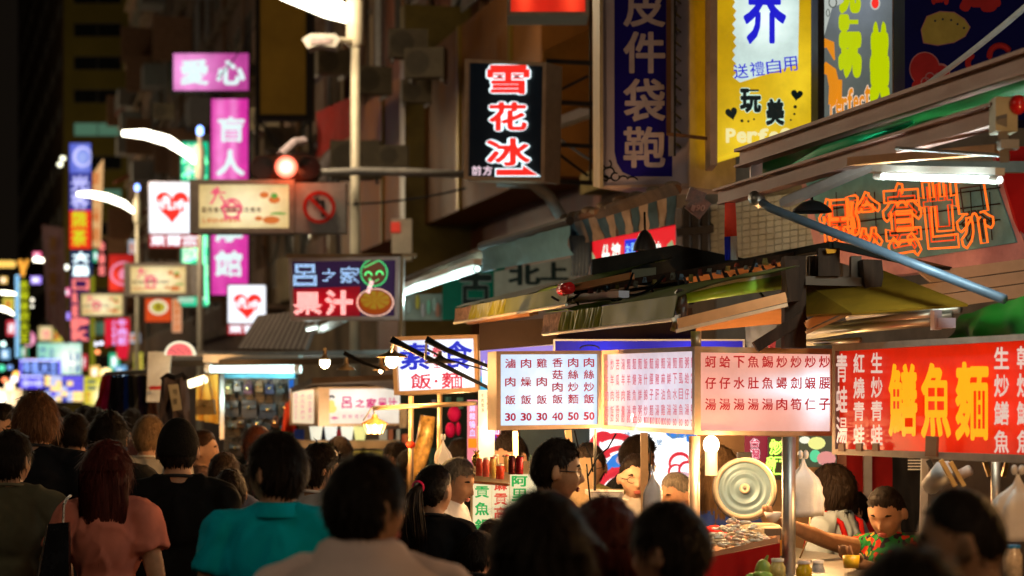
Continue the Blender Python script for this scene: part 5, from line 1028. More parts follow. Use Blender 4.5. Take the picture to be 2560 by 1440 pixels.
for k in range(16):
    x0 = 1513 + 13.4 * k + .06 * k * k; wd = 8 + .15 * k
    for j in range(4):
        yt = 898 - k * .35 + j * 39; letters(mb, pl, txt[(k * 4 + j) % len(txt)], (x0, yt, x0 + wd, yt + 27), .02)
    for j, c_ in enumerate(('50', '50', '50', '80', '80', '100', '50', '100', '100', '100', '100', '80', '80', '80', '80', '70')[k]): letters(mb, pl, c_, (x0 + j * (wd / (2.1 if k != 5 else 3)), 1036 + k * .9, x0 + (j + .85) * wd / 2.1, 1053 + k * .9), .03)
mb.build('lettering', em('rose menu print', (.78, .12, .2), .7), r)
pl = face(8.4)
r = sign('menu_box', 'salmon white menu box with nine soups and stir fries and a bright centre', pl, [(1737, 866), (2080, 872), (2080, 1090), (1737, 1087)], 13, CR2, em('menu salmon', (.88, .4, .3), 1.0, hot=([(.74, .55, .36, .16), (.92, .42, .16, .4)], 1.4, (.82, .92, 1)), samp=True), th=.12, cat='menu box', inner=[(1752, 881), (2076, 886), (2076, 1078), (1752, 1077)])  # white centre is light on the panel, drawn into its glow
mb = MB()
for j, s_ in enumerate(('蚵蛤下魚鯣炒炒炒炒', '仔仔水肚魚蟳劍蝦腰', '湯湯湯湯湯肉筍仁子')):
    for k, ch in enumerate(s_): letters(mb, pl, ch, (1763 + k * 35.6, 890 + j * 53, 1790 + k * 35.6, 919 + j * 53), .028)
mb.build('lettering', em('scarlet menu print', (.62, .005, .01), .72), r)
lamp('AREA', W(1370, 980, 8.8), 0.001, (1, 1, 1), .1, r) if False else None
pl = two(2080, 8.1, 2560, 6.92)
r = sign('menu_box', 'bright red menu box reading 鱔魚麵 in large yellow characters', pl, [(2080, 862), (2640, 830), (2640, 1162), (2080, 1136)], 12, mat('brown grey menu frame', (.3, .22, .17), .5, .1, .25, 10), em('fiery red acrylic', (.62, .01, .0), .8, hot=([(.5, .45, .35, .5)], 1.45, (.95, .02, .0)), samp=True), th=.14, cat='menu box', inner=[(2088, 878), (2636, 846), (2636, 1140), (2088, 1122)])
mb = MB()
for ch, bx in (('鱔', (2223, 912, 2292, 1088)), ('魚', (2304, 910, 2376, 1092)), ('麵', (2390, 908, 2470, 1098))): letters(mb, pl, ch, bx, .05)
mb.build('lettering', em('amber yellow print', (1, .42, .0), .95), r)
mb = MB()
column(mb, pl, '青蛙湯', 2091, 2118, ((885, 955), (966, 1030), (1042, 1108)), .035); column(mb, pl, '紅燒青蛙', 2134, 2161, ((884, 932), (944, 996), (1004, 1052), (1062, 1112)), .035); column(mb, pl, '生炒青蛙', 2178, 2206, ((882, 932), (942, 994), (1002, 1052), (1062, 1112)), .035)
column(mb, pl, '生炒鱔魚', 2486, 2522, ((868, 922), (936, 992), (1004, 1062), (1076, 1132)), .035); column(mb, pl, '乾炒鱔魚', 2543, 2580, ((866, 922), (934, 992), (1004, 1062), (1076, 1132)), .035)
mb.build('small_lettering', em('pale rose print', (.85, .6, .5), .8), r)
for x in (2101, 2145, 2186): MB().prism(pl, rect(x - 6, 1108, x + 8, 1128), .01, .015).build('clip', mat('brown clip', (.2, .08, .04), .5), r)
MB().prism(pl, [(2314, 1090), (2342, 1092), (2340, 1142), (2312, 1140)], .01, .02).build('clip', mat('brown clip'), r)

# wires, rags and ties that clutter the cart roofs
for k in range(9):
    x = 1380 + k * 62; y = 742 - k * 7 + 26 * math.sin(k * 2.3); d = 9.3 - k * .11; a = W(x, y, d); b_ = W(x + 60 + 40 * rng.random(), y - 10 + 40 * math.sin(k * 1.7), d - .2)
    solo(MB().tube([a.lerp(b_, t) - Vector((0, 0, (.03 + .04 * (k % 3)) * 4 * t * (1 - t))) for t in np.linspace(0, 1, 9)], .006, 4), 'wire', CABLE, 'thin sagging wire over the food cart roofs', 'wire', 'sagging wires over the food cart roofs')['label'] = 'thin sagging wire over the food cart roofs, ' + ['farthest left', 'second from left', 'third from left', 'fourth from left', 'middle one', 'fourth from right', 'third from right', 'second from right', 'farthest right'][k]
TIE = [mat('faded red rag', (.12, .025, .015), .8), mat('dusty plastic strip', (.12, .1, .07), .6), mat('blue grey rag'), mat('yellowed strip', (.16, .11, .03), .7)]
r = thing('tied_rags', 'rags and plastic strips tied along the beam under the dark roof edge', 'rags', W(1650, 720, 9))
for k in range(22):
    x = 1470 + k * 23; y = 720 - k * 3.6 + 6 * math.sin(k * 1.9); d = 9.15 - k * .04; L_ = 9 + 12 * rng.random()
    MB().cloth(W(x, y, d), W(x + 7 + 5 * rng.random(), y, d), W(x + 9 + 6 * rng.random(), y + L_, d), W(x - 3, y + L_ * .9, d), 4, 5, .03, 3, seed=k + 60).build('rag', TIE[k % 4], r, smooth=True)
r = thing('beam', 'dark beam with tied rags above the nearer olive awning', 'beam', W(1650, 715, 9.1)); MB().bar(W(1440, 728, 9.35), W(1990, 640, 8.4), .03, .03).build('bar', WOOD, r); MB().bar(W(1440, 745, 9.4), W(1720, 705, 8.9), .015, .015).build('lower_rod', DARK, r)
# ================================================================ goods and gear of the stalls
def lattice(q, pl, x0, y0, x1, y1, nx, ny, r=.004):
    for i in range(nx + 1): x = x0 + (x1 - x0) * i / nx; q.bar(pl.hit([(x, y0)])[0], pl.hit([(x, y1)])[0], r * 2)
    for j in range(ny + 1): y = y0 + (y1 - y0) * j / ny; q.bar(pl.hit([(x0, y)], .01)[0], pl.hit([(x1, y)], .01)[0], r * 2)
# bag and clothes stalls, left centre
r = thing('bag_stall', 'bag stall with a thin roof and wire grid under the cyan tube lights', 'stall', W(640, 1000, 17)); pl = face(17.2)
q = MB(); q.slab([W(420, 902, 17), W(985, 892, 15.4), W(985, 880, 19), W(380, 878, 21)], .05); q.build('roof', mat('grey stall roof', (.07, .06, .05), .7), r)
for k, (a, b_) in enumerate((((513, 900), (980, 893)), ((440, 888), (980, 880)), ((560, 940), (740, 940)), ((555, 905), (555, 1100)), ((740, 905), (740, 1060)))): MB().bar(W(*a, 16.9), W(*b_, 16.6), .035).build('rail', [WHITEP, GREYP, mat('sky blue rail', (.1, .4, .6), .5, emit=(.1, .45, .7), es=.3), STEEL, STEEL][k], r)
q = MB(); lattice(q, pl, 562, 945, 736, 1125, 24, 22, .005); q.build('wire_grid', mat('pale wire', (.45, .42, .36), .4, .5), r, kind='stuff')
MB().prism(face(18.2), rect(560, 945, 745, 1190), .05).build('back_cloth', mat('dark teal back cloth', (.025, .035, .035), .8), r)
tube_light('tube_light', W(514, 921, 16.7), W(752, 923, 16.5), .034, TUBC, 'thick bright cyan tube light over the bag stall', 5, (.65, 1, .95))
bagc = [(.035, .037, .04), (.05, .05, .055), (.03, .04, .06), (.09, .06, .03), (.04, .045, .05), (.06, .045, .035), (.015, .015, .02)]
def handbag(px, py, wd, ht, d, col, label, handle=1.0):
    c = W(px, py, d); s = d / F; r = thing('handbag', label, 'handbag', c, 'handbags hung on the grid'); w_, h_ = wd * s, ht * s
    q = MB(); b = w_ / 2
    P = [(-b, 0), (b, 0), (b * .88, h_), (-b * .88, h_)]
    F_ = [c + Vector((x, -.06, z)) for x, z in P]; B_ = [c + Vector((x * .96, .06, z)) for x, z in P]; q.add(F_ + B_, [(0, 1, 2, 3), (7, 6, 5, 4), (0, 4, 5, 1), (1, 5, 6, 2), (2, 6, 7, 3), (3, 7, 4, 0)]); m = mat('leather %s' % str(col), col, .4, 0, .3, 12, .2); q.build('body', m, r)
    MB().cloth(c + Vector((-b * .9, -.065, h_)), c + Vector((b * .9, -.065, h_)), c + Vector((b * .85, -.075, h_ * .55)), c + Vector((-b * .85, -.075, h_ * .55)), 8, 4, .01, 2, seed=px).build('flap', m, r)
    MB().tube([c + Vector((-b * .6, 0, h_)), c + Vector((-b * .25, 0, h_ * (1 + .8 * handle))), c + Vector((b * .05, 0, h_ * (1 + 1.1 * handle))), c + Vector((b * .35, 0, h_ * (1 + .7 * handle))), c + Vector((b * .65, 0, h_))], .008, 6).build('handle', m, r)
    MB().ell(c + Vector((0, -.085, h_ * .6)), (.012, .008, .012), 8, 6).build('clasp', mat('gold clasp', (.8, .55, .2), .2, 1), r)
pos = ['at the far left of the top row', 'second of the top row', 'third of the top row', 'rightmost of the top row']
for k, (x, y, a, b_) in enumerate(((582, 1042, 36, 40), (625, 1045, 40, 44), (672, 1046, 44, 36), (715, 1040, 34, 34))): handbag(x, y, a, b_, 17.0, bagc[k], 'dark handbag ' + pos[k] + ' on the wire grid')
for k, (x, y, a, b_) in enumerate(((585, 1090, 34, 38), (622, 1095, 38, 34), (664, 1092, 34, 36), (703, 1096, 36, 34))): handbag(x, y, a, b_, 16.95, bagc[(k + 3) % 7], 'handbag ' + pos[k].replace('top', 'second') + ' on the wire grid', .5)
for k, (x, y, a, b_) in enumerate(((590, 1140, 34, 34), (632, 1145, 36, 34), (676, 1142, 34, 34))): handbag(x, y, a, b_, 16.9, bagc[(k + 5) % 7], 'small bag ' + pos[k].replace('top', 'lowest') + ' on the wire grid', .4)
for k, (x, y, a, b_, c_) in enumerate(((572, 985, 20, 24, 'olive'), (596, 978, 18, 26, 'grey'), (622, 985, 22, 22, 'plum'), (650, 980, 18, 24, 'tan'), (676, 985, 22, 24, 'navy'), (704, 982, 20, 22, 'black'), (604, 1068, 20, 18, 'brown'), (646, 1070, 22, 18, 'slate'), (690, 1068, 20, 18, 'rust'), (720, 1088, 20, 26, 'moss'))):
    handbag(x, y, a, b_, 16.85, {'olive': (.06, .06, .02), 'grey': (.08, .08, .08), 'plum': (.06, .02, .05), 'tan': (.2, .12, .05), 'navy': (.02, .03, .09), 'black': (.01, .01, .01), 'brown': (.07, .035, .015), 'slate': (.05, .06, .07), 'rust': (.14, .04, .015), 'moss': (.04, .05, .02)}[c_], 'small ' + c_ + ' bag hung between the larger handbags on the wire grid', .5)
handbag(516, 1037, 46, 38, 16, (.55, .3, .08), 'tan handbag with a long strap glowing under the yellow light', 1.6)
solo(MB().cloth(W(490, 940, 16.8), W(545, 935, 16.8), W(548, 1060, 16.8), W(492, 1050, 16.8), 14, 10, .05, 4, seed=3), 'hanging_cloth', mat('yellow light-tinted cloth', (.6, .35, .06), .7, emit=(.8, .42, .05), es=.25), 'golden cloth coloured as lit by a warm lamp behind the tan handbag', 'cloth', smooth=True)  # yellow lamplight mixed into the cloth's colour
solo(MB().tube([W(474, 960, 16.5), W(512, 948, 16.4)], .035, 8), 'warm_lamp', em('warm white lamp', (1, .85, .5), 4), 'short warm white lamp right of the grey tunic', 'lamp', smooth=True); lamp('POINT', W(500, 960, 16.2), 14, WARM, .1)
solo(MB().cloth(W(722, 950, 16.8), W(742, 948, 16.8), W(738, 1010, 16.8), W(724, 1005, 16.8), 6, 6, .05, 3, seed=11), 'blue_garment', mat('bright blue fabric', (.02, .15, .7), .7), 'bright blue garment hanging at the right end of the bag stall', 'garment', smooth=True)
solo(MB().cloth(W(713, 1010, 16.6), W(738, 990, 16.6), W(742, 1080, 16.6), W(704, 1080, 16.6), 6, 8, .05, 3, seed=12), 'red_garment', mat('bright red fabric', (.75, .05, .01), .7), 'bright red garment at the left edge of the juice stall', 'garment', smooth=True)
r = thing('sign_board', 'plain white board standing at the left of the bag stall', 'board', W(395, 940, 16.6)); MB().prism(face(16.8), [(370, 879), (428, 879), (420, 960), (420, 1005), (366, 1005)], .05).build('board', mat('plain white board', (.75, .75, .7), .5, emit=(.8, .82, .75), es=.45), r); MB().prism(face(16.78), rect(375, 965, 402, 974), .01).build('red_stripe', mat('red print', (.6, .03, .03)), r)
MB().prism(face(16.75), rect(378, 978, 400, 984), .01).build('white_strip', WHITEP, r)
r = thing('watermelon_sign', 'half round watermelon slice sign on the stall roof', 'sign', W(449, 885, 16.6)); pl = face(16.6)
MB().prism(pl, circ(449, 888, 39, 36, n=24, a0=0, a1=180), .06).build('rind', em('cream rind', (.95, .9, .65), .9), r); MB().prism(pl, circ(449, 888, 32, 29, n=24, a0=0, a1=180), .02, .01).build('flesh', em('watermelon pink', (.9, .16, .17), .9), r)
q = MB(); 
for k in range(8): q.prism(pl, circ(427 + k * 6.3, 874 + (k % 3) * 4, 1.2, 2, n=6), .002, .014)
q.build('seeds', BLACKM, r)
r = thing('tunic', 'grey sleeveless tunic with a pale tag hanging beside the white board', 'garment', W(438, 1000, 14)); m = mat('dusty grey fabric', (.13, .1, .1), .85, 0, .3, 6, .2)
MB().cloth(W(404, 945, 14), W(466, 942, 14), W(482, 1088, 14), W(394, 1090, 14), 20, 16, .12, 4, seed=14).build('body', m, r, smooth=True)
MB().tube([W(404, 950, 14), W(420, 938, 14), W(438, 944, 13.95), W(455, 936, 14), W(466, 948, 14)], .02, 6).build('collar', DARK, r)
MB().prism(face(13.8), [(420, 962), (445, 960), (455, 1024), (432, 1028)], .005).build('tag', mat('cream card', (.55, .48, .32), .6), r)
q = MB(); column(q, face(13.79), '特價', 433, 443, ((972, 988), (996, 1012)), .0); q.build('tag_print', mat('thin dark print'), r)
r = thing('clothes_rack', 'round rack crowded with dark garments at centre left', 'clothes rack', W(320, 1000, 18)); MB().tube([W(262, 935, 18), W(375, 928, 18)], .02, 8).tube([W(262, 935, 18), W(258, 1200, 18)], .02, 8).tube([W(375, 928, 18), W(378, 1200, 18)], .02, 8).build('frame', STEEL, r)
gc = [(.4, .02, .02), (.5, .02, .12), (.015, .012, .02), (.02, .02, .03), (.03, .02, .04), (.01, .05, .35), (.03, .03, .03), (.2, .15, .1), (.05, .03, .08), (.02, .02, .02), (.12, .05, .03)]
gn = ['red', 'raspberry', 'black', 'charcoal', 'plum', 'royal blue', 'sooty', 'tan', 'violet grey', 'jet black', 'rust']
for k in range(11):
    x = 256 + k * 11; y1 = 1050 if k > 1 else 1045; dx = -18 if k < 2 else (k - 5) * 2
    o = solo(MB().cloth(W(x, 940, 17.8 - .03 * k), W(x + 16, 938, 17.8 - .03 * k), W(x + 20 + dx, y1, 17.6 - .03 * k), W(x - 4 + dx, y1, 17.6 - .03 * k), 8, 12, .1, 3, seed=20 + k), 'garment', mat('garment %s' % gn[k], gc[k], .8, 0, .35, 6), gn[k] + ' garment hanging on the round clothes rack', 'garment', 'garments on the clothes rack', smooth=True)
# juice stall
r = thing('juice_stall', 'juice stall under a lit fascia reading 呂之家果汁', 'stall', W(870, 1060, 14.5)); pl = two(800, 14.4, 1012, 14.6)
JW = em('juice white acrylic', (1, .88, .72), .82, hot=([(.45, .7, .4, .4)], 1.3, (1, 1, .95)), samp=True)
MB().ring(pl, [(797, 968), (1012, 966), (1012, 1064), (797, 1066)], [(803, 973), (1008, 971), (1008, 1058), (803, 1060)], .16, .01).build('frame', CR2, r); MB().prism(pl, [(803, 973), (1008, 971), (1008, 1058), (803, 1060)], .14, -.01).build('panel', JW, r)
mb = MB()
for ch, bx in (('呂', (855, 992, 879, 1020)), ('之', (888, 998, 912, 1018)), ('家', (916, 996, 941, 1020)), ('果', (945, 996, 967, 1019)), ('汁', (971, 995, 992, 1018))): letters(mb, pl, ch, bx, .05)
mb.build('lettering', em('raspberry print', (.75, .03, .2), .8), r)
mb = MB()
for k, ch in enumerate('新鮮現打果汁'): letters(mb, pl, ch, (856 + k * 15, 1036, 866 + k * 15, 1046), .0)
mb.prism(pl, [(826, 1045), (836, 1041), (848, 1045), (836, 1049)], .002, .006); mb.build('small_lettering', em('rose print', (.75, .15, .3), .8), r)
MB().prism(pl, circ(828, 1010, 9, 10, n=14), .002, .006).prism(pl, circ(828, 1022, 14, 11, n=14), .002, .005).build('pear_picture', em('yellow pear print', (.85, .75, .2), .9), r); MB().tube(list(pl.hit([(823, 993), (830, 990), (836, 994)], .006)), .008, 5).build('pear_stem', BLACKM, r)
pl2 = two(725, 15.6, 797, 14.4); MB().ring(pl2, [(724, 972), (796, 968), (796, 1066), (724, 1062)], [(728, 977), (790, 973), (790, 1060), (728, 1057)], .08, .01).build('frame', CR2, r); MB().prism(pl2, [(728, 977), (790, 973), (790, 1060), (728, 1057)], .06, 0).build('side_panel', em('juice cream acrylic', (1, .8, .52), .85, samp=True), r)
mb = MB()
for k, s_ in enumerate(('西瓜汁三十', '木瓜牛奶汁', '綜合果汁')): mb = MB(); column(mb, pl2, s_, 734 + k * 18, 744 + k * 18, spread(s_, 984, 1050), .0, .02); mb.build('side_lettering', em('rose print'), r)
q = MB(); q.slab([W(780, 945, 14), W(1000, 935, 14), W(1012, 966, 14.6), W(724, 970, 15.6)], .04); q.build('roof', mat('dirty brown canopy edge'), r)
MB().box(W(850, 1110, 15) , (.9, .4, .06)).build('shelf', mat('warm shelf', (.5, .3, .15), .5), r)
MB().box(W(850, 1260, 15), (.9, .5, .8)).build('counter', mat('yellow stall front', (.6, .5, .1), .5), r)
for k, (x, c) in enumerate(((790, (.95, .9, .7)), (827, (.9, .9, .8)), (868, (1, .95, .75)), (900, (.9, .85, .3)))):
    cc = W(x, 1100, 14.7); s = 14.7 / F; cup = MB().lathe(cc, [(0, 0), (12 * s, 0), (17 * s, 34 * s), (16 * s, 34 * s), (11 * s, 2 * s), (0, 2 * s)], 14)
    solo(cup, 'juice_cup', em('glow-painted cup %d' % k, c, .9), ['leftmost', 'second', 'third', 'rightmost yellow'][k] + ' of the big glowing juice cups under the juice fascia', 'cup', 'juice cups on the juice stall', smooth=True)  # cups emit in place of the stall light on them
for k, (x, c, n_) in enumerate(((748, (.02, .05, .3), 'blue'), (812, (.03, .03, .06), 'black'), (850, (.5, .03, .05), 'red'), (960, (.85, .85, .8), 'white'), (980, (.6, .2, .1), 'brown'), (995, (.8, .8, .75), 'cream'))):
    solo(MB().box(W(x, 1095, 15.1), (.07, .06, .13)), 'carton', mat('carton ' + n_, c, .5, emit=c, es=.25), n_ + ' carton standing on the shelf of the juice stall', 'carton', 'cartons on the juice stall')
lamp('POINT', W(850, 1085, 14.0), 9, (1, .85, .6), .15)
# bulbs with tin shades, poles
def shade_lamp(px, py, d, rpx, label, lit, power=30, tilt=0, bulb=11):
    c = W(px, py, d); s = d / F; r = thing('hanging_lamp', label, 'lamp', c)
    MB().lathe(c, [(rpx * s, 0), (rpx * s * .9, 5 * s), (rpx * s * .35, 12 * s), (5 * s, 20 * s), (5 * s, 30 * s)], 20).build('shade', mat('tin shade', (.25, .18, .1), .4, .5), r, smooth=True)
    if lit:
        MB().ell(c + Vector((0, 0, -bulb * s * .5)), (bulb * s, bulb * s, bulb * s * 1.15), 14, 10).build('bulb', em('glowing bulb', (1, .82, .5), 14), r, smooth=True); lamp('POINT', c + Vector((0, -.02, -bulb * s * 1.9)), power, WARM, .05, r)
    return r
shade_lamp(980, 893, 10.2, 40, 'brightest tin shaded bulb in front of the white 素食 sign', True, 42, bulb=17)
shade_lamp(812, 900, 12.5, 14, 'small bright bulb under a tin shade above the juice stall', True, 26, bulb=13)
shade_lamp(1100, 908, 10.0, 40, 'unlit dark tin shade hanging in front of the 素食 sign', False)
shade_lamp(865, 925, 12.0, 24, 'dim flat tin shade right of the small bright bulb', False)
shade_lamp(952, 925, 11.5, 22, 'warm lit tin shade just below the brightest bulb', True, 5, bulb=5)
for k, (a, b_, rr, dd) in enumerate((((978, 848), (1232, 975), .018, 10), ((1065, 848), (1236, 922), .018, 9.9), ((860, 882), (960, 925), .014, 11.5), ((1065, 872), (1232, 930), .006, 9.95))):
    solo(MB().tube([W(*a, dd), W(a[0] + 50, a[1] + 26, dd), W(*b_, dd - .2)], [rr * 1.0, rr * .75, rr * .45], 8), 'lamp_pole', CABLE, ['longest black pole slanting down to the menu box', 'second black pole, higher, across the 素食 sign', 'short black pole above the juice stall', 'thin black wire under the second black pole'][k], 'pole', smooth=True)
for x, y, dd in ((1065, 850, 9.9), (1062, 905, 9.9), (985, 850, 10)): pass
solo(MB().tube([W(1066, 855, 9.9), W(1063, 900, 9.95)], .006, 5).tube([W(984, 855, 10), W(978, 880, 10.1)], .006, 5), 'lamp_hook', STEEL, 'thin hooks holding the two tin shades to the black poles', 'hook')
STW = mat('warm light-tinted pole', (.6, .42, .24), .35, .6, .15, 12)  # metal colour warmed to stand for the bulbs' light
solo(MB().tube([W(935, 1020, 10.4), W(1190, 1008, 10.0)], .012, 8), 'cross_pole', STW, 'thin horizontal pole holding the glass lantern', 'pole', smooth=True)
solo(MB().tube([W(1100, 985, 10.3), W(1098, 1250, 10.3)], .014, 8), 'upright_pole', STW, 'upright pole under the middle of the 素食 sign', 'pole', smooth=True)
solo(MB().tube([W(1028, 990, 10.4), W(1026, 1300, 10.4)], .014, 8), 'upright_pole', STW, 'upright pole under the left end of the 素食 sign', 'pole', smooth=True)
solo(MB().ell(W(1027, 1112, 10.38), (.025, .02, .02), 8, 6), 'red_cord_knot', mat('red cord', (.6, .05, .02)), 'red cord knotted on the left upright pole', 'cord', smooth=True)
# glass lantern
c = W(937, 1060, 10.4); s = 10.4 / F; r = thing('glass_lantern', 'glass pendant lantern with a bright bulb below the horizontal pole', 'lantern', c)
MB().lathe(c, [(36 * s, 0), (30 * s, 5 * s), (10 * s, 14 * s), (6 * s, 24 * s)], 12).build('cap', mat('orange tin', (.6, .3, .1), .35, .4), r, smooth=True); MB().lathe(c, [(28 * s, -1 * s), (18 * s, -24 * s), (0, -26 * s)], 8).build('glass', mat('lantern glass', (1, .9, .7), .1, 0, 0, emit=(1, .8, .45), es=.7, trans=.6), r)
q = MB()
for k in range(8): a = k * math.pi / 4; q.tube([c + Vector((28 * s * math.cos(a), 28 * s * math.sin(a), 0)), c + Vector((18 * s * math.cos(a), 18 * s * math.sin(a), -24 * s))], .004, 4)
q.build('rib', CREAMP, r); MB().ell(c - Vector((0, 0, 10 * s)), (9 * s, 9 * s, 10 * s), 12, 8).build('bulb', em('glowing bulb'), r); MB().tube([c + Vector((0, 0, 24 * s)), c + Vector((-.01, 0, 44 * s))], .005, 5).tube([c + Vector((-.06, 0, 8 * s)), c + Vector((-.01, 0, 44 * s))], .004, 5).build('hook', STEEL, r); lamp('POINT', c + Vector((0, -.1, -.06)), 16, WARM, .04, r)
# big patterned wrapped pole, pink backpack, white plastic bag (behind)
solo(MB().tube([W(1070, 1040, 12), W(1062, 1100, 12), W(1042, 1160, 12), W(1036, 1260, 12)], [.045, .05, .055, .06], 14), 'wrapped_bundle', mat('gold patterned wrap', (.6, .34, .08), .35, .2, .9, 18), 'tall bundle wrapped in gold patterned sheet behind the left pole', 'bundle', smooth=True)
r = thing('backpack', 'raspberry pink backpack hanging behind the right upright pole', 'backpack', W(1135, 1050, 12.5)); PK = mat('raspberry fabric', (.55, .01, .12), .6, 0, .25, 8, emit=(.6, .01, .12), es=.12)
MB().ell(W(1136, 1035, 12.5), (.042, .05, .05), 14, 10).build('upper_pocket', PK, r, smooth=True); MB().ell(W(1126, 1075, 12.5), (.033, .05, .05), 12, 8).build('lower_pocket', PK, r, smooth=True); MB().ell(W(1146, 1072, 12.5), (.018, .05, .045), 10, 8).build('side_pocket', PK, r, smooth=True)
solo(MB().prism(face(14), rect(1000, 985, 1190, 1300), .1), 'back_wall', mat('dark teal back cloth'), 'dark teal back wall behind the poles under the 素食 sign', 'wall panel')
for k, (x, y, w_, h_, c, n_) in enumerate(((1008, 1010, 20, 60, (.7, .65, .55), 'pale'), (1120, 992, 14, 26, (.1, .3, .35), 'teal'), (1150, 994, 16, 28, (.15, .4, .4), 'sea green'), (1085, 1000, 12, 20, (.3, .35, .6), 'lilac'), (1012, 1085, 14, 40, (.75, .3, .2), 'salmon'), (1082, 1120, 20, 50, (.05, .12, .12), 'bottle green'))):
    solo(MB().cloth(W(x - w_ / 2, y, 13.6), W(x + w_ / 2, y, 13.6), W(x + w_ / 2, y + h_, 13.6), W(x - w_ / 2, y + h_, 13.6), 5, 5, .04, 3, seed=k + 40), 'hung_item', mat('hung ' + n_, c, .6, emit=c, es=.1), n_ + ' item hanging on the dark back wall under the 素食 sign', 'item', 'items hanging under the 素食 sign')
def plastic_bag(px, py, d, wd, ht, label, m, seed=0, tie=True, fill=None):
    c = W(px, py, d); s = d / F; r = thing('plastic_bag', label, 'plastic bag', c); vs = []; fs = []; n = 44; rows = [(0, .04), (.08, .10), (.16, .2), (.24, .42), (.33, .72), (.42, .86), (.5, .94), (.6, .93), (.7, .98), (.8, .95), (.9, 1), (1, .97)]
    for (t, k) in rows:
        for j in range(n):
            a = 2 * math.pi * j / n; rr = 1 + .14 * mnoise.noise(Vector((math.cos(a) * 2.5 + seed, math.sin(a) * 2.5, t * 3))) + .16 * (1 - t) * math.sin(a * 7 + seed + t * 3) + .07 * mnoise.noise(Vector((math.cos(a) * 7 + seed, math.sin(a) * 7, t * 9))) ; vs.append(c + Vector((wd * s * .5 * k * rr * math.copysign(abs(math.cos(a)) ** .7, math.cos(a)), wd * s * .3 * k * rr * math.sin(a), -t * ht * s + .01 * mnoise.noise(Vector((a, t * 4, seed))))))
    for i in range(len(rows) - 1):
        for j in range(n): a, b = i * n + j, i * n + (j + 1) % n; fs.append((a, b, b + n, a + n))
    MB().add(vs, fs + [tuple(range((len(rows) - 1) * n, len(rows) * n))]).build('film', m, r, smooth=True)
    q = MB(); 
    for k in (-1, 1): q.ell(c + Vector((k * wd * s * .07, 0, ht * s * .06)), (wd * s * .07, .01, ht * s * .08), 8, 6)
    q.build('knot', m, r, smooth=True)
    if fill: MB().ell(c - Vector((0, 0, ht * s * .68)), (wd * s * .4, wd * s * .2, ht * s * .28), 14, 10).build('contents', fill, r, smooth=True)
    return r
FILM = mat('milky plastic film', (.95, .88, .84), .3, 0, .1, 12, .25, trans=.12)
PLB = mat('white plastic film', (.88, .84, .8), .3, 0, .12, 12, .3, trans=.3)
plastic_bag(1108, 1098, 10.1, 46, 100, 'white knotted plastic bag hanging on the right upright pole', PLB, 1)
plastic_bag(2008, 1145, 7.95, 100, 145, 'large milky plastic bag hanging from the front steel post', FILM, 3)
plastic_bag(1632, 1178, 8.3, 50, 120, 'crumpled white carrier bags hanging on the wooden post', PLB, 5)
r = plastic_bag(2545, 1185, 6.6, 130, 165, 'clear plastic bag holding red food at the right edge', FILM, 7, fill=mat('red sauce food', (.7, .02, .01), .3, 0, .5, 20))
solo(MB().tube([W(2325, 1215, 7.4), W(2360, 1180, 7.3), W(2380, 1170, 7.3)], [.035, .045, .03], 10), 'plastic_roll', PLB, 'roll of white plastic behind the yellow bracket', 'roll', smooth=True)
for k, (pts, w_) in enumerate((([(2352, 1150), (2388, 1215)], .022), ([(2376, 1155), (2410, 1215)], .02), ([(2462, 1155), (2474, 1190)], .02), ([(2518, 1155), (2508, 1192)], .02))):
    solo(MB().bar(W(*pts[0], 7.2), W(*pts[1], 7.2), w_, .015), 'bracket_bar', mat('light-tinted yellow bracket', (.7, .42, .12), .4, .3), ['leftmost', 'second', 'third', 'rightmost'][k] + ' light-tinted yellow bracket bar under the red menu box', 'bracket', 'yellow brackets under the red menu box')  # yellow light on the bars is painted into their colour
solo(MB().tube([W(2425, 1175, 7.2), W(2385, 1195, 7.25)], .02, 10), 'clip_ring', mat('pinkish clip', (.7, .5, .4), .4), 'pinkish curled handle beside the plastic roll', 'handle', smooth=True)
# posts of the food cart
for k, (x, y0, y1, d, rr, m, lab) in enumerate(((1972, 1092, 1560, 7.9, 17, STEEL, 'thick steel post in front with the plastic bag tied on'), (1736, 1090, 1500, 8.5, 14, mat('warm light-tinted steel', (.6, .45, .33), .42, .8, .1, 15), 'steel post at the corner of the pink menu box'), (2490, 1155, 1400, 7.05, 12, mat('warm light-tinted steel'), 'steel post under the right end of the red menu box'), (1740, 828, 872, 8.6, 13, mat('warm light-tinted steel'), 'short steel post above the corner of the menu boxes'))):  # warm copy of the steel carries bulb light in its colour
    solo(MB().tube([W(x, y0, d), W(x, y1, d)], rr * d / F, 20), 'steel_post', m, lab, 'post', 'steel posts of the food cart', smooth=True)
solo(MB().bar(W(1610, 1082, 8.9), W(1612, 1290, 8.9), .032), 'wooden_post', mat('warm light-tinted timber', (.5, .34, .2), .6, 0, .3, 8), 'square pale post carrying the carrier bags', 'post')  # timber colour holds the warm light falling on it
solo(MB().tube([W(1488, 1072, 9.1), W(1487, 1260, 9.1)], .006, 6), 'thin_rod', BLACKM, 'thin black rod below the first menu box', 'rod')
solo(MB().bar(W(1420, 1075, 9.3), W(1424, 1120, 9.3), .03), 'cream_post', CR, 'cream post stub just under the first menu box', 'post')
solo(MB().bar(W(1288, 1078, 9.6), W(1290, 1170, 9.6), .025), 'cream_post', CR, 'cream post behind the sauce counter', 'post')
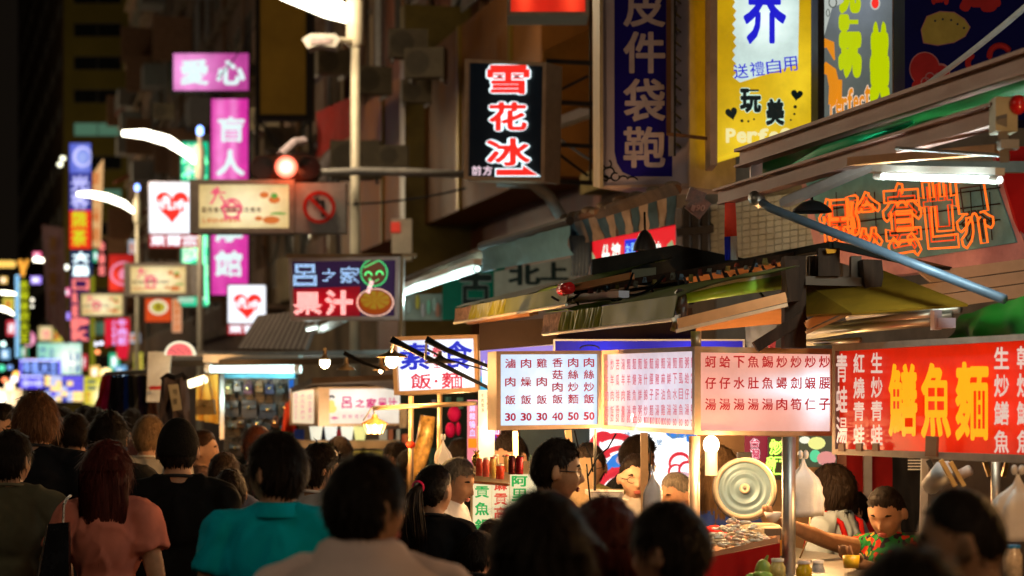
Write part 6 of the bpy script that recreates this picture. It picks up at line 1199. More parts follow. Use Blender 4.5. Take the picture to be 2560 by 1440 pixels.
for k, pts in enumerate(([(1436, 1076), (1446, 1120), (1462, 1112), (1478, 1140), (1482, 1180)], [(1622, 1084), (1626, 1140), (1622, 1200), (1618, 1270)], [(1540, 1084), (1520, 1120), (1495, 1140), (1470, 1190)], [(1466, 1160), (1470, 1200), (1476, 1260)], [(2025, 1290), (2022, 1340), (1998, 1400)])):
    P = [W(*p, 8.7) for p in pts]; solo(MB().tube(P, .0038, 5), 'power_cord', CABLE if k < 4 else mat('beige cord', (.5, .35, .2)), ['cord drooping under the first menu box', 'cord running down the wooden post', 'cord slanting across the crab picture', 'short cord beside the young man', 'beige cord hanging from the steel post'][k], 'cord', smooth=True)
# backdrop pictures
pl = face(11.6); r = sign('picture_lightbox', 'brilliant white lit picture of crabs and fish behind the stall women', pl, rect(1476, 1068, 1745, 1300), 0, None, em('blazing white picture', (.93, .97, 1), 1.5, samp=True), th=.08)
mb = MB(); crab = MB()
for (c_, rr, a0, a1, th) in (((1512, 1112), 26, 60, 300, .03), ((1540, 1150), 60, 20, 130, .022), ((1555, 1190), 70, 60, 150, .018), ((1500, 1150), 40, 200, 330, .022), ((1700, 1160), 26, 0, 200, .012), ((1718, 1175), 20, 20, 220, .01), ((1690, 1180), 18, 40, 240, .009), ((1550, 1230), 50, 20, 160, .03)):
    MB().tube(list(pl.hit(circ(c_[0], c_[1], rr, n=12, a0=a0, a1=a1), .006)), [th * (.5 + .5 * math.sin(i / 12 * 3.1)) for i in range(13)], 6).build('crab_print', em('crab red print', (.8, .03, .05), .9), r)
for q_ in ([(1500, 1180), (1530, 1140), (1556, 1126), (1575, 1140), (1570, 1165), (1530, 1175)], circ(1690, 1082, 26, 14, n=16), [(1715, 1080), (1742, 1080), (1742, 1110), (1716, 1104)]): MB().prism(pl, q_, .002, .004).build('blue_print', em('fish blue print', (.03, .25, .85), .9), r)
mb = MB(); column(mb, pl, '烤魚', 1560, 1576, ((1078, 1098), (1102, 1122)), .02); column(mb, pl, '蟹', 1640, 1656, ((1098, 1114),), .02); mb.ring(pl, circ(1684, 1086, 12, n=14), circ(1684, 1086, 8, n=14), .002, .006); mb.ring(pl, circ(1706, 1084, 12, n=14), circ(1706, 1084, 9, n=14), .002, .006); mb.build('lettering', em('blue grey print'), r)
for (x, y, a, b_) in ((1556, 1150, 16, 12), (1700, 1190, 30, 12)): MB().prism(pl, circ(x, y, a, b_, n=16), .002, .008).build('fish_print', em('pale pink print', (.85, .55, .6), .9), r)
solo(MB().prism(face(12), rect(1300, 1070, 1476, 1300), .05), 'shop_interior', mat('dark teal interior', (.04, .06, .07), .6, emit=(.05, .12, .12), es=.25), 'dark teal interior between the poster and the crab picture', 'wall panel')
for k, (x, y, c) in enumerate(((1345, 1165, (.6, .1, .1)), (1370, 1135, (.3, .5, .45)), (1400, 1128, (.35, .5, .5)), (1325, 1150, (.2, .35, .3)))): solo(MB().ell(W(x, y, 11.6), (.025, .02, .03), 8, 6), 'blurred_item', mat('blurred item %d' % k, c, .5, emit=c, es=.3), ['red', 'grey green', 'teal grey', 'mossy'][k] + ' item deep inside the dark teal interior', 'item', smooth=True)
pl = face(10.8); r = thing('stall_back_wall', 'warm cream back wall behind the steamer', 'wall', W(1900, 1200, 10.8))
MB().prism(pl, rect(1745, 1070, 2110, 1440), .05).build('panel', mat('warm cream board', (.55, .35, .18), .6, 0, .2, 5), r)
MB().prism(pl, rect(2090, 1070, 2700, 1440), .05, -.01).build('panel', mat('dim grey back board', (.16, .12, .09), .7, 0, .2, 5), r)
MB().prism(face(10.7), rect(2085, 1100, 2270, 1330), .03).build('red_board', mat('deep red board', (.4, .015, .015), .5), r)
for x, c in ((2096, 'dull salmon'), (2160, 'steel strip')): MB().prism(face(10.6), rect(x, 1090, x + 20, 1290), .03).build('strip', mat(c, (.6, .25, .15) if c[0] == 'd' else (.45, .42, .42), .4), r)
pl = face(10.4); r = sign('banner', 'maroon banner with white 台灣 characters behind the steamer lid', pl, rect(1862, 1090, 1925, 1220), 0, None, em('maroon banner cloth', (.35, .01, .05), .6), th=.02)
outline_sign(pl, r, [('台', (1876, 1096, 1898, 1118)), ('灣', (1876, 1122, 1899, 1148))], .03, em('crimson inner', (.7, .02, .1), .8), .1, em('pale pink outline', (1, .8, .85), 1.1))
pl = face(10.3); r = sign('neon_sign', 'lime green neon characters 炒麵 on black beside the maroon banner', pl, rect(1920, 1092, 1958, 1200), 0, None, BLACKM, th=.02)
for ch, bx in (('炒', (1927, 1100, 1955, 1134)), ('麵', (1918, 1144, 1956, 1184))):
    q = MB(); neon(q, pl, ch, bx, .06, .004, .02); q.build('neon_character', em('lime neon', (.5, 1, .1), 2.2), r)
pl = face(10.2); r = sign('picture', 'lit picture of vegetables and red meat behind the plastic bag', pl, rect(1998, 1088, 2092, 1168), 0, None, em('dim green picture', (.08, .1, .06), .6), th=.02)
for (x, y, a, b_, c) in ((2042, 1108, 22, 16, (.85, .9, .3)), (2012, 1100, 14, 9, (.9, .95, .8)), (2038, 1140, 14, 16, (.1, .7, .35)), (2066, 1146, 24, 18, (.75, .3, .28)), (2060, 1138, 8, 7, (.9, .6, .5)), (2080, 1150, 9, 8, (.85, .15, .12)), (2054, 1155, 8, 6, (.9, .7, .65))): MB().prism(pl, circ(x, y, a, b_, n=12), .002, .004 + .003 * rng.random()).build('food_print', em('food %s' % str(c), c, .9), r)
r = sign('picture', 'small red packet with a blue round eye mark by the masked woman', face(9.9), rect(2098, 1195, 2132, 1260), 0, None, mat('red packet', (.6, .03, .03), .4), th=.04); MB().prism(face(9.88), circ(2115, 1212, 9, n=14), .002).build('disc', WHITEP, r); MB().prism(face(9.87), circ(2115, 1212, 4, n=10), .002).build('mark', mat('blue print', (.02, .2, .5)), r)
r = thing('hanging_cloth', 'black cloth with white stripes hanging on the red board', 'cloth', W(2290, 1200, 9.8)); MB().cloth(W(2230, 1120, 9.8), W(2312, 1120, 9.8), W(2312, 1330, 9.8), W(2235, 1330, 9.8), 10, 10, .04, 3, seed=5).build('cloth', mat('black cotton', (.012, .012, .014), .9), r, smooth=True)
for k in range(5): MB().prism(face(9.7), rect(2270, 1142 + k * 7.5, 2311, 1145 + k * 7.5), .004).build('stripe', WHITEP, r)
solo(MB().bar(W(2312, 1140, 9), W(2306, 1400, 9), .03), 'steel_upright', STEEL, 'steel bar left of the yellow brackets', 'bar'); solo(MB().bar(W(2320, 1150, 8.9), W(2350, 1210, 8.9), .02), 'black_bar', BLACKM, 'black slanting bar left of the plastic roll', 'bar')
# hot bulb by the steamer
c = W(1778, 1112, 8.5); r = thing('stall_bulb', 'big bare glowing bulb beside the corner steel post', 'bulb'  , c); MB().ell(c, (.034, .034, .04), 16, 12).build('glass', em('glowing bulb'), r, smooth=True); MB().lathe(c + Vector((0, 0, -.13)), [(.026, 0), (.026, .1), (.02, .11)], 14).build('socket', em('glow-painted socket', (1, .7, .35), .9), r); lamp('POINT', c + Vector((0, -.1, 0)), 20, (1, .58, .25), .06, r)  # socket emits to imitate the bulb's light falling on it
for (x, y, dd, p, lab) in ((1590, 1044, 9.15, 22, 'bulb'), (1330, 1048, 9.5, 36, 'bulb'), (2010, 1062, 8.75, 24, 'bulb'), (2300, 1118, 7.75, 12, 'bulb'), (1150, 962, 11.6, 22, 'bulb'), (1850, 892, 8.6, 10, 'bulb')):  # bulbs added behind the signs to light the stalls, hidden from view
    c = W(x, y, dd); r = thing('stall_bulb', {1590: 'unseen bulb added above the stall women behind the menu boxes', 1330: 'unseen bulb added behind the first menu box over the sauce counter', 2010: 'unseen bulb added behind the pink menu box over the masked woman', 2300: 'unseen bulb added under the red menu box', 1150: 'unseen bulb added behind the 素食 sign over the old man', 1850: 'unseen bulb added behind the top edge of the pink menu box'}[x], 'bulb', c); MB().ell(c, (.022, .022, .028), 10, 8).build('glass', em('glowing bulb'), r, smooth=True); lamp('POINT', c - Vector((0, .04, .06)), p, (1, .56, .22), .05, r)
# steamer
c = W(1862, 1222, 8.7); s = 8.7 / F; ax = Vector((-.12, -1, .12)).normalized(); r = thing('rice_cooker', 'orange wood banded rice cooker with its big ringed lid standing open', 'cooker', c)
MB().lathe(c, [(79 * s, 0), (78 * s, .022), (70 * s, .03), (66 * s, .02), (66 * s, 0)], 40, ax).build('lid', mat('cream enamel', (.62, .52, .36), .35), r, smooth=True); rc = r; lid_ = rc.children[0]
MB().lathe(c, [(66 * s, .012), (63 * s, .004), (60 * s, .012), (50 * s, .004), (42 * s, 0), (39 * s, .01), (36 * s, .01), (30 * s, .002), (22 * s, 0), (19 * s, .008), (12 * s, .006), (10 * s, .016), (0, .018)], 40, ax).build('plate', mat('polished greenish steel', (.17, .28, .33), .38, .15, .15, 10), lid_, smooth=True)
MB().lathe(c, [(13 * s, .01), (12 * s, .022), (6 * s, .024), (5 * s, .016), (0, .015)], 24, ax).build('valve', mat('cream enamel'), lid_, smooth=True); MB().ell(c + ax * .026, (.005, .004, .005), 8, 6).build('valve_pin', mat('brown pin', (.2, .08, .03)), lid_)
MB().lathe(c - ax * .03, [(82 * s, 0), (80 * s, .03)], 40, ax).build('seal', BLACKM, lid_); MB().box(c + Vector((.0, .02, 84 * s)), (.06, .05, .025)).build('handle', BLACKM, lid_)
c = W(1895, 1385, 8.8); s = 8.8 / F; r = rc
MB().lathe(c, [(74 * s, 0), (77 * s, 30 * s), (77 * s, 58 * s)], 36).build('body', mat('orange wood band', (.7, .32, .05), .4, 0, .25, 3, 0, stretch=(12, 12, .5)), r, smooth=True)
MB().lathe(c, [(79 * s, 56 * s), (80 * s, 66 * s), (79 * s, 73 * s), (72 * s, 74 * s), (70 * s, 66 * s), (68 * s, 20 * s), (0, 18 * s)], 36).build('rim', mat('cream enamel'), r, smooth=True)
MB().prism(face(8.6), rect(1912, 1322, 1954, 1350), .03).build('control_panel', mat('dark grey panel', (.08, .06, .05), .4), r); MB().tube([W(1834, 1312, 8.6), W(1834, 1302, 8.6), W(1850, 1304, 8.6), W(1852, 1312, 8.6)], .004, 6).build('latch', STEEL, r)
# food tray, cloth and food
r = thing('food_tray', 'red and cream food tray set on the red cloth in front of the cooker', 'tray', W(1850, 1380, 8.0)); A_, B_, C_, D_ = W(1745, 1402, 7.8), W(1946, 1357, 7.7), W(1935, 1358, 8.3), W(1780, 1362, 8.4)
q = MB(); q.slab([A_, B_, C_, D_], .02); q.build('base', mat('cream tray', (.8, .5, .35), .5), r)
q = MB(); q.bar(A_ + Vector((0, 0, .012)), B_ + Vector((0, 0, .012)), .012, .02).bar(B_ + Vector((0, 0, .014)), C_ + Vector((0, 0, .014)), .012, .03).bar(C_ + Vector((0, 0, .014)), D_ + Vector((0, 0, .016)), .012, .03); q.build('rim', mat('peach tray wall', (.75, .4, .22), .5), r)
MB().cloth(A_ + Vector((-.03, -.02, 0)), B_ + Vector((.005, -.02, 0)), B_ + Vector((.005, -.05, -.6)), A_ + Vector((-.03, -.05, -.6)), 26, 14, .03, 4, seed=4).build('cloth', mat('red satin cloth', (.55, .012, .01), .3, 0, .25, 3), r, smooth=True)
food = MB(); cols4 = [('noodle cream', (.95, .88, .72)), ('prawn pink', (.92, .62, .5)), ('greenish squid', (.75, .78, .68)), ('meat brown', (.45, .22, .1))]
for m_i, (nm, c_) in enumerate(cols4):
    q = MB(); 
    for k in range((240, 60, 50, 14)[m_i]):
        u, v = rng.random(), rng.random() ** .8; p = (A_ * (1 - u) + B_ * u) * (1 - v) + (D_ * (1 - u) + C_ * u) * v; hgt = .12 * math.sin(math.pi * min(1, u * 1.0 + .1)) * math.sin(math.pi * min(.95, v * .8 + .2)) * rng.random() + .012
        q.ell(p + Vector((0, 0, hgt)), (.011 + .014 * rng.random(), .006 + .006 * rng.random(), .004 + .004 * rng.random()), 7, 5, M=Matrix.Rotation(rng.random() * 6, 3, 'Z') @ Matrix.Rotation(rng.random() - .5, 3, 'X'))
    q.build('food_piece', mat(nm, c_, .35, 0, .3, 30), r, smooth=True, kind='stuff')
for k, (x, y) in enumerate(((1785, 1330), (1805, 1345), (1765, 1345), (1838, 1352))): solo(MB().ell(W(x, y, 8.45), (.045, .04, .03), 10, 8), 'red_dish', mat('glossy red bowl', (.75, .02, .01), .25), ['topmost red dish behind the food tray', 'red dish right of the topmost one', 'red dish at the left of the food tray', 'small red piece by the cooker'][k], 'dish', smooth=True)
# cart bodies (mostly below the frame)
for (a, b_, w0, w1, z, c, lab) in ((7.0, 9.0, 2.95, 3.6, 1.13, (.5, .03, .02), 'red sided food cart carrying the cooker and tray'), (9.05, 10.4, 2.95, 3.5, 1.2, (.6, .55, .45), 'cream sided food cart under the first menu box')):
    A_ = sp(w0, a); r = thing('food_cart', lab, 'food cart', A_); q = MB(); q.slab([sp(w0, a, z), sp(w1, a, z), sp(w1, b_, z), sp(w0, b_, z)], .04, Vector((0, 0, 1))); q.build('counter_top', STEEL, r)
    q = MB(); q.slab([sp(w0 + .03, a + .03, z - .06), sp(w1 - .03, a + .03, z - .06), sp(w1 - .03, b_ - .03, z - .06), sp(w0 + .03, b_ - .03, z - .06)], z - .36, Vector((0, 0, 1))); q.build('cabinet', mat('cart side %s' % str(c), c, .5), r)
    for t in (a + .3, b_ - .3):
        for w_ in (w0 + .1, w1 - .1): MB().lathe(sp(w_, t, .16), [(0, -.02), (.15, -.02), (.15, .02), (0, .02)], 16, NDIR).build('wheel', BLACKM, r)
# produce and jars at the bottom right
c = W(1908, 1432, 7.5); r = thing('green_melon', 'green papaya shaped melon standing at the bottom of the picture', 'melon', c); MB().ell(c, (.033, .033, .052), 16, 12).build('fruit', mat('melon green', (.3, .4, .06), .45, 0, .3, 10, .1), r, smooth=True); MB().tube([c + Vector((.008, 0, .045)), c + Vector((.018, 0, .066))], [.008, .004], 6).build('stem', mat('stem green', (.25, .3, .08)), r)
solo(MB().ell(W(1885, 1445, 7.4), (.035, .03, .02), 10, 6).ell(W(1912, 1440, 7.35), (.03, .02, .018), 10, 6).ell(W(1895, 1436, 7.36), (.02, .02, .012), 8, 6), 'leafy_green', mat('leafy green', (.4, .6, .12), .5, 0, .5, 20, .4), 'crumpled pale green leaves in front of the melon', 'vegetable', smooth=True)
def jar(px, py, d, w_, h_, label, c_, lidc, name='jar'):
    c = W(px, py, d); s = d / F; r = thing(name, label, 'jar', c, None); MB().lathe(c, [(0, 0), (w_ * s, 0), (w_ * s, h_ * s * .8), (w_ * s * .8, h_ * s * .9), (w_ * s * .7, h_ * s)], 18).build('body', mat('jar ' + label[:22], c_, .2, 0, .5, 25), r, smooth=True); MB().lathe(c + Vector((0, 0, h_ * s)), [(w_ * s * .8, 0), (w_ * s * .8, 8 * s), (0, 8 * s)], 18).build('lid', mat('lid %s' % str(lidc), lidc, .4), r, smooth=True)
jar(1944, 1470, 7.4, 20, 66, 'jar of yellow chopsticks left of the front steel post', (.8, .6, .2), (.85, .75, .6)); jar(2010, 1475, 7.5, 20, 66, 'jar of yellow pickles right of the front steel post', (.9, .5, .02), (.9, .7, .6)); jar(2045, 1500, 8.0, 18, 92, 'steel canister beside the pickle jar', (.4, .4, .4), (.8, .75, .7)); jar(2532, 1460, 6.3, 24, 90, 'clear bottle with a blue ring at the right edge', (.75, .6, .45), (.03, .25, .6))
# sauce counter
pl = two(1177, 9.5, 1345, 9.3); r = thing('sauce_counter', 'cream sauce counter with green and red brush characters on its lit front', 'counter', W(1260, 1300, 9.4))
MB().prism(pl, [(1176, 1164), (1350, 1150), (1350, 1600), (1176, 1600)], .5).build('cabinet', mat('cream counter side', (.85, .62, .35), .5, emit=(1, .72, .35), es=.35), r)
CP = em('glow-painted cream paper', (1, .85, .5), .85)  # paper made to emit, imitating light on the counter front
for k, (x0, y0, x1, y1) in enumerate(((1182, 1208, 1228, 1440), (1230, 1208, 1272, 1440), (1275, 1186, 1346, 1440))): MB().prism(pl, rect(x0, y0, x1, y1), .004, .006 + k * .002).build('paper', CP, r)
mb = MB(); column(mb, pl, '貢魚鍋', 1188, 1222, ((1216, 1244), (1256, 1288), (1298, 1330)), .05, .02); column(mb, pl, '阿里', 1280, 1318, ((1190, 1216), (1222, 1252)), .05, .02); mb.build('green_lettering', em('leaf green print', (.02, .5, .1), .75), r)
mb = MB(); column(mb, pl, '麻貢高山', 1236, 1268, ((1208, 1226), (1234, 1262), (1268, 1296), (1302, 1326)), .05, .02); mb.build('red_lettering', em('poster red print', (.85, .08, .04), .8), r)
MB().bar(pl.hit([(1177, 1205)], .03)[0], pl.hit([(1272, 1212)], .03)[0], .012).build('rail', mat('brown rail', (.35, .15, .06)), r)
for k, (x, c_, n_) in enumerate(((1280, (.16, .015, .015), 'dark cola coloured can on the sauce counter, left one'), (1299, (.5, .02, .03), 'dark red can on the sauce counter, right one'))):
    c = W(x, 1186, 9.0); s = 9 / F; t = thing('drink_can', n_, 'can', c); MB().lathe(c, [(0, 0), (9 * s, 0), (9.5 * s, 2 * s), (9.5 * s, 40 * s), (8 * s, 44 * s)], 18).build('body', mat('can %d' % k, c_, .25, .5, .3, 20), t, smooth=True); MB().lathe(c, [(8 * s, 44 * s), (8 * s, 47 * s), (0, 46 * s)], 16).build('lid', DARK, t, smooth=True)
for k, (x, y, w_, h_, c_, n_) in enumerate(((1198, 1190, 8, 40, (.8, .1, .05), 'red cup'), (1215, 1192, 8, 44, (.85, .15, .1), 'red straws holder'), (1232, 1196, 8, 50, (.85, .6, .15), 'amber jar'), (1250, 1198, 11, 34, (.8, .08, .03), 'wide red sauce jar'), (1268, 1180, 8, 40, (.9, .6, .2), 'tall amber bottle'), (1240, 1176, 7, 36, (.95, .75, .35), 'cream carton'))):
    c = W(x, y, 9.15 + .03 * k); s = 9.1 / F; t = thing('condiment', n_ + ' on the sauce counter', 'condiment', c, 'condiments on the sauce counter'); MB().lathe(c, [(0, 0), (w_ * s, 0), (w_ * s * 1.1, h_ * s * .8), (w_ * s * .9, h_ * s)], 14).build('body', mat('cond ' + n_, c_, .25, 0, .3, 30, emit=c_, es=.15), t, smooth=True); MB().lathe(c + Vector((0, 0, h_ * s)), [(w_ * s, 0), (w_ * s, 4 * s), (0, 5 * s)], 14).build('lid', mat('lid %d' % (k % 2), ((.8, .1, .05), (.9, .8, .6))[k % 2], .4), t, smooth=True)
c = W(1191, 1150, 9.2); s = 9.2 / F; t = thing('gold_ornament', 'small golden pineapple ornament at the left of the sauce counter', 'ornament', c); MB().ell(c, (12 * s, 12 * s, 17 * s), 14, 10).build('fruit', mat('polished gold', (.95, .55, .1), .25, .9, .3, 30, .3), t, smooth=True)
q = MB(); [q.tube([c + Vector((0, 0, 15 * s)), c + Vector((math.cos(a) * 9 * s, math.sin(a) * 9 * s, 24 * s))], [3 * s, .5 * s], 5) for a in np.linspace(0, 5.5, 7)]; q.build('leaf_crown', mat('polished gold'), t)
# white counter with the metal frame in the middle
r = thing('glass_counter', 'white topped counter with a dark glass front below the stall women', 'counter', W(1500, 1260, 8.9)); MB().slab([W(1462, 1222, 9.3), W(1560, 1225, 9.3), W(1556, 1232, 8.8), W(1478, 1232, 8.8)][::-1], .02).build('top', mat('white counter top', (.85, .75, .65), .3), r)
MB().ring(face(8.8), rect(1478, 1230, 1556, 1320), rect(1486, 1240, 1546, 1310), .05).build('frame', ALU, r); MB().prism(face(8.85), rect(1486, 1240, 1546, 1310), .02).build('pane', mat('brown glass', (.12, .06, .03), .1), r)

# row of carts goes on unseen at right; bulbs added to warm the crowd
for k, (x, y, d) in enumerate(((3045, 700, 5.1), (5895, 420, 2.6))): shade_lamp(x, y, d, 40, ['added warm bulb of the unseen cart just right of the picture', 'added warm bulb of the unseen cart beside the viewer'][k], True, (34, 22)[k], bulb=14)
A_ = sp(3.0, 1.5); r = thing('food_cart', 'steel topped food cart to the right, outside the picture', 'food cart', A_); MB().slab([sp(3.0, 1.5, 1.0), sp(3.7, 1.5, 1.0), sp(3.7, 5.6, 1.0), sp(3.0, 5.6, 1.0)], .04, Vector((0, 0, 1))).build('counter_top', STEEL, r); MB().slab([sp(3.05, 1.6, .94), sp(3.65, 1.6, .94), sp(3.65, 5.5, .94), sp(3.05, 5.5, .94)], .6, Vector((0, 0, 1))).build('cabinet', mat('cart side beige', (.5, .4, .3), .6), r)
# ================================================================ people
def remesh(mb, voxel, smooth=2, wr=0, seed=0, fac=.5):
    me = bpy.data.meshes.new('t'); me.from_pydata([tuple(v) for v in mb.v], [], mb.f); me.update()
    bm = bmesh.new(); bm.from_mesh(me); bmesh.ops.recalc_face_normals(bm, faces=bm.faces); bm.to_mesh(me); bm.free()
    o = bpy.data.objects.new('t', me); COL.objects.link(o)
    m = o.modifiers.new('r', 'REMESH'); m.mode = 'VOXEL'; m.voxel_size = voxel
    if smooth: s = o.modifiers.new('s', 'SMOOTH'); s.factor = fac; s.iterations = smooth
    bpy.context.view_layer.update(); out = bpy.data.meshes.new_from_object(o.evaluated_get(bpy.context.evaluated_depsgraph_get()))
    bpy.data.objects.remove(o); bpy.data.meshes.remove(me)
    if wr:
        n = len(out.vertices); c = np.empty(n * 3); nn = np.empty(n * 3); out.vertices.foreach_get('co', c); out.vertices.foreach_get('normal', nn); c = c.reshape(-1, 3); nn = nn.reshape(-1, 3)
        d = np.array([mnoise.noise(Vector((p[0] * 13 + seed, p[1] * 13, p[2] * 4 + p[0] * 5))) + .5 * mnoise.noise(Vector((p[0] * 26 - p[2] * 12, p[1] * 26, p[2] * 14 + seed))) for p in c])
        rd = np.array([mnoise.noise(Vector((p[0] * 9 + seed * 1.7 + p[2] * 3.5 * (1 if p[0] > 0 else -1), p[1] * 8, p[2] * 5))) for p in c]); d = np.sign(d) * np.abs(d) ** .8 * .6 + np.clip(1 - np.abs(rd) * 5, 0, 1) * .9 - .2; c += nn * (d * wr * 1.5)[:, None]; out.vertices.foreach_set('co', c.reshape(-1))
    out.polygons.foreach_set('use_smooth', [True] * len(out.polygons)); return out
def sm(a, b, x): t = np.clip((x - a) / (b - a), 0, 1); return t * t * (3 - 2 * t)
HC = np.array((0, .012, 1.600))      # head centre of a 1.72 m body, facing +Y
def sphere_dirs(n, m):
    th = np.linspace(0, np.pi, m + 1); ph = np.linspace(0, 2 * np.pi, n, endpoint=False); T, P = np.meshgrid(th, ph, indexing='ij')
    D = np.stack([np.sin(T) * np.cos(P), np.sin(T) * np.sin(P), np.cos(T)], -1).reshape(-1, 3)
    F_ = [(i * n + j, (i + 1) * n + j, (i + 1) * n + (j + 1) % n, i * n + (j + 1) % n) for i in range(m) for j in range(n)]
    return D, F_
def head_surf(D):
    x, y, z = D[:, 0], D[:, 1], D[:, 2]; f = sm(0, -1, z)
    X = .076 * x * (1 - .26 * f) * (1 + .05 * sm(-.2, -.9, y)); Y = .098 * y; Z = .119 * z
    Y = np.where(y < 0, Y * (1 - .30 * f), Y * .94)
    g = lambda x0, z0, sx, sz: np.exp(-((x - x0) / sx) ** 2 - ((z - z0) / sz) ** 2) * (y > 0)
    Y = Y + .023 * g(0, -.16, .12, .17) + .014 * g(0, -.26, .14, .08) - .013 * (g(.38, .06, .18, .12) + g(-.38, .06, .18, .12)) + .005 * g(0, .22, .6, .08) + .006 * g(0, -.52, .24, .07) - .004 * g(0, -.64, .25, .05) + .007 * g(0, -.88, .25, .12) + .004 * (g(.5, -.25, .2, .18) + g(-.5, -.25, .2, .18))
    return np.stack([X, Y, Z], 1)
def rotz(P, a, c=(0, 0)):
    P = np.asarray(P, float).copy(); C, S = math.cos(a), math.sin(a); x, y = P[:, 0] - c[0], P[:, 1] - c[1]; P[:, 0] = x * C - y * S + c[0]; P[:, 1] = x * S + y * C + c[1]; return P
def pitch(P, a, c=(0, 0, 1.5)):
    P = np.asarray(P, float).copy(); C, S = math.cos(a), math.sin(a); y, z = P[:, 1] - c[1], P[:, 2] - c[2]; P[:, 1] = y * C + z * S + c[1]; P[:, 2] = -y * S + z * C + c[2]; return P
def headxf(P, hy, hp): return rotz(pitch(P, R(hp)), R(hy), (0, 0)) - np.array((0, 0, .022))
POSE = {   # shoulder, elbow, wrist of the right (+x) arm; mirrored for the left
    'down': ((.235, -.03, 1.13), (.235, .06, .9)), 'phone': ((.23, -.02, 1.14), (.13, .22, 1.18)), 'pocket': ((.27, -.09, 1.14), (.22, .03, .93))}
def limb(q, pts, rs, n=12):
    q.tube(pts, rs, n)
    for p, r_ in zip(pts, rs): q.ell(p, (r_, r_, r_), 12, 8)
def body_prims(q, b, arms, hy, hp, infl=0, what='body'):
    wd = b['w']; e = infl
    if what in ('body', 'shirt'):
        k = 1
        q.ell((0, -.005, 1.30), (.158 * wd + e, .108 + e, .17 + e), 20, 14); q.ell((0, .0, 1.10), (.140 * wd * b.get('waist', 1) + e, .098 + e, .16), 20, 12); q.ell((0, .0, .97), (.158 * b.get('hip', 1) + e, .108 + e, .13), 20, 12)
        q.ell((0, -.01, 1.40), (.15 * wd + e, .075 + e, .06 + e), 18, 10)
        if b.get('fem'): q.ell((.07, .085, 1.28), (.062 + e, .055, .062), 12, 8); q.ell((-.07, .085, 1.28), (.062 + e, .055, .062), 12, 8)
        for s in (-1, 1):
            sh = Vector((s * .178 * wd, -.008, 1.395)); q.ell(sh, (.054 + e, .056 + e, .052 + e), 14, 10); q.tube([Vector((0, -.01, 1.44)), sh + Vector((0, 0, .012))], [.06 + e * .4, .045 + e], 12)
            A = arms[0 if s < 0 else 1]; el = Vector(A[0]); wr = Vector(A[1])
            if len(A) < 3: el = Vector((s * el.x * (.5 + .5 * wd), el.y, el.z)); wr = Vector((s * wr.x, wr.y, wr.z))
            if what == 'body':
                limb(q, [sh, sh.lerp(el, .5), el, el.lerp(wr, .35), wr], [.05, .046, .038, .038, .026])
                d = (wr - el).normalized(); sd = d.cross(Vector((0, 0, 1))); sd = sd.normalized() if sd.length > .1 else Vector((0, 1, 0)); up = sd.cross(d)
                if abs(d.z) > .6: sd = Vector((0, 1, 0)); up = d.cross(sd).normalized(); sd = up.cross(d)
                q.ell(wr + d * .05, (.036, .036, .036), 10, 8, M=Matrix((sd, up * .5, d * 1.35)).transposed())
                for fi, (o_, L_, r_) in enumerate(((-.029, .068, .008), (-.010, .078, .0085), (.010, .074, .0085), (.028, .058, .0075))):
                    p0 = wr + d * .085 + sd * o_; p1 = p0 + d * L_ * .5 + up * .006; p2 = p1 + d * L_ * .3 + up * .022; p3 = p2 + d * L_ * .1 + up * .016; q.tube([p0 - d * .02, p0, p1, p2, p3], [r_, r_, r_ * .95, r_ * .85, r_ * .7], 8)
                p0 = wr + d * .025 - sd * .028; q.tube([p0, p0 - sd * .022 + d * .03 + up * .008, p0 - sd * .02 + d * .06 + up * .02], [.012, .010, .008], 8)
            elif b.get('sleeve', .5) > 0:
                t = b.get('sleeve', .5); m1 = sh.lerp(el, min(1, t)); pts = [sh, sh.lerp(m1, .5), m1]; rs = [.05 + e, .05 + e * 1.3, .049 + e * 1.7]
                if t > 1: pts += [el.lerp(wr, (t - 1) * .9)]; rs += [.034 + e]
                q.tube(pts, rs, 14); q.ell(pts[-2], (rs[-2],) * 3, 10, 8)
    if what == 'shirt':
        q.tube([Vector((0, .0, 1.43)), Vector((0, -.004, 1.475))], [.075 + e, .06 + e * .4], 16); q.tube([(0, 0, .98), (0, 0, .86)], [.15, .163 * b.get('hip', 1)], 20)
    if what == 'body':
        q.tube([Vector((0, -.012, 1.40)), Vector((0, -.008, 1.5)), Vector((0, .004, 1.56))], [.062 * (.6 + .4 * wd), .053 * (.6 + .4 * wd), .052], 14)
        D, Fc = sphere_dirs(56, 40); P = headxf(head_surf(D) + HC, hy, hp); q.add([tuple(p) for p in P], Fc)
        for s in (-1, 1):
            E = MB().ell((s * .086, -.008, 1.597), (.007, .020, .033), 10, 8, M=Matrix.Rotation(s * R(28), 3, 'Z') @ Matrix.Rotation(R(-8), 3, 'X')); E.ell((s * .076, .004, 1.590), (.010, .012, .02), 8, 6)
            P = headxf([tuple(v) for v in E.v], hy, hp); q.add([tuple(p) for p in P], E.f)
    if what in ('body', 'legs'):
        for s in (-1, 1): limb(q, [Vector((s * .088, 0, .93)), Vector((s * .1, .01, .52)), Vector((s * .105, -.015, .1))], [.085 + e, .056 + e, .038 + e * 1.5], 12)
        if what == 'body':
            for s in (-1, 1): q.ell((s * .108, .05, .045), (.042, .125, .04), 12, 8)
        else: q.ell((0, 0, .95), (.158 * b.get('hip', 1) + e, .108 + e, .1), 18, 10)
MC = {}
def cached(key, fn):
    if key not in MC: MC[key] = fn()
    return MC[key]
SKINS = {'s': (.46, .25, .145), 't': (.36, .19, .1), 'p': (.58, .36, .24)}
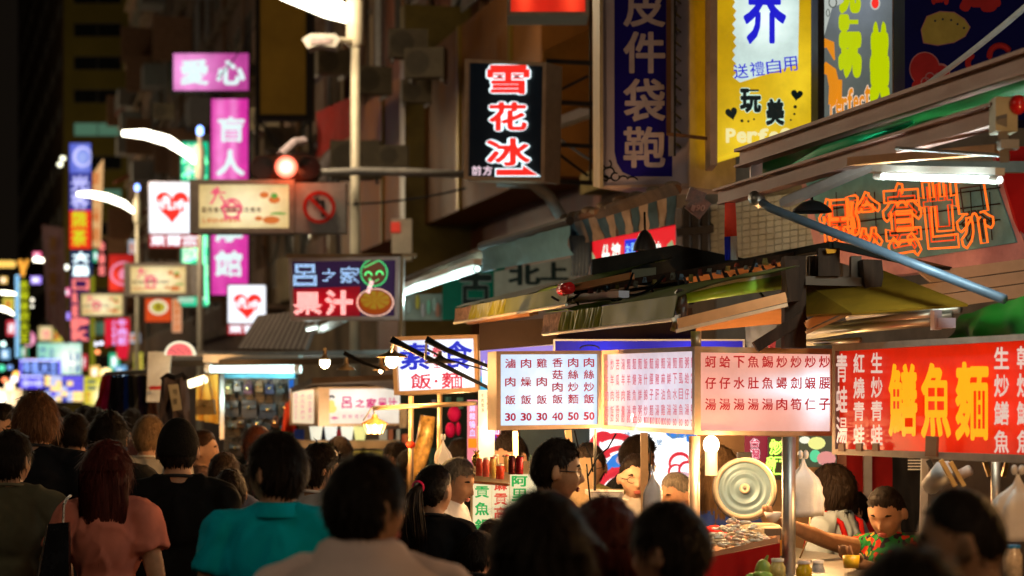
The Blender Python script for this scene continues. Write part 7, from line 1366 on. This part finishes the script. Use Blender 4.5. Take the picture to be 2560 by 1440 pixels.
def skin(k='s'):
    m = mat('skin ' + k, SKINS[k], .49, 0, .22, 22, .08, spec=.22); b = m.node_tree.nodes['Principled BSDF']; b.inputs['Subsurface Weight'].default_value = .08; b.inputs['Subsurface Radius'].default_value = (.02, .008, .004); return m
def hairm(c, nm): return mat('hair ' + nm, c, .49, 0, .6, 20, .5, spec=.11, stretch=(6, 6, .6))
HAIRC = {'black': (.017, .011, .008), 'soft': (.024, .015, .010), 'brown': (.055, .025, .012), 'auburn': (.075, .014, .010), 'blond': (.16, .07, .03), 'grey': (.2, .17, .13), 'sand': (.22, .13, .06), 'reddish': (.10, .03, .015)}
HL = {   # hairline height by how far forward the direction points (-1 back .. 1 front), thickness at top, back, sides
    'short': ([-1, -.6, -.32, -.14, .25, .6, 1], [-.55, -.52, -.32, .2, .24, .42, .55], .015, .007, .8),
    'crop': ([-1, -.6, -.32, -.14, .25, .6, 1], [-.45, -.45, -.28, .2, .26, .45, .55], .012, .006, .4),
    'buzz': ([-1, -.6, -.2, 0, .3, .6, 1], [-.35, -.3, -.1, .16, .3, .55, .68], .006, .003, .15),
    'bowl': ([-1, -.6, -.2, 0, .3, .6, 1], [-.42, -.42, -.35, -.30, -.1, .1, .3], .018, .020, 1.2),
    'full': ([-1, -.6, -.32, -.12, .25, .6, 1], [-.66, -.62, -.45, .12, .18, .38, .45], .018, .011, 1.2),
    'tied': ([-1, -.6, -.3, -.12, .3, .6, 1], [-.55, -.5, -.28, .2, .32, .54, .64], .014, .010, .3),
    'long': ([-1, -.6, -.2, 0, .3, .6, 1], [-1.1, -1.1, -1.0, -.5, -.05, .3, .45], .024, .024, 1.6),
    'bob': ([-1, -.6, -.2, 0, .3, .6, 1], [-.95, -.95, -.85, -.65, -.1, .28, .4], .026, .026, 1.6)}
def hair_mesh(style, seed, hy, hp, nstr=1500, face=False):
    hx, hz, tt, tb, sl = HL[style]; rg = np.random.default_rng(seed)
    def mask(D): h = np.interp(D[:, 1], hx, hz) + .05 * np.sin(D[:, 0] * 9 + seed) + .03 * np.sin(D[:, 0] * 23 + D[:, 1] * 17); return sm(-.05, .09, D[:, 2] - h)
    def thick(D): h = np.interp(D[:, 1], hx, hz); return (tb + (tt - tb) * sm(-.3, .7, D[:, 2])) * (.25 + .75 * sm(0, .4, D[:, 2] - h))
    D, Fc = sphere_dirs(64, 44); S0 = head_surf(D); nrm = D / np.linalg.norm(D * np.array((.076, .098, .119)) ** -1 * .1, axis=1)[:, None] * .1
    nrm = D / np.array((.076, .098, .119)); nrm /= np.linalg.norm(nrm, axis=1)[:, None]
    mk = mask(D); nz = np.array([mnoise.noise(Vector(d * 5) + Vector((seed, 0, 0))) for d in D]); nz2 = np.array([mnoise.noise(Vector((d[0] * 14, d[1] * 14, d[2] * 5 + seed))) for d in D])
    P = S0 + nrm * (-.012 + mk * (.012 + thick(D)) + mk * (nz * .007 + nz2 * .004) * sl)[:, None]
    q = MB(); q.add([tuple(p) for p in headxf(P + HC, hy, hp)], Fc)
    # strands
    n = int(nstr * (1 if style != 'buzz' else .3)); G = rg.normal(size=(n * 3, 3)); G /= np.linalg.norm(G, axis=1)[:, None]; G = G[mask(G) > .35][:n]
    crown = np.array((.15, -.45, .88)); d = G.copy(); pts = []
    ln = {'short': .028, 'crop': .016, 'buzz': .006, 'bowl': .036, 'full': .036, 'tied': .026, 'long': .05, 'bob': .045}[style] * (0.6 + .8 * rg.random(len(G)))
    lift0 = thick(G) * mask(G)
    lf = rg.random(len(G)) ** 2 * .010 * sl + (rg.random(len(G)) < .09) * .016 * sl; ln = ln * (1 + .9 * (rg.random(len(G)) < .2))
    for k in range(4):
        S1 = head_surf(d); nr = d / np.array((.076, .098, .119)); nr /= np.linalg.norm(nr, axis=1)[:, None]
        pts.append(S1 + nr * (lift0 * .92 + lf * k / 3 * (1.3 if k == 3 else 1) + .0008 * k)[:, None] + HC)
        if style == 'tied': tgt = np.array((0, -.9, .1)) - d
        else:
            tgt = (d - crown) * .8 + np.array((0, 0, -.9)); fr = G[:, 1] > .25
            if face: tgt[fr] = np.stack([np.where(G[fr, 0] > -.3, 1.2, -1.2), -np.ones(fr.sum()) * .7, -np.ones(fr.sum()) * .1], 1)
        tgt = tgt + rg.normal(size=d.shape) * .22; tgt -= d * (tgt * d).sum(1)[:, None]; tgt /= np.linalg.norm(tgt, axis=1)[:, None] + 1e-6
        d = d + tgt * (ln / 3 / .1)[:, None]; d /= np.linalg.norm(d, axis=1)[:, None]
    A = [headxf(p, hy, hp) for p in pts]; c0 = headxf(HC[None], hy, hp)[0]
    for i in range(len(G)):
        w_ = .0028 * (.6 + .8 * rg.random()); t = A[1][i] - A[0][i]; o_ = A[0][i] - c0; sd = np.cross(t, o_); sd = sd / (np.linalg.norm(sd) + 1e-9); vs = []
        for k, ww in enumerate((1, 1, .7)): vs += [tuple(A[k][i] + sd * w_ * ww), tuple(A[k][i] - sd * w_ * ww)]
        vs.append(tuple(A[3][i])); q.add(vs, [(0, 1, 3, 2), (2, 3, 5, 4), (4, 5, 6)])
    return q
def curtain(q, seed, hy, hp, L, front=.3, wid=.1, n=260, back=-.06):
    """long hair falling from the head: a rounded sheaf with loose locks"""
    rg = np.random.default_rng(seed + 5); z1 = 1.578; rows = 9; m = 22; vs = []; fs = []
    for i in range(rows):
        t = i / (rows - 1); z = z1 + .02 - t * (L + .02); w_ = wid * (1 + .08 * math.sin(t * 3) - .32 * t ** 2); dp = .055 * (1 - .35 * t)
        for j in range(m):
            a = 2 * math.pi * j / m; vs.append((w_ * math.cos(a) * (1 + .05 * mnoise.noise(Vector((j, t * 3, seed)))), back - .02 * t + dp * math.sin(a) + .006 * mnoise.noise(Vector((j * .7, t * 4, seed))), z - (.035 * abs(mnoise.noise(Vector((j * 1.7, 1, seed)))) if i == rows - 1 else 0)))
    for i in range(rows - 1):
        for j in range(m): a, b = i * m + j, i * m + (j + 1) % m; fs.append((a, b, b + m, a + m))
    fs += [tuple(range(m)), tuple(range((rows - 1) * m, rows * m))]
    q.add([tuple(p) for p in rotz(np.array(vs), R(hy) * .8)], fs)
    for k in range(n):
        a = rg.random() * 2 * math.pi; t0 = rg.random() * .5; t1 = min(1.14, t0 + .35 + rg.random() * .5); pp = []
        for t in np.linspace(t0, t1, 5):
            tt = min(t, 1); w_ = wid * 1.03 * (1 + .08 * math.sin(tt * 3) - .32 * tt ** 2); dp = .058 * (1 - .35 * tt) + .002; aa = a + .12 * math.sin(t * 5 + k)
            pp.append((w_ * math.cos(aa), back - .02 * tt + dp * math.sin(aa), z1 + .02 - t * (L + .02)))
        pp = rotz(np.array(pp), R(hy) * .8); c = np.array((0, back, 0)); vs = []
        for i2, p in enumerate(pp[:-1]):
            o_ = p - c; o_[2] = 0; sd = np.cross((0, 0, 1), o_ / (np.linalg.norm(o_) + 1e-6)); ww = .004 * (1 - .15 * i2); vs += [tuple(p + sd * ww), tuple(p - sd * ww)]
        vs.append(tuple(pp[-1])); q.add(vs, [(0, 1, 3, 2), (2, 3, 5, 4), (4, 5, 7, 6), (6, 7, 8)])
def mk(me, name, m, parent, share=True):
    d = me if not me.materials or me.materials[0] == m else me.copy()
    if d is me and not me.materials: d.materials.append(m)
    elif d is not me: d.materials.clear(); d.materials.append(m)
    o = bpy.data.objects.new(name, d); COL.objects.link(o); o.parent = parent; return o
def tomesh(q):
    me = bpy.data.meshes.new('m'); me.from_pydata([tuple(v) for v in q.v], [], q.f); me.update(); me.polygons.foreach_set('use_smooth', [True] * len(me.polygons)); return me
BUILD = {'m': dict(w=1.0), 'f': dict(w=.86, waist=.88, hip=1.02, fem=1), 'b': dict(w=1.1, waist=1.12), 'k': dict(w=.86, hip=.9)}
pc = 0
def person(label, px, ytop, d, yaw=0, hy=0, hp=0, hair='short', hc='black', shirt=(.02, .02, .02), build='m', pose='down', sleeve=.5, sk='s', face=False, glasses=False, pants=(.02, .022, .03), vox=.0125, extra=None, arms=None, group='people in the night market crowd', smat=None, hatc=None, fuzz=1500, infl=.012, zfix=None, head=1.0):
    global pc; pc += 1
    ztop = CZ - (ytop - HY) * d / F; s = ztop / (1.70 + HL[hair][2] * .8) if not zfix else zfix
    b = dict(BUILD[build]); b['sleeve'] = sleeve
    r = bpy.data.objects.new('person', None); COL.objects.link(r); r.empty_display_size = .2
    a = R(yaw); top = headxf(HC[None], hy, hp)[0] * s; X = (px - CX) / F * d; r.location = (X - (top[0] * math.cos(a) - top[1] * math.sin(a)), d - (top[0] * math.sin(a) + top[1] * math.cos(a)), 0 if not zfix else ztop - (1.70 + HL[hair][2] * .8) * s)
    r.rotation_euler = (0, 0, a); r.scale = (s, s, s); tag(r, label, 'person', group)
    A = arms or (POSE[pose], POSE[pose]); ka = str(A)
    if arms:   # targets given in the world: turn them into the body's own space
        Mi = (Matrix.Translation(r.location) @ Matrix.Rotation(a, 4, 'Z') @ Matrix.Scale(s, 4)).inverted(); A = [((Mi @ Vector(q[0])), (Mi @ Vector(q[1])), 1) if len(q) > 1 and isinstance(q[0], Vector) else q for q in arms]; ka = label
    kb = build + ka + str((hy, hp, vox))
    def fb(): q = MB(); body_prims(q, b, A, hy, hp); return remesh(q, vox, 1 if vox < .01 else 1, fac=.4)
    body = mk(cached('b' + kb, fb), 'body', skin(sk), r)
    def fs(): q = MB(); body_prims(q, b, A, hy, hp, infl, 'shirt'); return remesh(q, .011, 3, .0075, seed=pc)
    mk(cached('s' + build + ka + str((sleeve, infl, pc % 5)), fs), 'shirt', smat or mat('cloth %s' % str(shirt), shirt, .85, 0, .12, 5, .1, spec=.2), r)
    def ft(): q = MB(); body_prims(q, b, A, hy, hp, .014, 'legs'); return remesh(q, .016, 2, .005)
    mk(cached('t' + build, ft), 'trousers', mat('trouser %s' % str(pants), pants, .85, 0, .2, 6), r)
    q = MB(); [q.ell((s_ * .108, .055, .04), (.05, .14, .045), 12, 8) for s_ in (-1, 1)]; mk(cached('shoe', lambda: tomesh(q)), 'shoes', BLACKM, r)
    def fh():
        q = hair_mesh(hair, pc, hy, hp, fuzz, face)
        if hair == 'long': curtain(q, pc, hy, hp, extra.get('hair', .34) if extra else .34, wid=.098)
        if extra and extra.get('pony'):
            P = headxf([[0, -.105, 1.63], [0, -.145, 1.60], [0, -.15, 1.53], [.005, -.135, 1.44], [.01, -.12, 1.36]], hy, hp); q.tube([tuple(p) for p in P], [.02, .03, .034, .026, .006], 10)
            for k in range(60):
                o_ = rng.normal(size=2) * .015; PP = [p + np.array((o_[0] * t, o_[1] * t, -.015 * rng.random() * t)) for p, t in zip(P, (.3, 1, 1.4, 1.6, 1.4))]; q.tube([tuple(p) for p in PP], [.004, .004, .004, .003, .0005], 3)
        if extra and extra.get('bun'): P = headxf([[0, -.11, 1.62]], hy, hp)[0]; q.ell(tuple(P), (.035, .032, .035), 12, 8)
        return tomesh(q)
    hairo = mk(fh(), 'hair', hairm(HAIRC[hc], hc), r)
    if extra and extra.get('pony'): P = headxf([[0, -.125, 1.625]], hy, hp)[0]; mk(tomesh(MB().lathe(tuple(P), [(.024, -.008), (.031, 0), (.024, .008)], 14, (0, 1, .2))), 'hair_tie', mat('pink elastic', (.6, .02, .1), .5, emit=(.7, .03, .15), es=.1), hairo)
    if hatc:
        D, Fc = sphere_dirs(40, 30); S = head_surf(D); S = S * np.array((1.16, 1.13, 1.12)) + np.array((0, -.004, .012)); k_ = D[:, 2] > -.28 - .0 * D[:, 1]; S[~k_] *= .8; S = S + HC + (D * np.array([.003 * math.sin(60 * math.atan2(p[1], p[0])) for p in D])[:, None])
        q = MB(); q.add([tuple(p) for p in headxf(S, hy, hp)], Fc); mk(tomesh(q), 'beanie', mat('black knit', hatc, .95, 0, .3, 60, .5), r)
    if face or abs((yaw + hy) % 360) > 25:
        dk = mat('eye dark', (.01, .008, .006), .15, 0, 0); 
        for s_ in (-1, 1):
            def hm(q): q2 = MB(); q2.add([tuple(p) for p in headxf([tuple(v) for v in q.v], hy, hp)], q.f); return tomesh(q2)
            e = mk(hm(MB().ell((s_ * .029, .076, 1.604), (.0145, .0085, .0068), 12, 8)), 'eye', mat('eye white', (.7, .66, .6), .2, 0, 0), r)
            mk(hm(MB().ell((s_ * .029, .0815, 1.604), (.0065, .004, .0065), 10, 8)), 'iris', dk, e)
            mk(hm(MB().tube([(s_ * .044, .075, 1.608), (s_ * .03, .084, 1.612), (s_ * .014, .083, 1.607)], [.0026, .0042, .0026], 6)), 'eyelid', dk, e)
            mk(hm(MB().tube([(s_ * .048, .080, 1.626), (s_ * .032, .093, 1.630), (s_ * .014, .094, 1.626)], [.003, .006, .004], 6)), 'eyebrow', hairm(HAIRC['soft'], 'soft'), r)
        mk(hm(MB().ell((0, .0995, 1.5415), (.023, .007, .0055), 12, 8).ell((0, .0985, 1.533), (.020, .007, .0065), 12, 8)), 'lips', mat('lips', (.4, .09, .07), .4, 0, 0), r)
    if glasses:
        q = MB(); 
        for s_ in (-1, 1): q.tube([(s_ * .032 + .024 * math.cos(t), .098, 1.603 + .017 * math.sin(t)) for t in np.linspace(0, 6.283, 17)], .0018, 5); q.tube([(s_ * .056, .096, 1.606), (s_ * .074, .05, 1.606), (s_ * .08, -.01, 1.604)], .002, 5)
        q.tube([(-.009, .1, 1.606), (.009, .1, 1.606)], .0018, 5); q2 = MB(); q2.add([tuple(p) for p in headxf([tuple(v) for v in q.v], hy, hp)], q.f); mk(tomesh(q2), 'glasses', BLACKM, r)
    if extra and extra.get('collar'):
        c_ = extra['collar']; q = MB(); n = 28; vs = []; fs = []
        for i in range(n + 1):
            t = -math.pi * .5 + (i / n - .5) * 2 * math.pi * .88
            for (rr, z) in ((.060, 1.452), (.064, 1.492), (.073, 1.488), (.094, 1.446)): vs.append((rr * math.cos(t), -.006 + rr * math.sin(t) * .95, z - .028 * max(0, math.sin(t))))
        for i in range(n):
            for j in range(3): a2 = i * 4 + j; fs.append((a2, a2 + 4, a2 + 5, a2 + 1))
        q.add(vs, fs); mk(tomesh(q), 'collar', smat or mat('cloth %s' % str(c_), c_, .85, 0, .12, 5, .1, spec=.2), r)
    if not (extra and extra.get('collar')) and sleeve:
        q = MB(); q.tube([(.071 * math.cos(t), -.004 + .064 * math.sin(t), 1.474 - .012 * math.sin(t)) for t in np.linspace(0, 6.283, 25)], .0075, 6, cap=False); mk(cached('neckband', lambda: tomesh(q)), 'neckband', mat('band %s' % str(shirt), tuple(min(.9, c * 1.5 + .012) for c in shirt), .85, 0, 0), r)
    if extra and extra.get('hood'):
        q = MB(); vs = []; fs = []; n = 40; RR = [(.062, 1.485), (.078, 1.512), (.098, 1.500), (.112, 1.475), (.15, 1.452), (.195, 1.425), (.225, 1.36)]
        for (rr, z) in RR:
            for j in range(n): t = 2 * math.pi * j / n; f_ = 1 + .06 * mnoise.noise(Vector((math.cos(t) * 3, math.sin(t) * 3, z * 12))); vs.append((rr * math.cos(t) * f_, -.012 + rr * .72 * math.sin(t) * f_, z + .008 * mnoise.noise(Vector((t * 2, z * 9, 3)))))
        for i in range(len(RR) - 1):
            for j in range(n): a2, b2 = i * n + j, i * n + (j + 1) % n; fs.append((a2, b2, b2 + n, a2 + n))
        q.add(vs, fs); mk(tomesh(q), 'hood', mat('cloth %s' % str(extra['hood'])), r)
    if extra and extra.get('strap'):
        q = MB(); c_ = extra['strap']
        for s_ in extra.get('sides', (-1, 1)): q.tube([(s_ * .115, -.13, 1.2), (s_ * .115, -.108, 1.36), (s_ * .11, -.06, 1.468), (s_ * .11, .02, 1.475), (s_ * .115, .1, 1.40), (s_ * .12, .12, 1.2)], extra.get('sr', .014), 8)
        mk(tomesh(q), 'strap', mat('strap %s' % str(c_), c_, .7), r)
    return r
# ---- nearest
PINK = (.30, .17, .15)
person('person seen from behind at the centre, pinkish grey collared shirt, head turned right', 917, 1130, 4.6, 0, -42, 0, 'short', 'black', (.72, .56, .5), 'b', extra=dict(collar=(.72, .56, .5), hood=(.72, .56, .5)), vox=.01, sk='t', fuzz=3200)
person('person with very long dark hair nearest the camera in the lower middle', 1352, 1228, 3.9, 0, 0, 0, 'long', 'black', (.02, .012, .012), 'f', extra=dict(hair=.42), fuzz=3200)
person('person with long dark red tinted hair just right of the long haired one', 1512, 1242, 5.0, 10, 0, 0, 'long', 'auburn', (.015, .012, .014), 'f', extra=dict(hair=.4))
person('person with short black hair in front of the food tray, looking left', 1672, 1250, 4.6, 30, 25, 4, 'short', 'black', (.02, .02, .02), 'f', vox=.01, sk='s', fuzz=2600)
person('person with a close cropped head at the lower right, ear to the right, looking left', 2402, 1216, 4.15, 62, 14, 6, 'buzz', 'black', (.03, .02, .015), 'b', vox=.009, sk='t', fuzz=2500)
person('dark out of focus head cut by the bottom edge at the right', 2272, 1364, 3.0, 0, 0, 0, 'full', 'black', (.01, .01, .01), 'm', fuzz=2500)
person('person in a bright cyan polo shirt, dark hair, face turned left', 690, 1078, 6.3, 0, 48, 0, 'short', 'black', (.0, .42, .56), 'm', extra=dict(collar=(.0, .42, .56)), vox=.01, sk='s', fuzz=2600)
person('person with a dark red ponytail mane and salmon top carrying a black chain bag', 268, 1100, 8.0, 0, 0, 0, 'long', 'auburn', (.62, .2, .14), 'f', extra=dict(hair=.33), infl=.022, fuzz=2400)
person('person in a black knit cap and black T-shirt', 446, 1052, 8.4, 0, 0, 0, 'crop', 'black', (.008, .008, .008), 'b', hatc=(.012, .01, .008))
person('person in an olive grey T-shirt at the left edge, black hair, ear to the right', 28, 1074, 8.3, 0, -20, 0, 'short', 'black', (.11, .1, .06), 'm', vox=.01)
person('tall person with a two tone blond bowl cut and black shirt', 92, 978, 9.3, 0, -8, 0, 'bowl', 'blond', (.01, .01, .012), 'm', fuzz=2600)
person('person whose warm lit face shows at the left edge behind the olive shirt', 8, 1005, 11, -150, -20, 12, 'short', 'black', (.03, .03, .03), 'm', face=True)
person('person with thick black hair right behind the red haired one', 272, 1027, 9.6, 0, 0, 0, 'full', 'black', (.02, .018, .015), 'm')
person('person with an orange lit neck and black top right of the bowl cut', 186, 1030, 11.5, 20, 0, 8, 'short', 'soft', (.015, .015, .02), 'b')
person('older person with grey cropped hair, grey shirt and backpack straps', 374, 1036, 11, 0, -20, 0, 'crop', 'sand', (.36, .33, .28), 'm', extra=dict(strap=(.015, .015, .02)))
person('person in a floral dark dress looking right, hair tied up', 508, 1074, 12, -80, -5, 0, 'tied', 'brown', (.1, .06, .05), 'f', face=True, smat=mat('floral dark cotton', (.14, .08, .06), .8, 0, .9, 22))
person('person with reddish hair and black clothes behind the cyan polo shirt', 642, 1062, 11.2, 0, 15, 0, 'short', 'reddish', (.008, .008, .01), 'm')
person('wavy haired person in a white top between cyan shirt and pinkish collar', 800, 1105, 9.0, -40, -18, 6, 'full', 'soft', (.45, .43, .42), 'f', sk='s', face=True, extra=dict(strap=(.5, .45, .4), sides=(1,), sr=.004))
person('person with a black ponytail, pink hair tie and black T-shirt', 1085, 1160, 8.3, -12, -18, 4, 'tied', 'black', (.008, .007, .007), 'f', extra=dict(pony=1), fuzz=2400)
person('elderly person with grey hair and white shirt beside the sauce counter', 1140, 1138, 9.2, -105, -10, 16, 'crop', 'grey', (.62, .6, .62), 'm', face=True, vox=.007, sk='s', extra=dict(collar=(.62, .6, .62)))
person('child with black hair low in front of the sauce counter, face turned right', 1198, 1326, 8.2, -30, -10, 5, 'full', 'black', (.02, .02, .02), 'k')
person('second low dark head just above the child', 1232, 1297, 8.9, -20, 0, 0, 'full', 'soft', (.02, .015, .012), 'k')
person('person in focus with thin framed glasses and short hair looking right at the menu', 1392, 1094, 7.6, -68, -14, 4, 'crop', 'soft', (.16, .02, .015), 'm', face=True, glasses=True, vox=.006, sk='t', fuzz=3500, extra=dict(collar=(.16, .02, .015)))
# ---- inside the stalls
person('stall worker with pale glasses and navy apron facing the street beside the wooden post', 1588, 1134, 9.7, 178, 8, 4, 'tied', 'black', (.6, .56, .52), 'f', face=True, glasses=True, vox=.006, sk='p', group='people working in the stalls')
c_ = bpy.data.objects[-1] if False else None
person('person in a black T-shirt looking right in front of the crab picture', 1594, 1082, 10.6, -70, -14, 14, 'short', 'soft', (.012, .012, .012), 'm', face=True, vox=.009, sk='t', group='people working in the stalls')
person('grey haired stall worker looking down left between the wooden and the steel post', 1692, 1178, 9.5, 105, 16, 12, 'tied', 'grey', (.3, .25, .22), 'f', face=True, vox=.006, sk='s', group='people working in the stalls')
person('young person with glasses and a striped shirt in front of the crab picture at left', 1472, 1105, 9.9, 165, 0, 6, 'short', 'black', (.4, .35, .12), 'm', face=True, glasses=True, vox=.007, group='people working in the stalls')
person('dark haired worker seen between the cream posts above the cans', 1275, 1080, 10.2, 140, 0, 10, 'short', 'black', (.05, .03, .02), 'm', face=True, group='people working in the stalls')
person('person with long light brown hair and blue shirt beside the glowing bare bulb', 1798, 1113, 9.9, -20, -10, 0, 'long', 'sand', (.05, .1, .42), 'f', extra=dict(hair=.36), group='people working in the stalls')
wm = person('cook with a bob, teal face mask pulled down and red apron, holding out a bowl', 2082, 1158, 9.3, 48, 10, 4, 'bob', 'soft', (.42, .5, .55), 'f', vox=.009, sk='s', group='people working in the stalls', zfix=.93, arms=(POSE['down'], POSE['down']))
person('dark head far back between the two cooks', 2132, 1226, 10.0, 100, 0, 0, 'full', 'black', (.02, .02, .02), 'f', group='people working in the stalls')
FL = mat('bright floral print', (.05, .22, .04), .7, 0, .3, 20)
nt_ = FL.node_tree; vz = nt_.nodes.new('ShaderNodeTexVoronoi'); vz.inputs['Scale'].default_value = 48; tc_ = nt_.nodes.new('ShaderNodeTexCoord'); nt_.links.new(tc_.outputs['Object'], vz.inputs['Vector']); rp_ = nt_.nodes.new('ShaderNodeValToRGB'); rp_.color_ramp.interpolation = 'CONSTANT'
for e_, (p_, c2) in enumerate(((0, (.015, .16, .03)), (.38, (.4, .03, .015)), (.5, (.02, .012, .02)), (.68, (.45, .24, .02)), (.74, (.01, .14, .04)))):
    el = rp_.color_ramp.elements[e_] if e_ < 2 else rp_.color_ramp.elements.new(p_); el.position = p_; el.color = (*c2, 1)
nt_.links.new(vz.outputs['Color'], rp_.inputs[0]); nt_.links.new(rp_.outputs[0], nt_.nodes['Principled BSDF'].inputs['Base Color'])
fw = person('cook in a bright floral sleeveless top reaching left, looking down', 2215, 1208, 8.6, 140, 12, 22, 'tied', 'black', (.1, .3, .1), 'f', sleeve=0, face=True, vox=.0058, sk='s', smat=FL, fuzz=3000, group='people working in the stalls', zfix=.93, extra=dict(bun=1),
            arms=((W(2225, 1452, 8.35), W(2140, 1405, 8.05)), (W(2062, 1350, 8.62), W(1962, 1308, 8.45))))
# ---- the far crowd: heads of people walking away, small in the picture
far = [(130, 1045, 13), (158, 1018, 15), (215, 1012, 16), (240, 1018, 15), (172, 1040, 14), (108, 1018, 18), (22, 1012, 17), (300, 1010, 19), (330, 1020, 17), (60, 1014, 21), (200, 1020, 22), (275, 1012, 24), (348, 1014, 22), (848, 1090, 12.5), (990, 1104, 12.5), (560, 1130, 10.4), (575, 1172, 9.4), (1150, 1095, 12.5), (1030, 1120, 12.2)]
desc = ['with a round black head left of the thick black hair', 'with a dark crown in the middle distance below the PK letters', 'with a black head below the yellow poster', 'just right of the one below the yellow poster', 'half hidden behind the bowl cut', 'far off under the purple display case', 'far off at the left edge', 'under the clothes rack', 'under the white board', 'tiny, straight under the blue framed sign', 'tiny, far down the street in the middle of the crowd', 'tiny, under the red garments', 'tiny, left of the grey tunic', 'behind the wavy dark hair, under the juice cups', 'in a pale top facing left behind the pinkish collar', 'low in front of the bag stall in patterned clothes', 'short, dark and low left of the cyan shirt', 'with a black head under the pink backpack', 'facing right between the pole and the wrapped bundle']
cl = [(.02, .02, .02), (.2, .18, .15), (.05, .02, .02), (.03, .04, .08), (.25, .2, .18), (.01, .01, .01)]
for k, (x, y, d) in enumerate(far):
    person('person ' + desc[k], x, y, d, (0, 8, -12, 20, -6)[k % 5] if k not in (14, 18) else (95, -90)[k == 18], 0, 0, ('short', 'full', 'short', 'bob')[k % 4] if k < 13 else 'full', ('black', 'soft')[k % 2], cl[k % 6] if k != 14 else (.6, .58, .6), ('m', 'f')[k % 2], fuzz=500, vox=.0125, group='people far down the market street' if k < 13 else 'people in the night market crowd')
# ---- worn and held things
pr = lambda o: o
r = thing('shoulder_bag', 'black shoulder bag with a metal chain worn by the red haired person', 'bag', W(135, 1400, 7.75)); c = W(140, 1400, 7.8); s = 7.8 / F
q = MB(); q.add([W(118, 1310, 7.86), W(176, 1305, 7.86), W(178, 1470, 7.86), W(88, 1470, 7.86), W(120, 1310, 7.74), W(172, 1305, 7.74), W(172, 1470, 7.7), W(84, 1470, 7.7)], [(0, 1, 2, 3), (7, 6, 5, 4), (0, 4, 5, 1), (1, 5, 6, 2), (2, 6, 7, 3), (3, 7, 4, 0)]); q.build('body', mat('glossy black leather', (.008, .008, .01), .25, 0, .3, 15, .2), r)
q = MB(); P0, P1_ = W(160, 1262, 7.82), W(158, 1308, 7.78)
for k in range(14): q.ell(P0.lerp(P1_, k / 13), (.006, .006, .009), 8, 6)
o = q.build('chain', mat('bright metal chain', (.8, .7, .6), .2, 1), r); o['kind'] = 'stuff'
MB().tube([P0, W(168, 1246, 7.9), W(176, 1240, 7.97)], .006, 6).build('strap', BLACKM, r); MB().tube([W(118, 1312, 7.74), W(92, 1460, 7.7)], .004, 5).build('zip_edge', mat('bright metal chain'), r)
# apron, mask, bowl for the cooks
def on(o_, q, nm, m, lab=None):
    me = tomesh(q); ob = bpy.data.objects.new(nm, me); me.materials.append(m); COL.objects.link(ob); ob.parent = o_; return ob
RA = mat('red apron cotton', (.5, .015, .012), .7, 0, .2, 8)
q = MB(); vs = []; fs = []; n = 20
for i in range(12):
    t = i / 11; z = 1.30 - t * .7
    for j in range(n + 1):
        a = math.pi * (j / n) * (.62 if t < .25 else 1.0) + (.19 * math.pi if t < .25 else 0); vs.append((.175 * math.cos(a), .14 * math.sin(a) + .005 * math.sin(j * 1.7 + t * 5), z))
for i in range(11):
    for j in range(n): a = i * (n + 1) + j; fs.append((a, a + n + 1, a + n + 2, a + 1))
q.add(vs, fs); on(wm, q, 'apron', RA)
q = MB()
for s_ in (-1, 1): q.tube([(s_ * .1, .115, 1.3), (s_ * .1, .085, 1.42), (s_ * .09, .0, 1.475), (s_ * .09, -.085, 1.43), (s_ * .06, -.135, 1.25), (-s_ * .05, -.13, 1.1)], .014, 8)
on(wm, q, 'apron_strap', RA)
MM = mat('teal face mask', (.1, .5, .42), .7, emit=(.1, .5, .42), es=.1)
q = MB().ell((0, .085, 1.515), (.045, .03, .035), 14, 10); q2 = MB(); q2.add([tuple(p) for p in headxf([tuple(v) for v in q.v], 10, 4)], q.f); on(wm, q2, 'face_mask', MM)
c = W(1932, 1292, 8.35); s = 8.35 / F; r = thing('rice_bowl', 'white rice bowl held out above the cooker', 'bowl', c); MB().lathe(c, [(8 * s, -14 * s), (10 * s, -13 * s), (18 * s, -2 * s), (22 * s, 12 * s), (20 * s, 12 * s), (15 * s, -2 * s), (0, -8 * s)], 20).build('shell', mat('white porcelain', (.8, .74, .68), .2, 0, .05), r, smooth=True)
c = W(2128, 1420, 7.9); solo(MB().lathe(c, [(0, 0), (.03, 0), (.035, .05), (0, .05)], 16), 'yellow_tub', mat('yellow plastic', (.85, .5, .02), .35), 'yellow tub under the hand of the cook in the floral top', 'tub', smooth=True)
# navy apron on the glasses woman is a child of the stall worker
for o_ in list(bpy.data.objects):
    if o_.get('label', '').startswith('stall worker with pale glasses'):
        q = MB(); vs = []; fs = []
        for i in range(10):
            z = 1.36 - i * .07
            for j in range(15): a = math.pi * (.2 + .6 * j / 14) if i < 3 else math.pi * j / 14; vs.append((.165 * math.cos(a), .152 * math.sin(a), z))
        for i in range(9):
            for j in range(14): a = i * 15 + j; fs.append((a, a + 15, a + 16, a + 1))
        q.add(vs, fs); on(o_, q, 'apron', mat('navy spotted cotton', (.02, .02, .1), .7, 0, .8, 60))
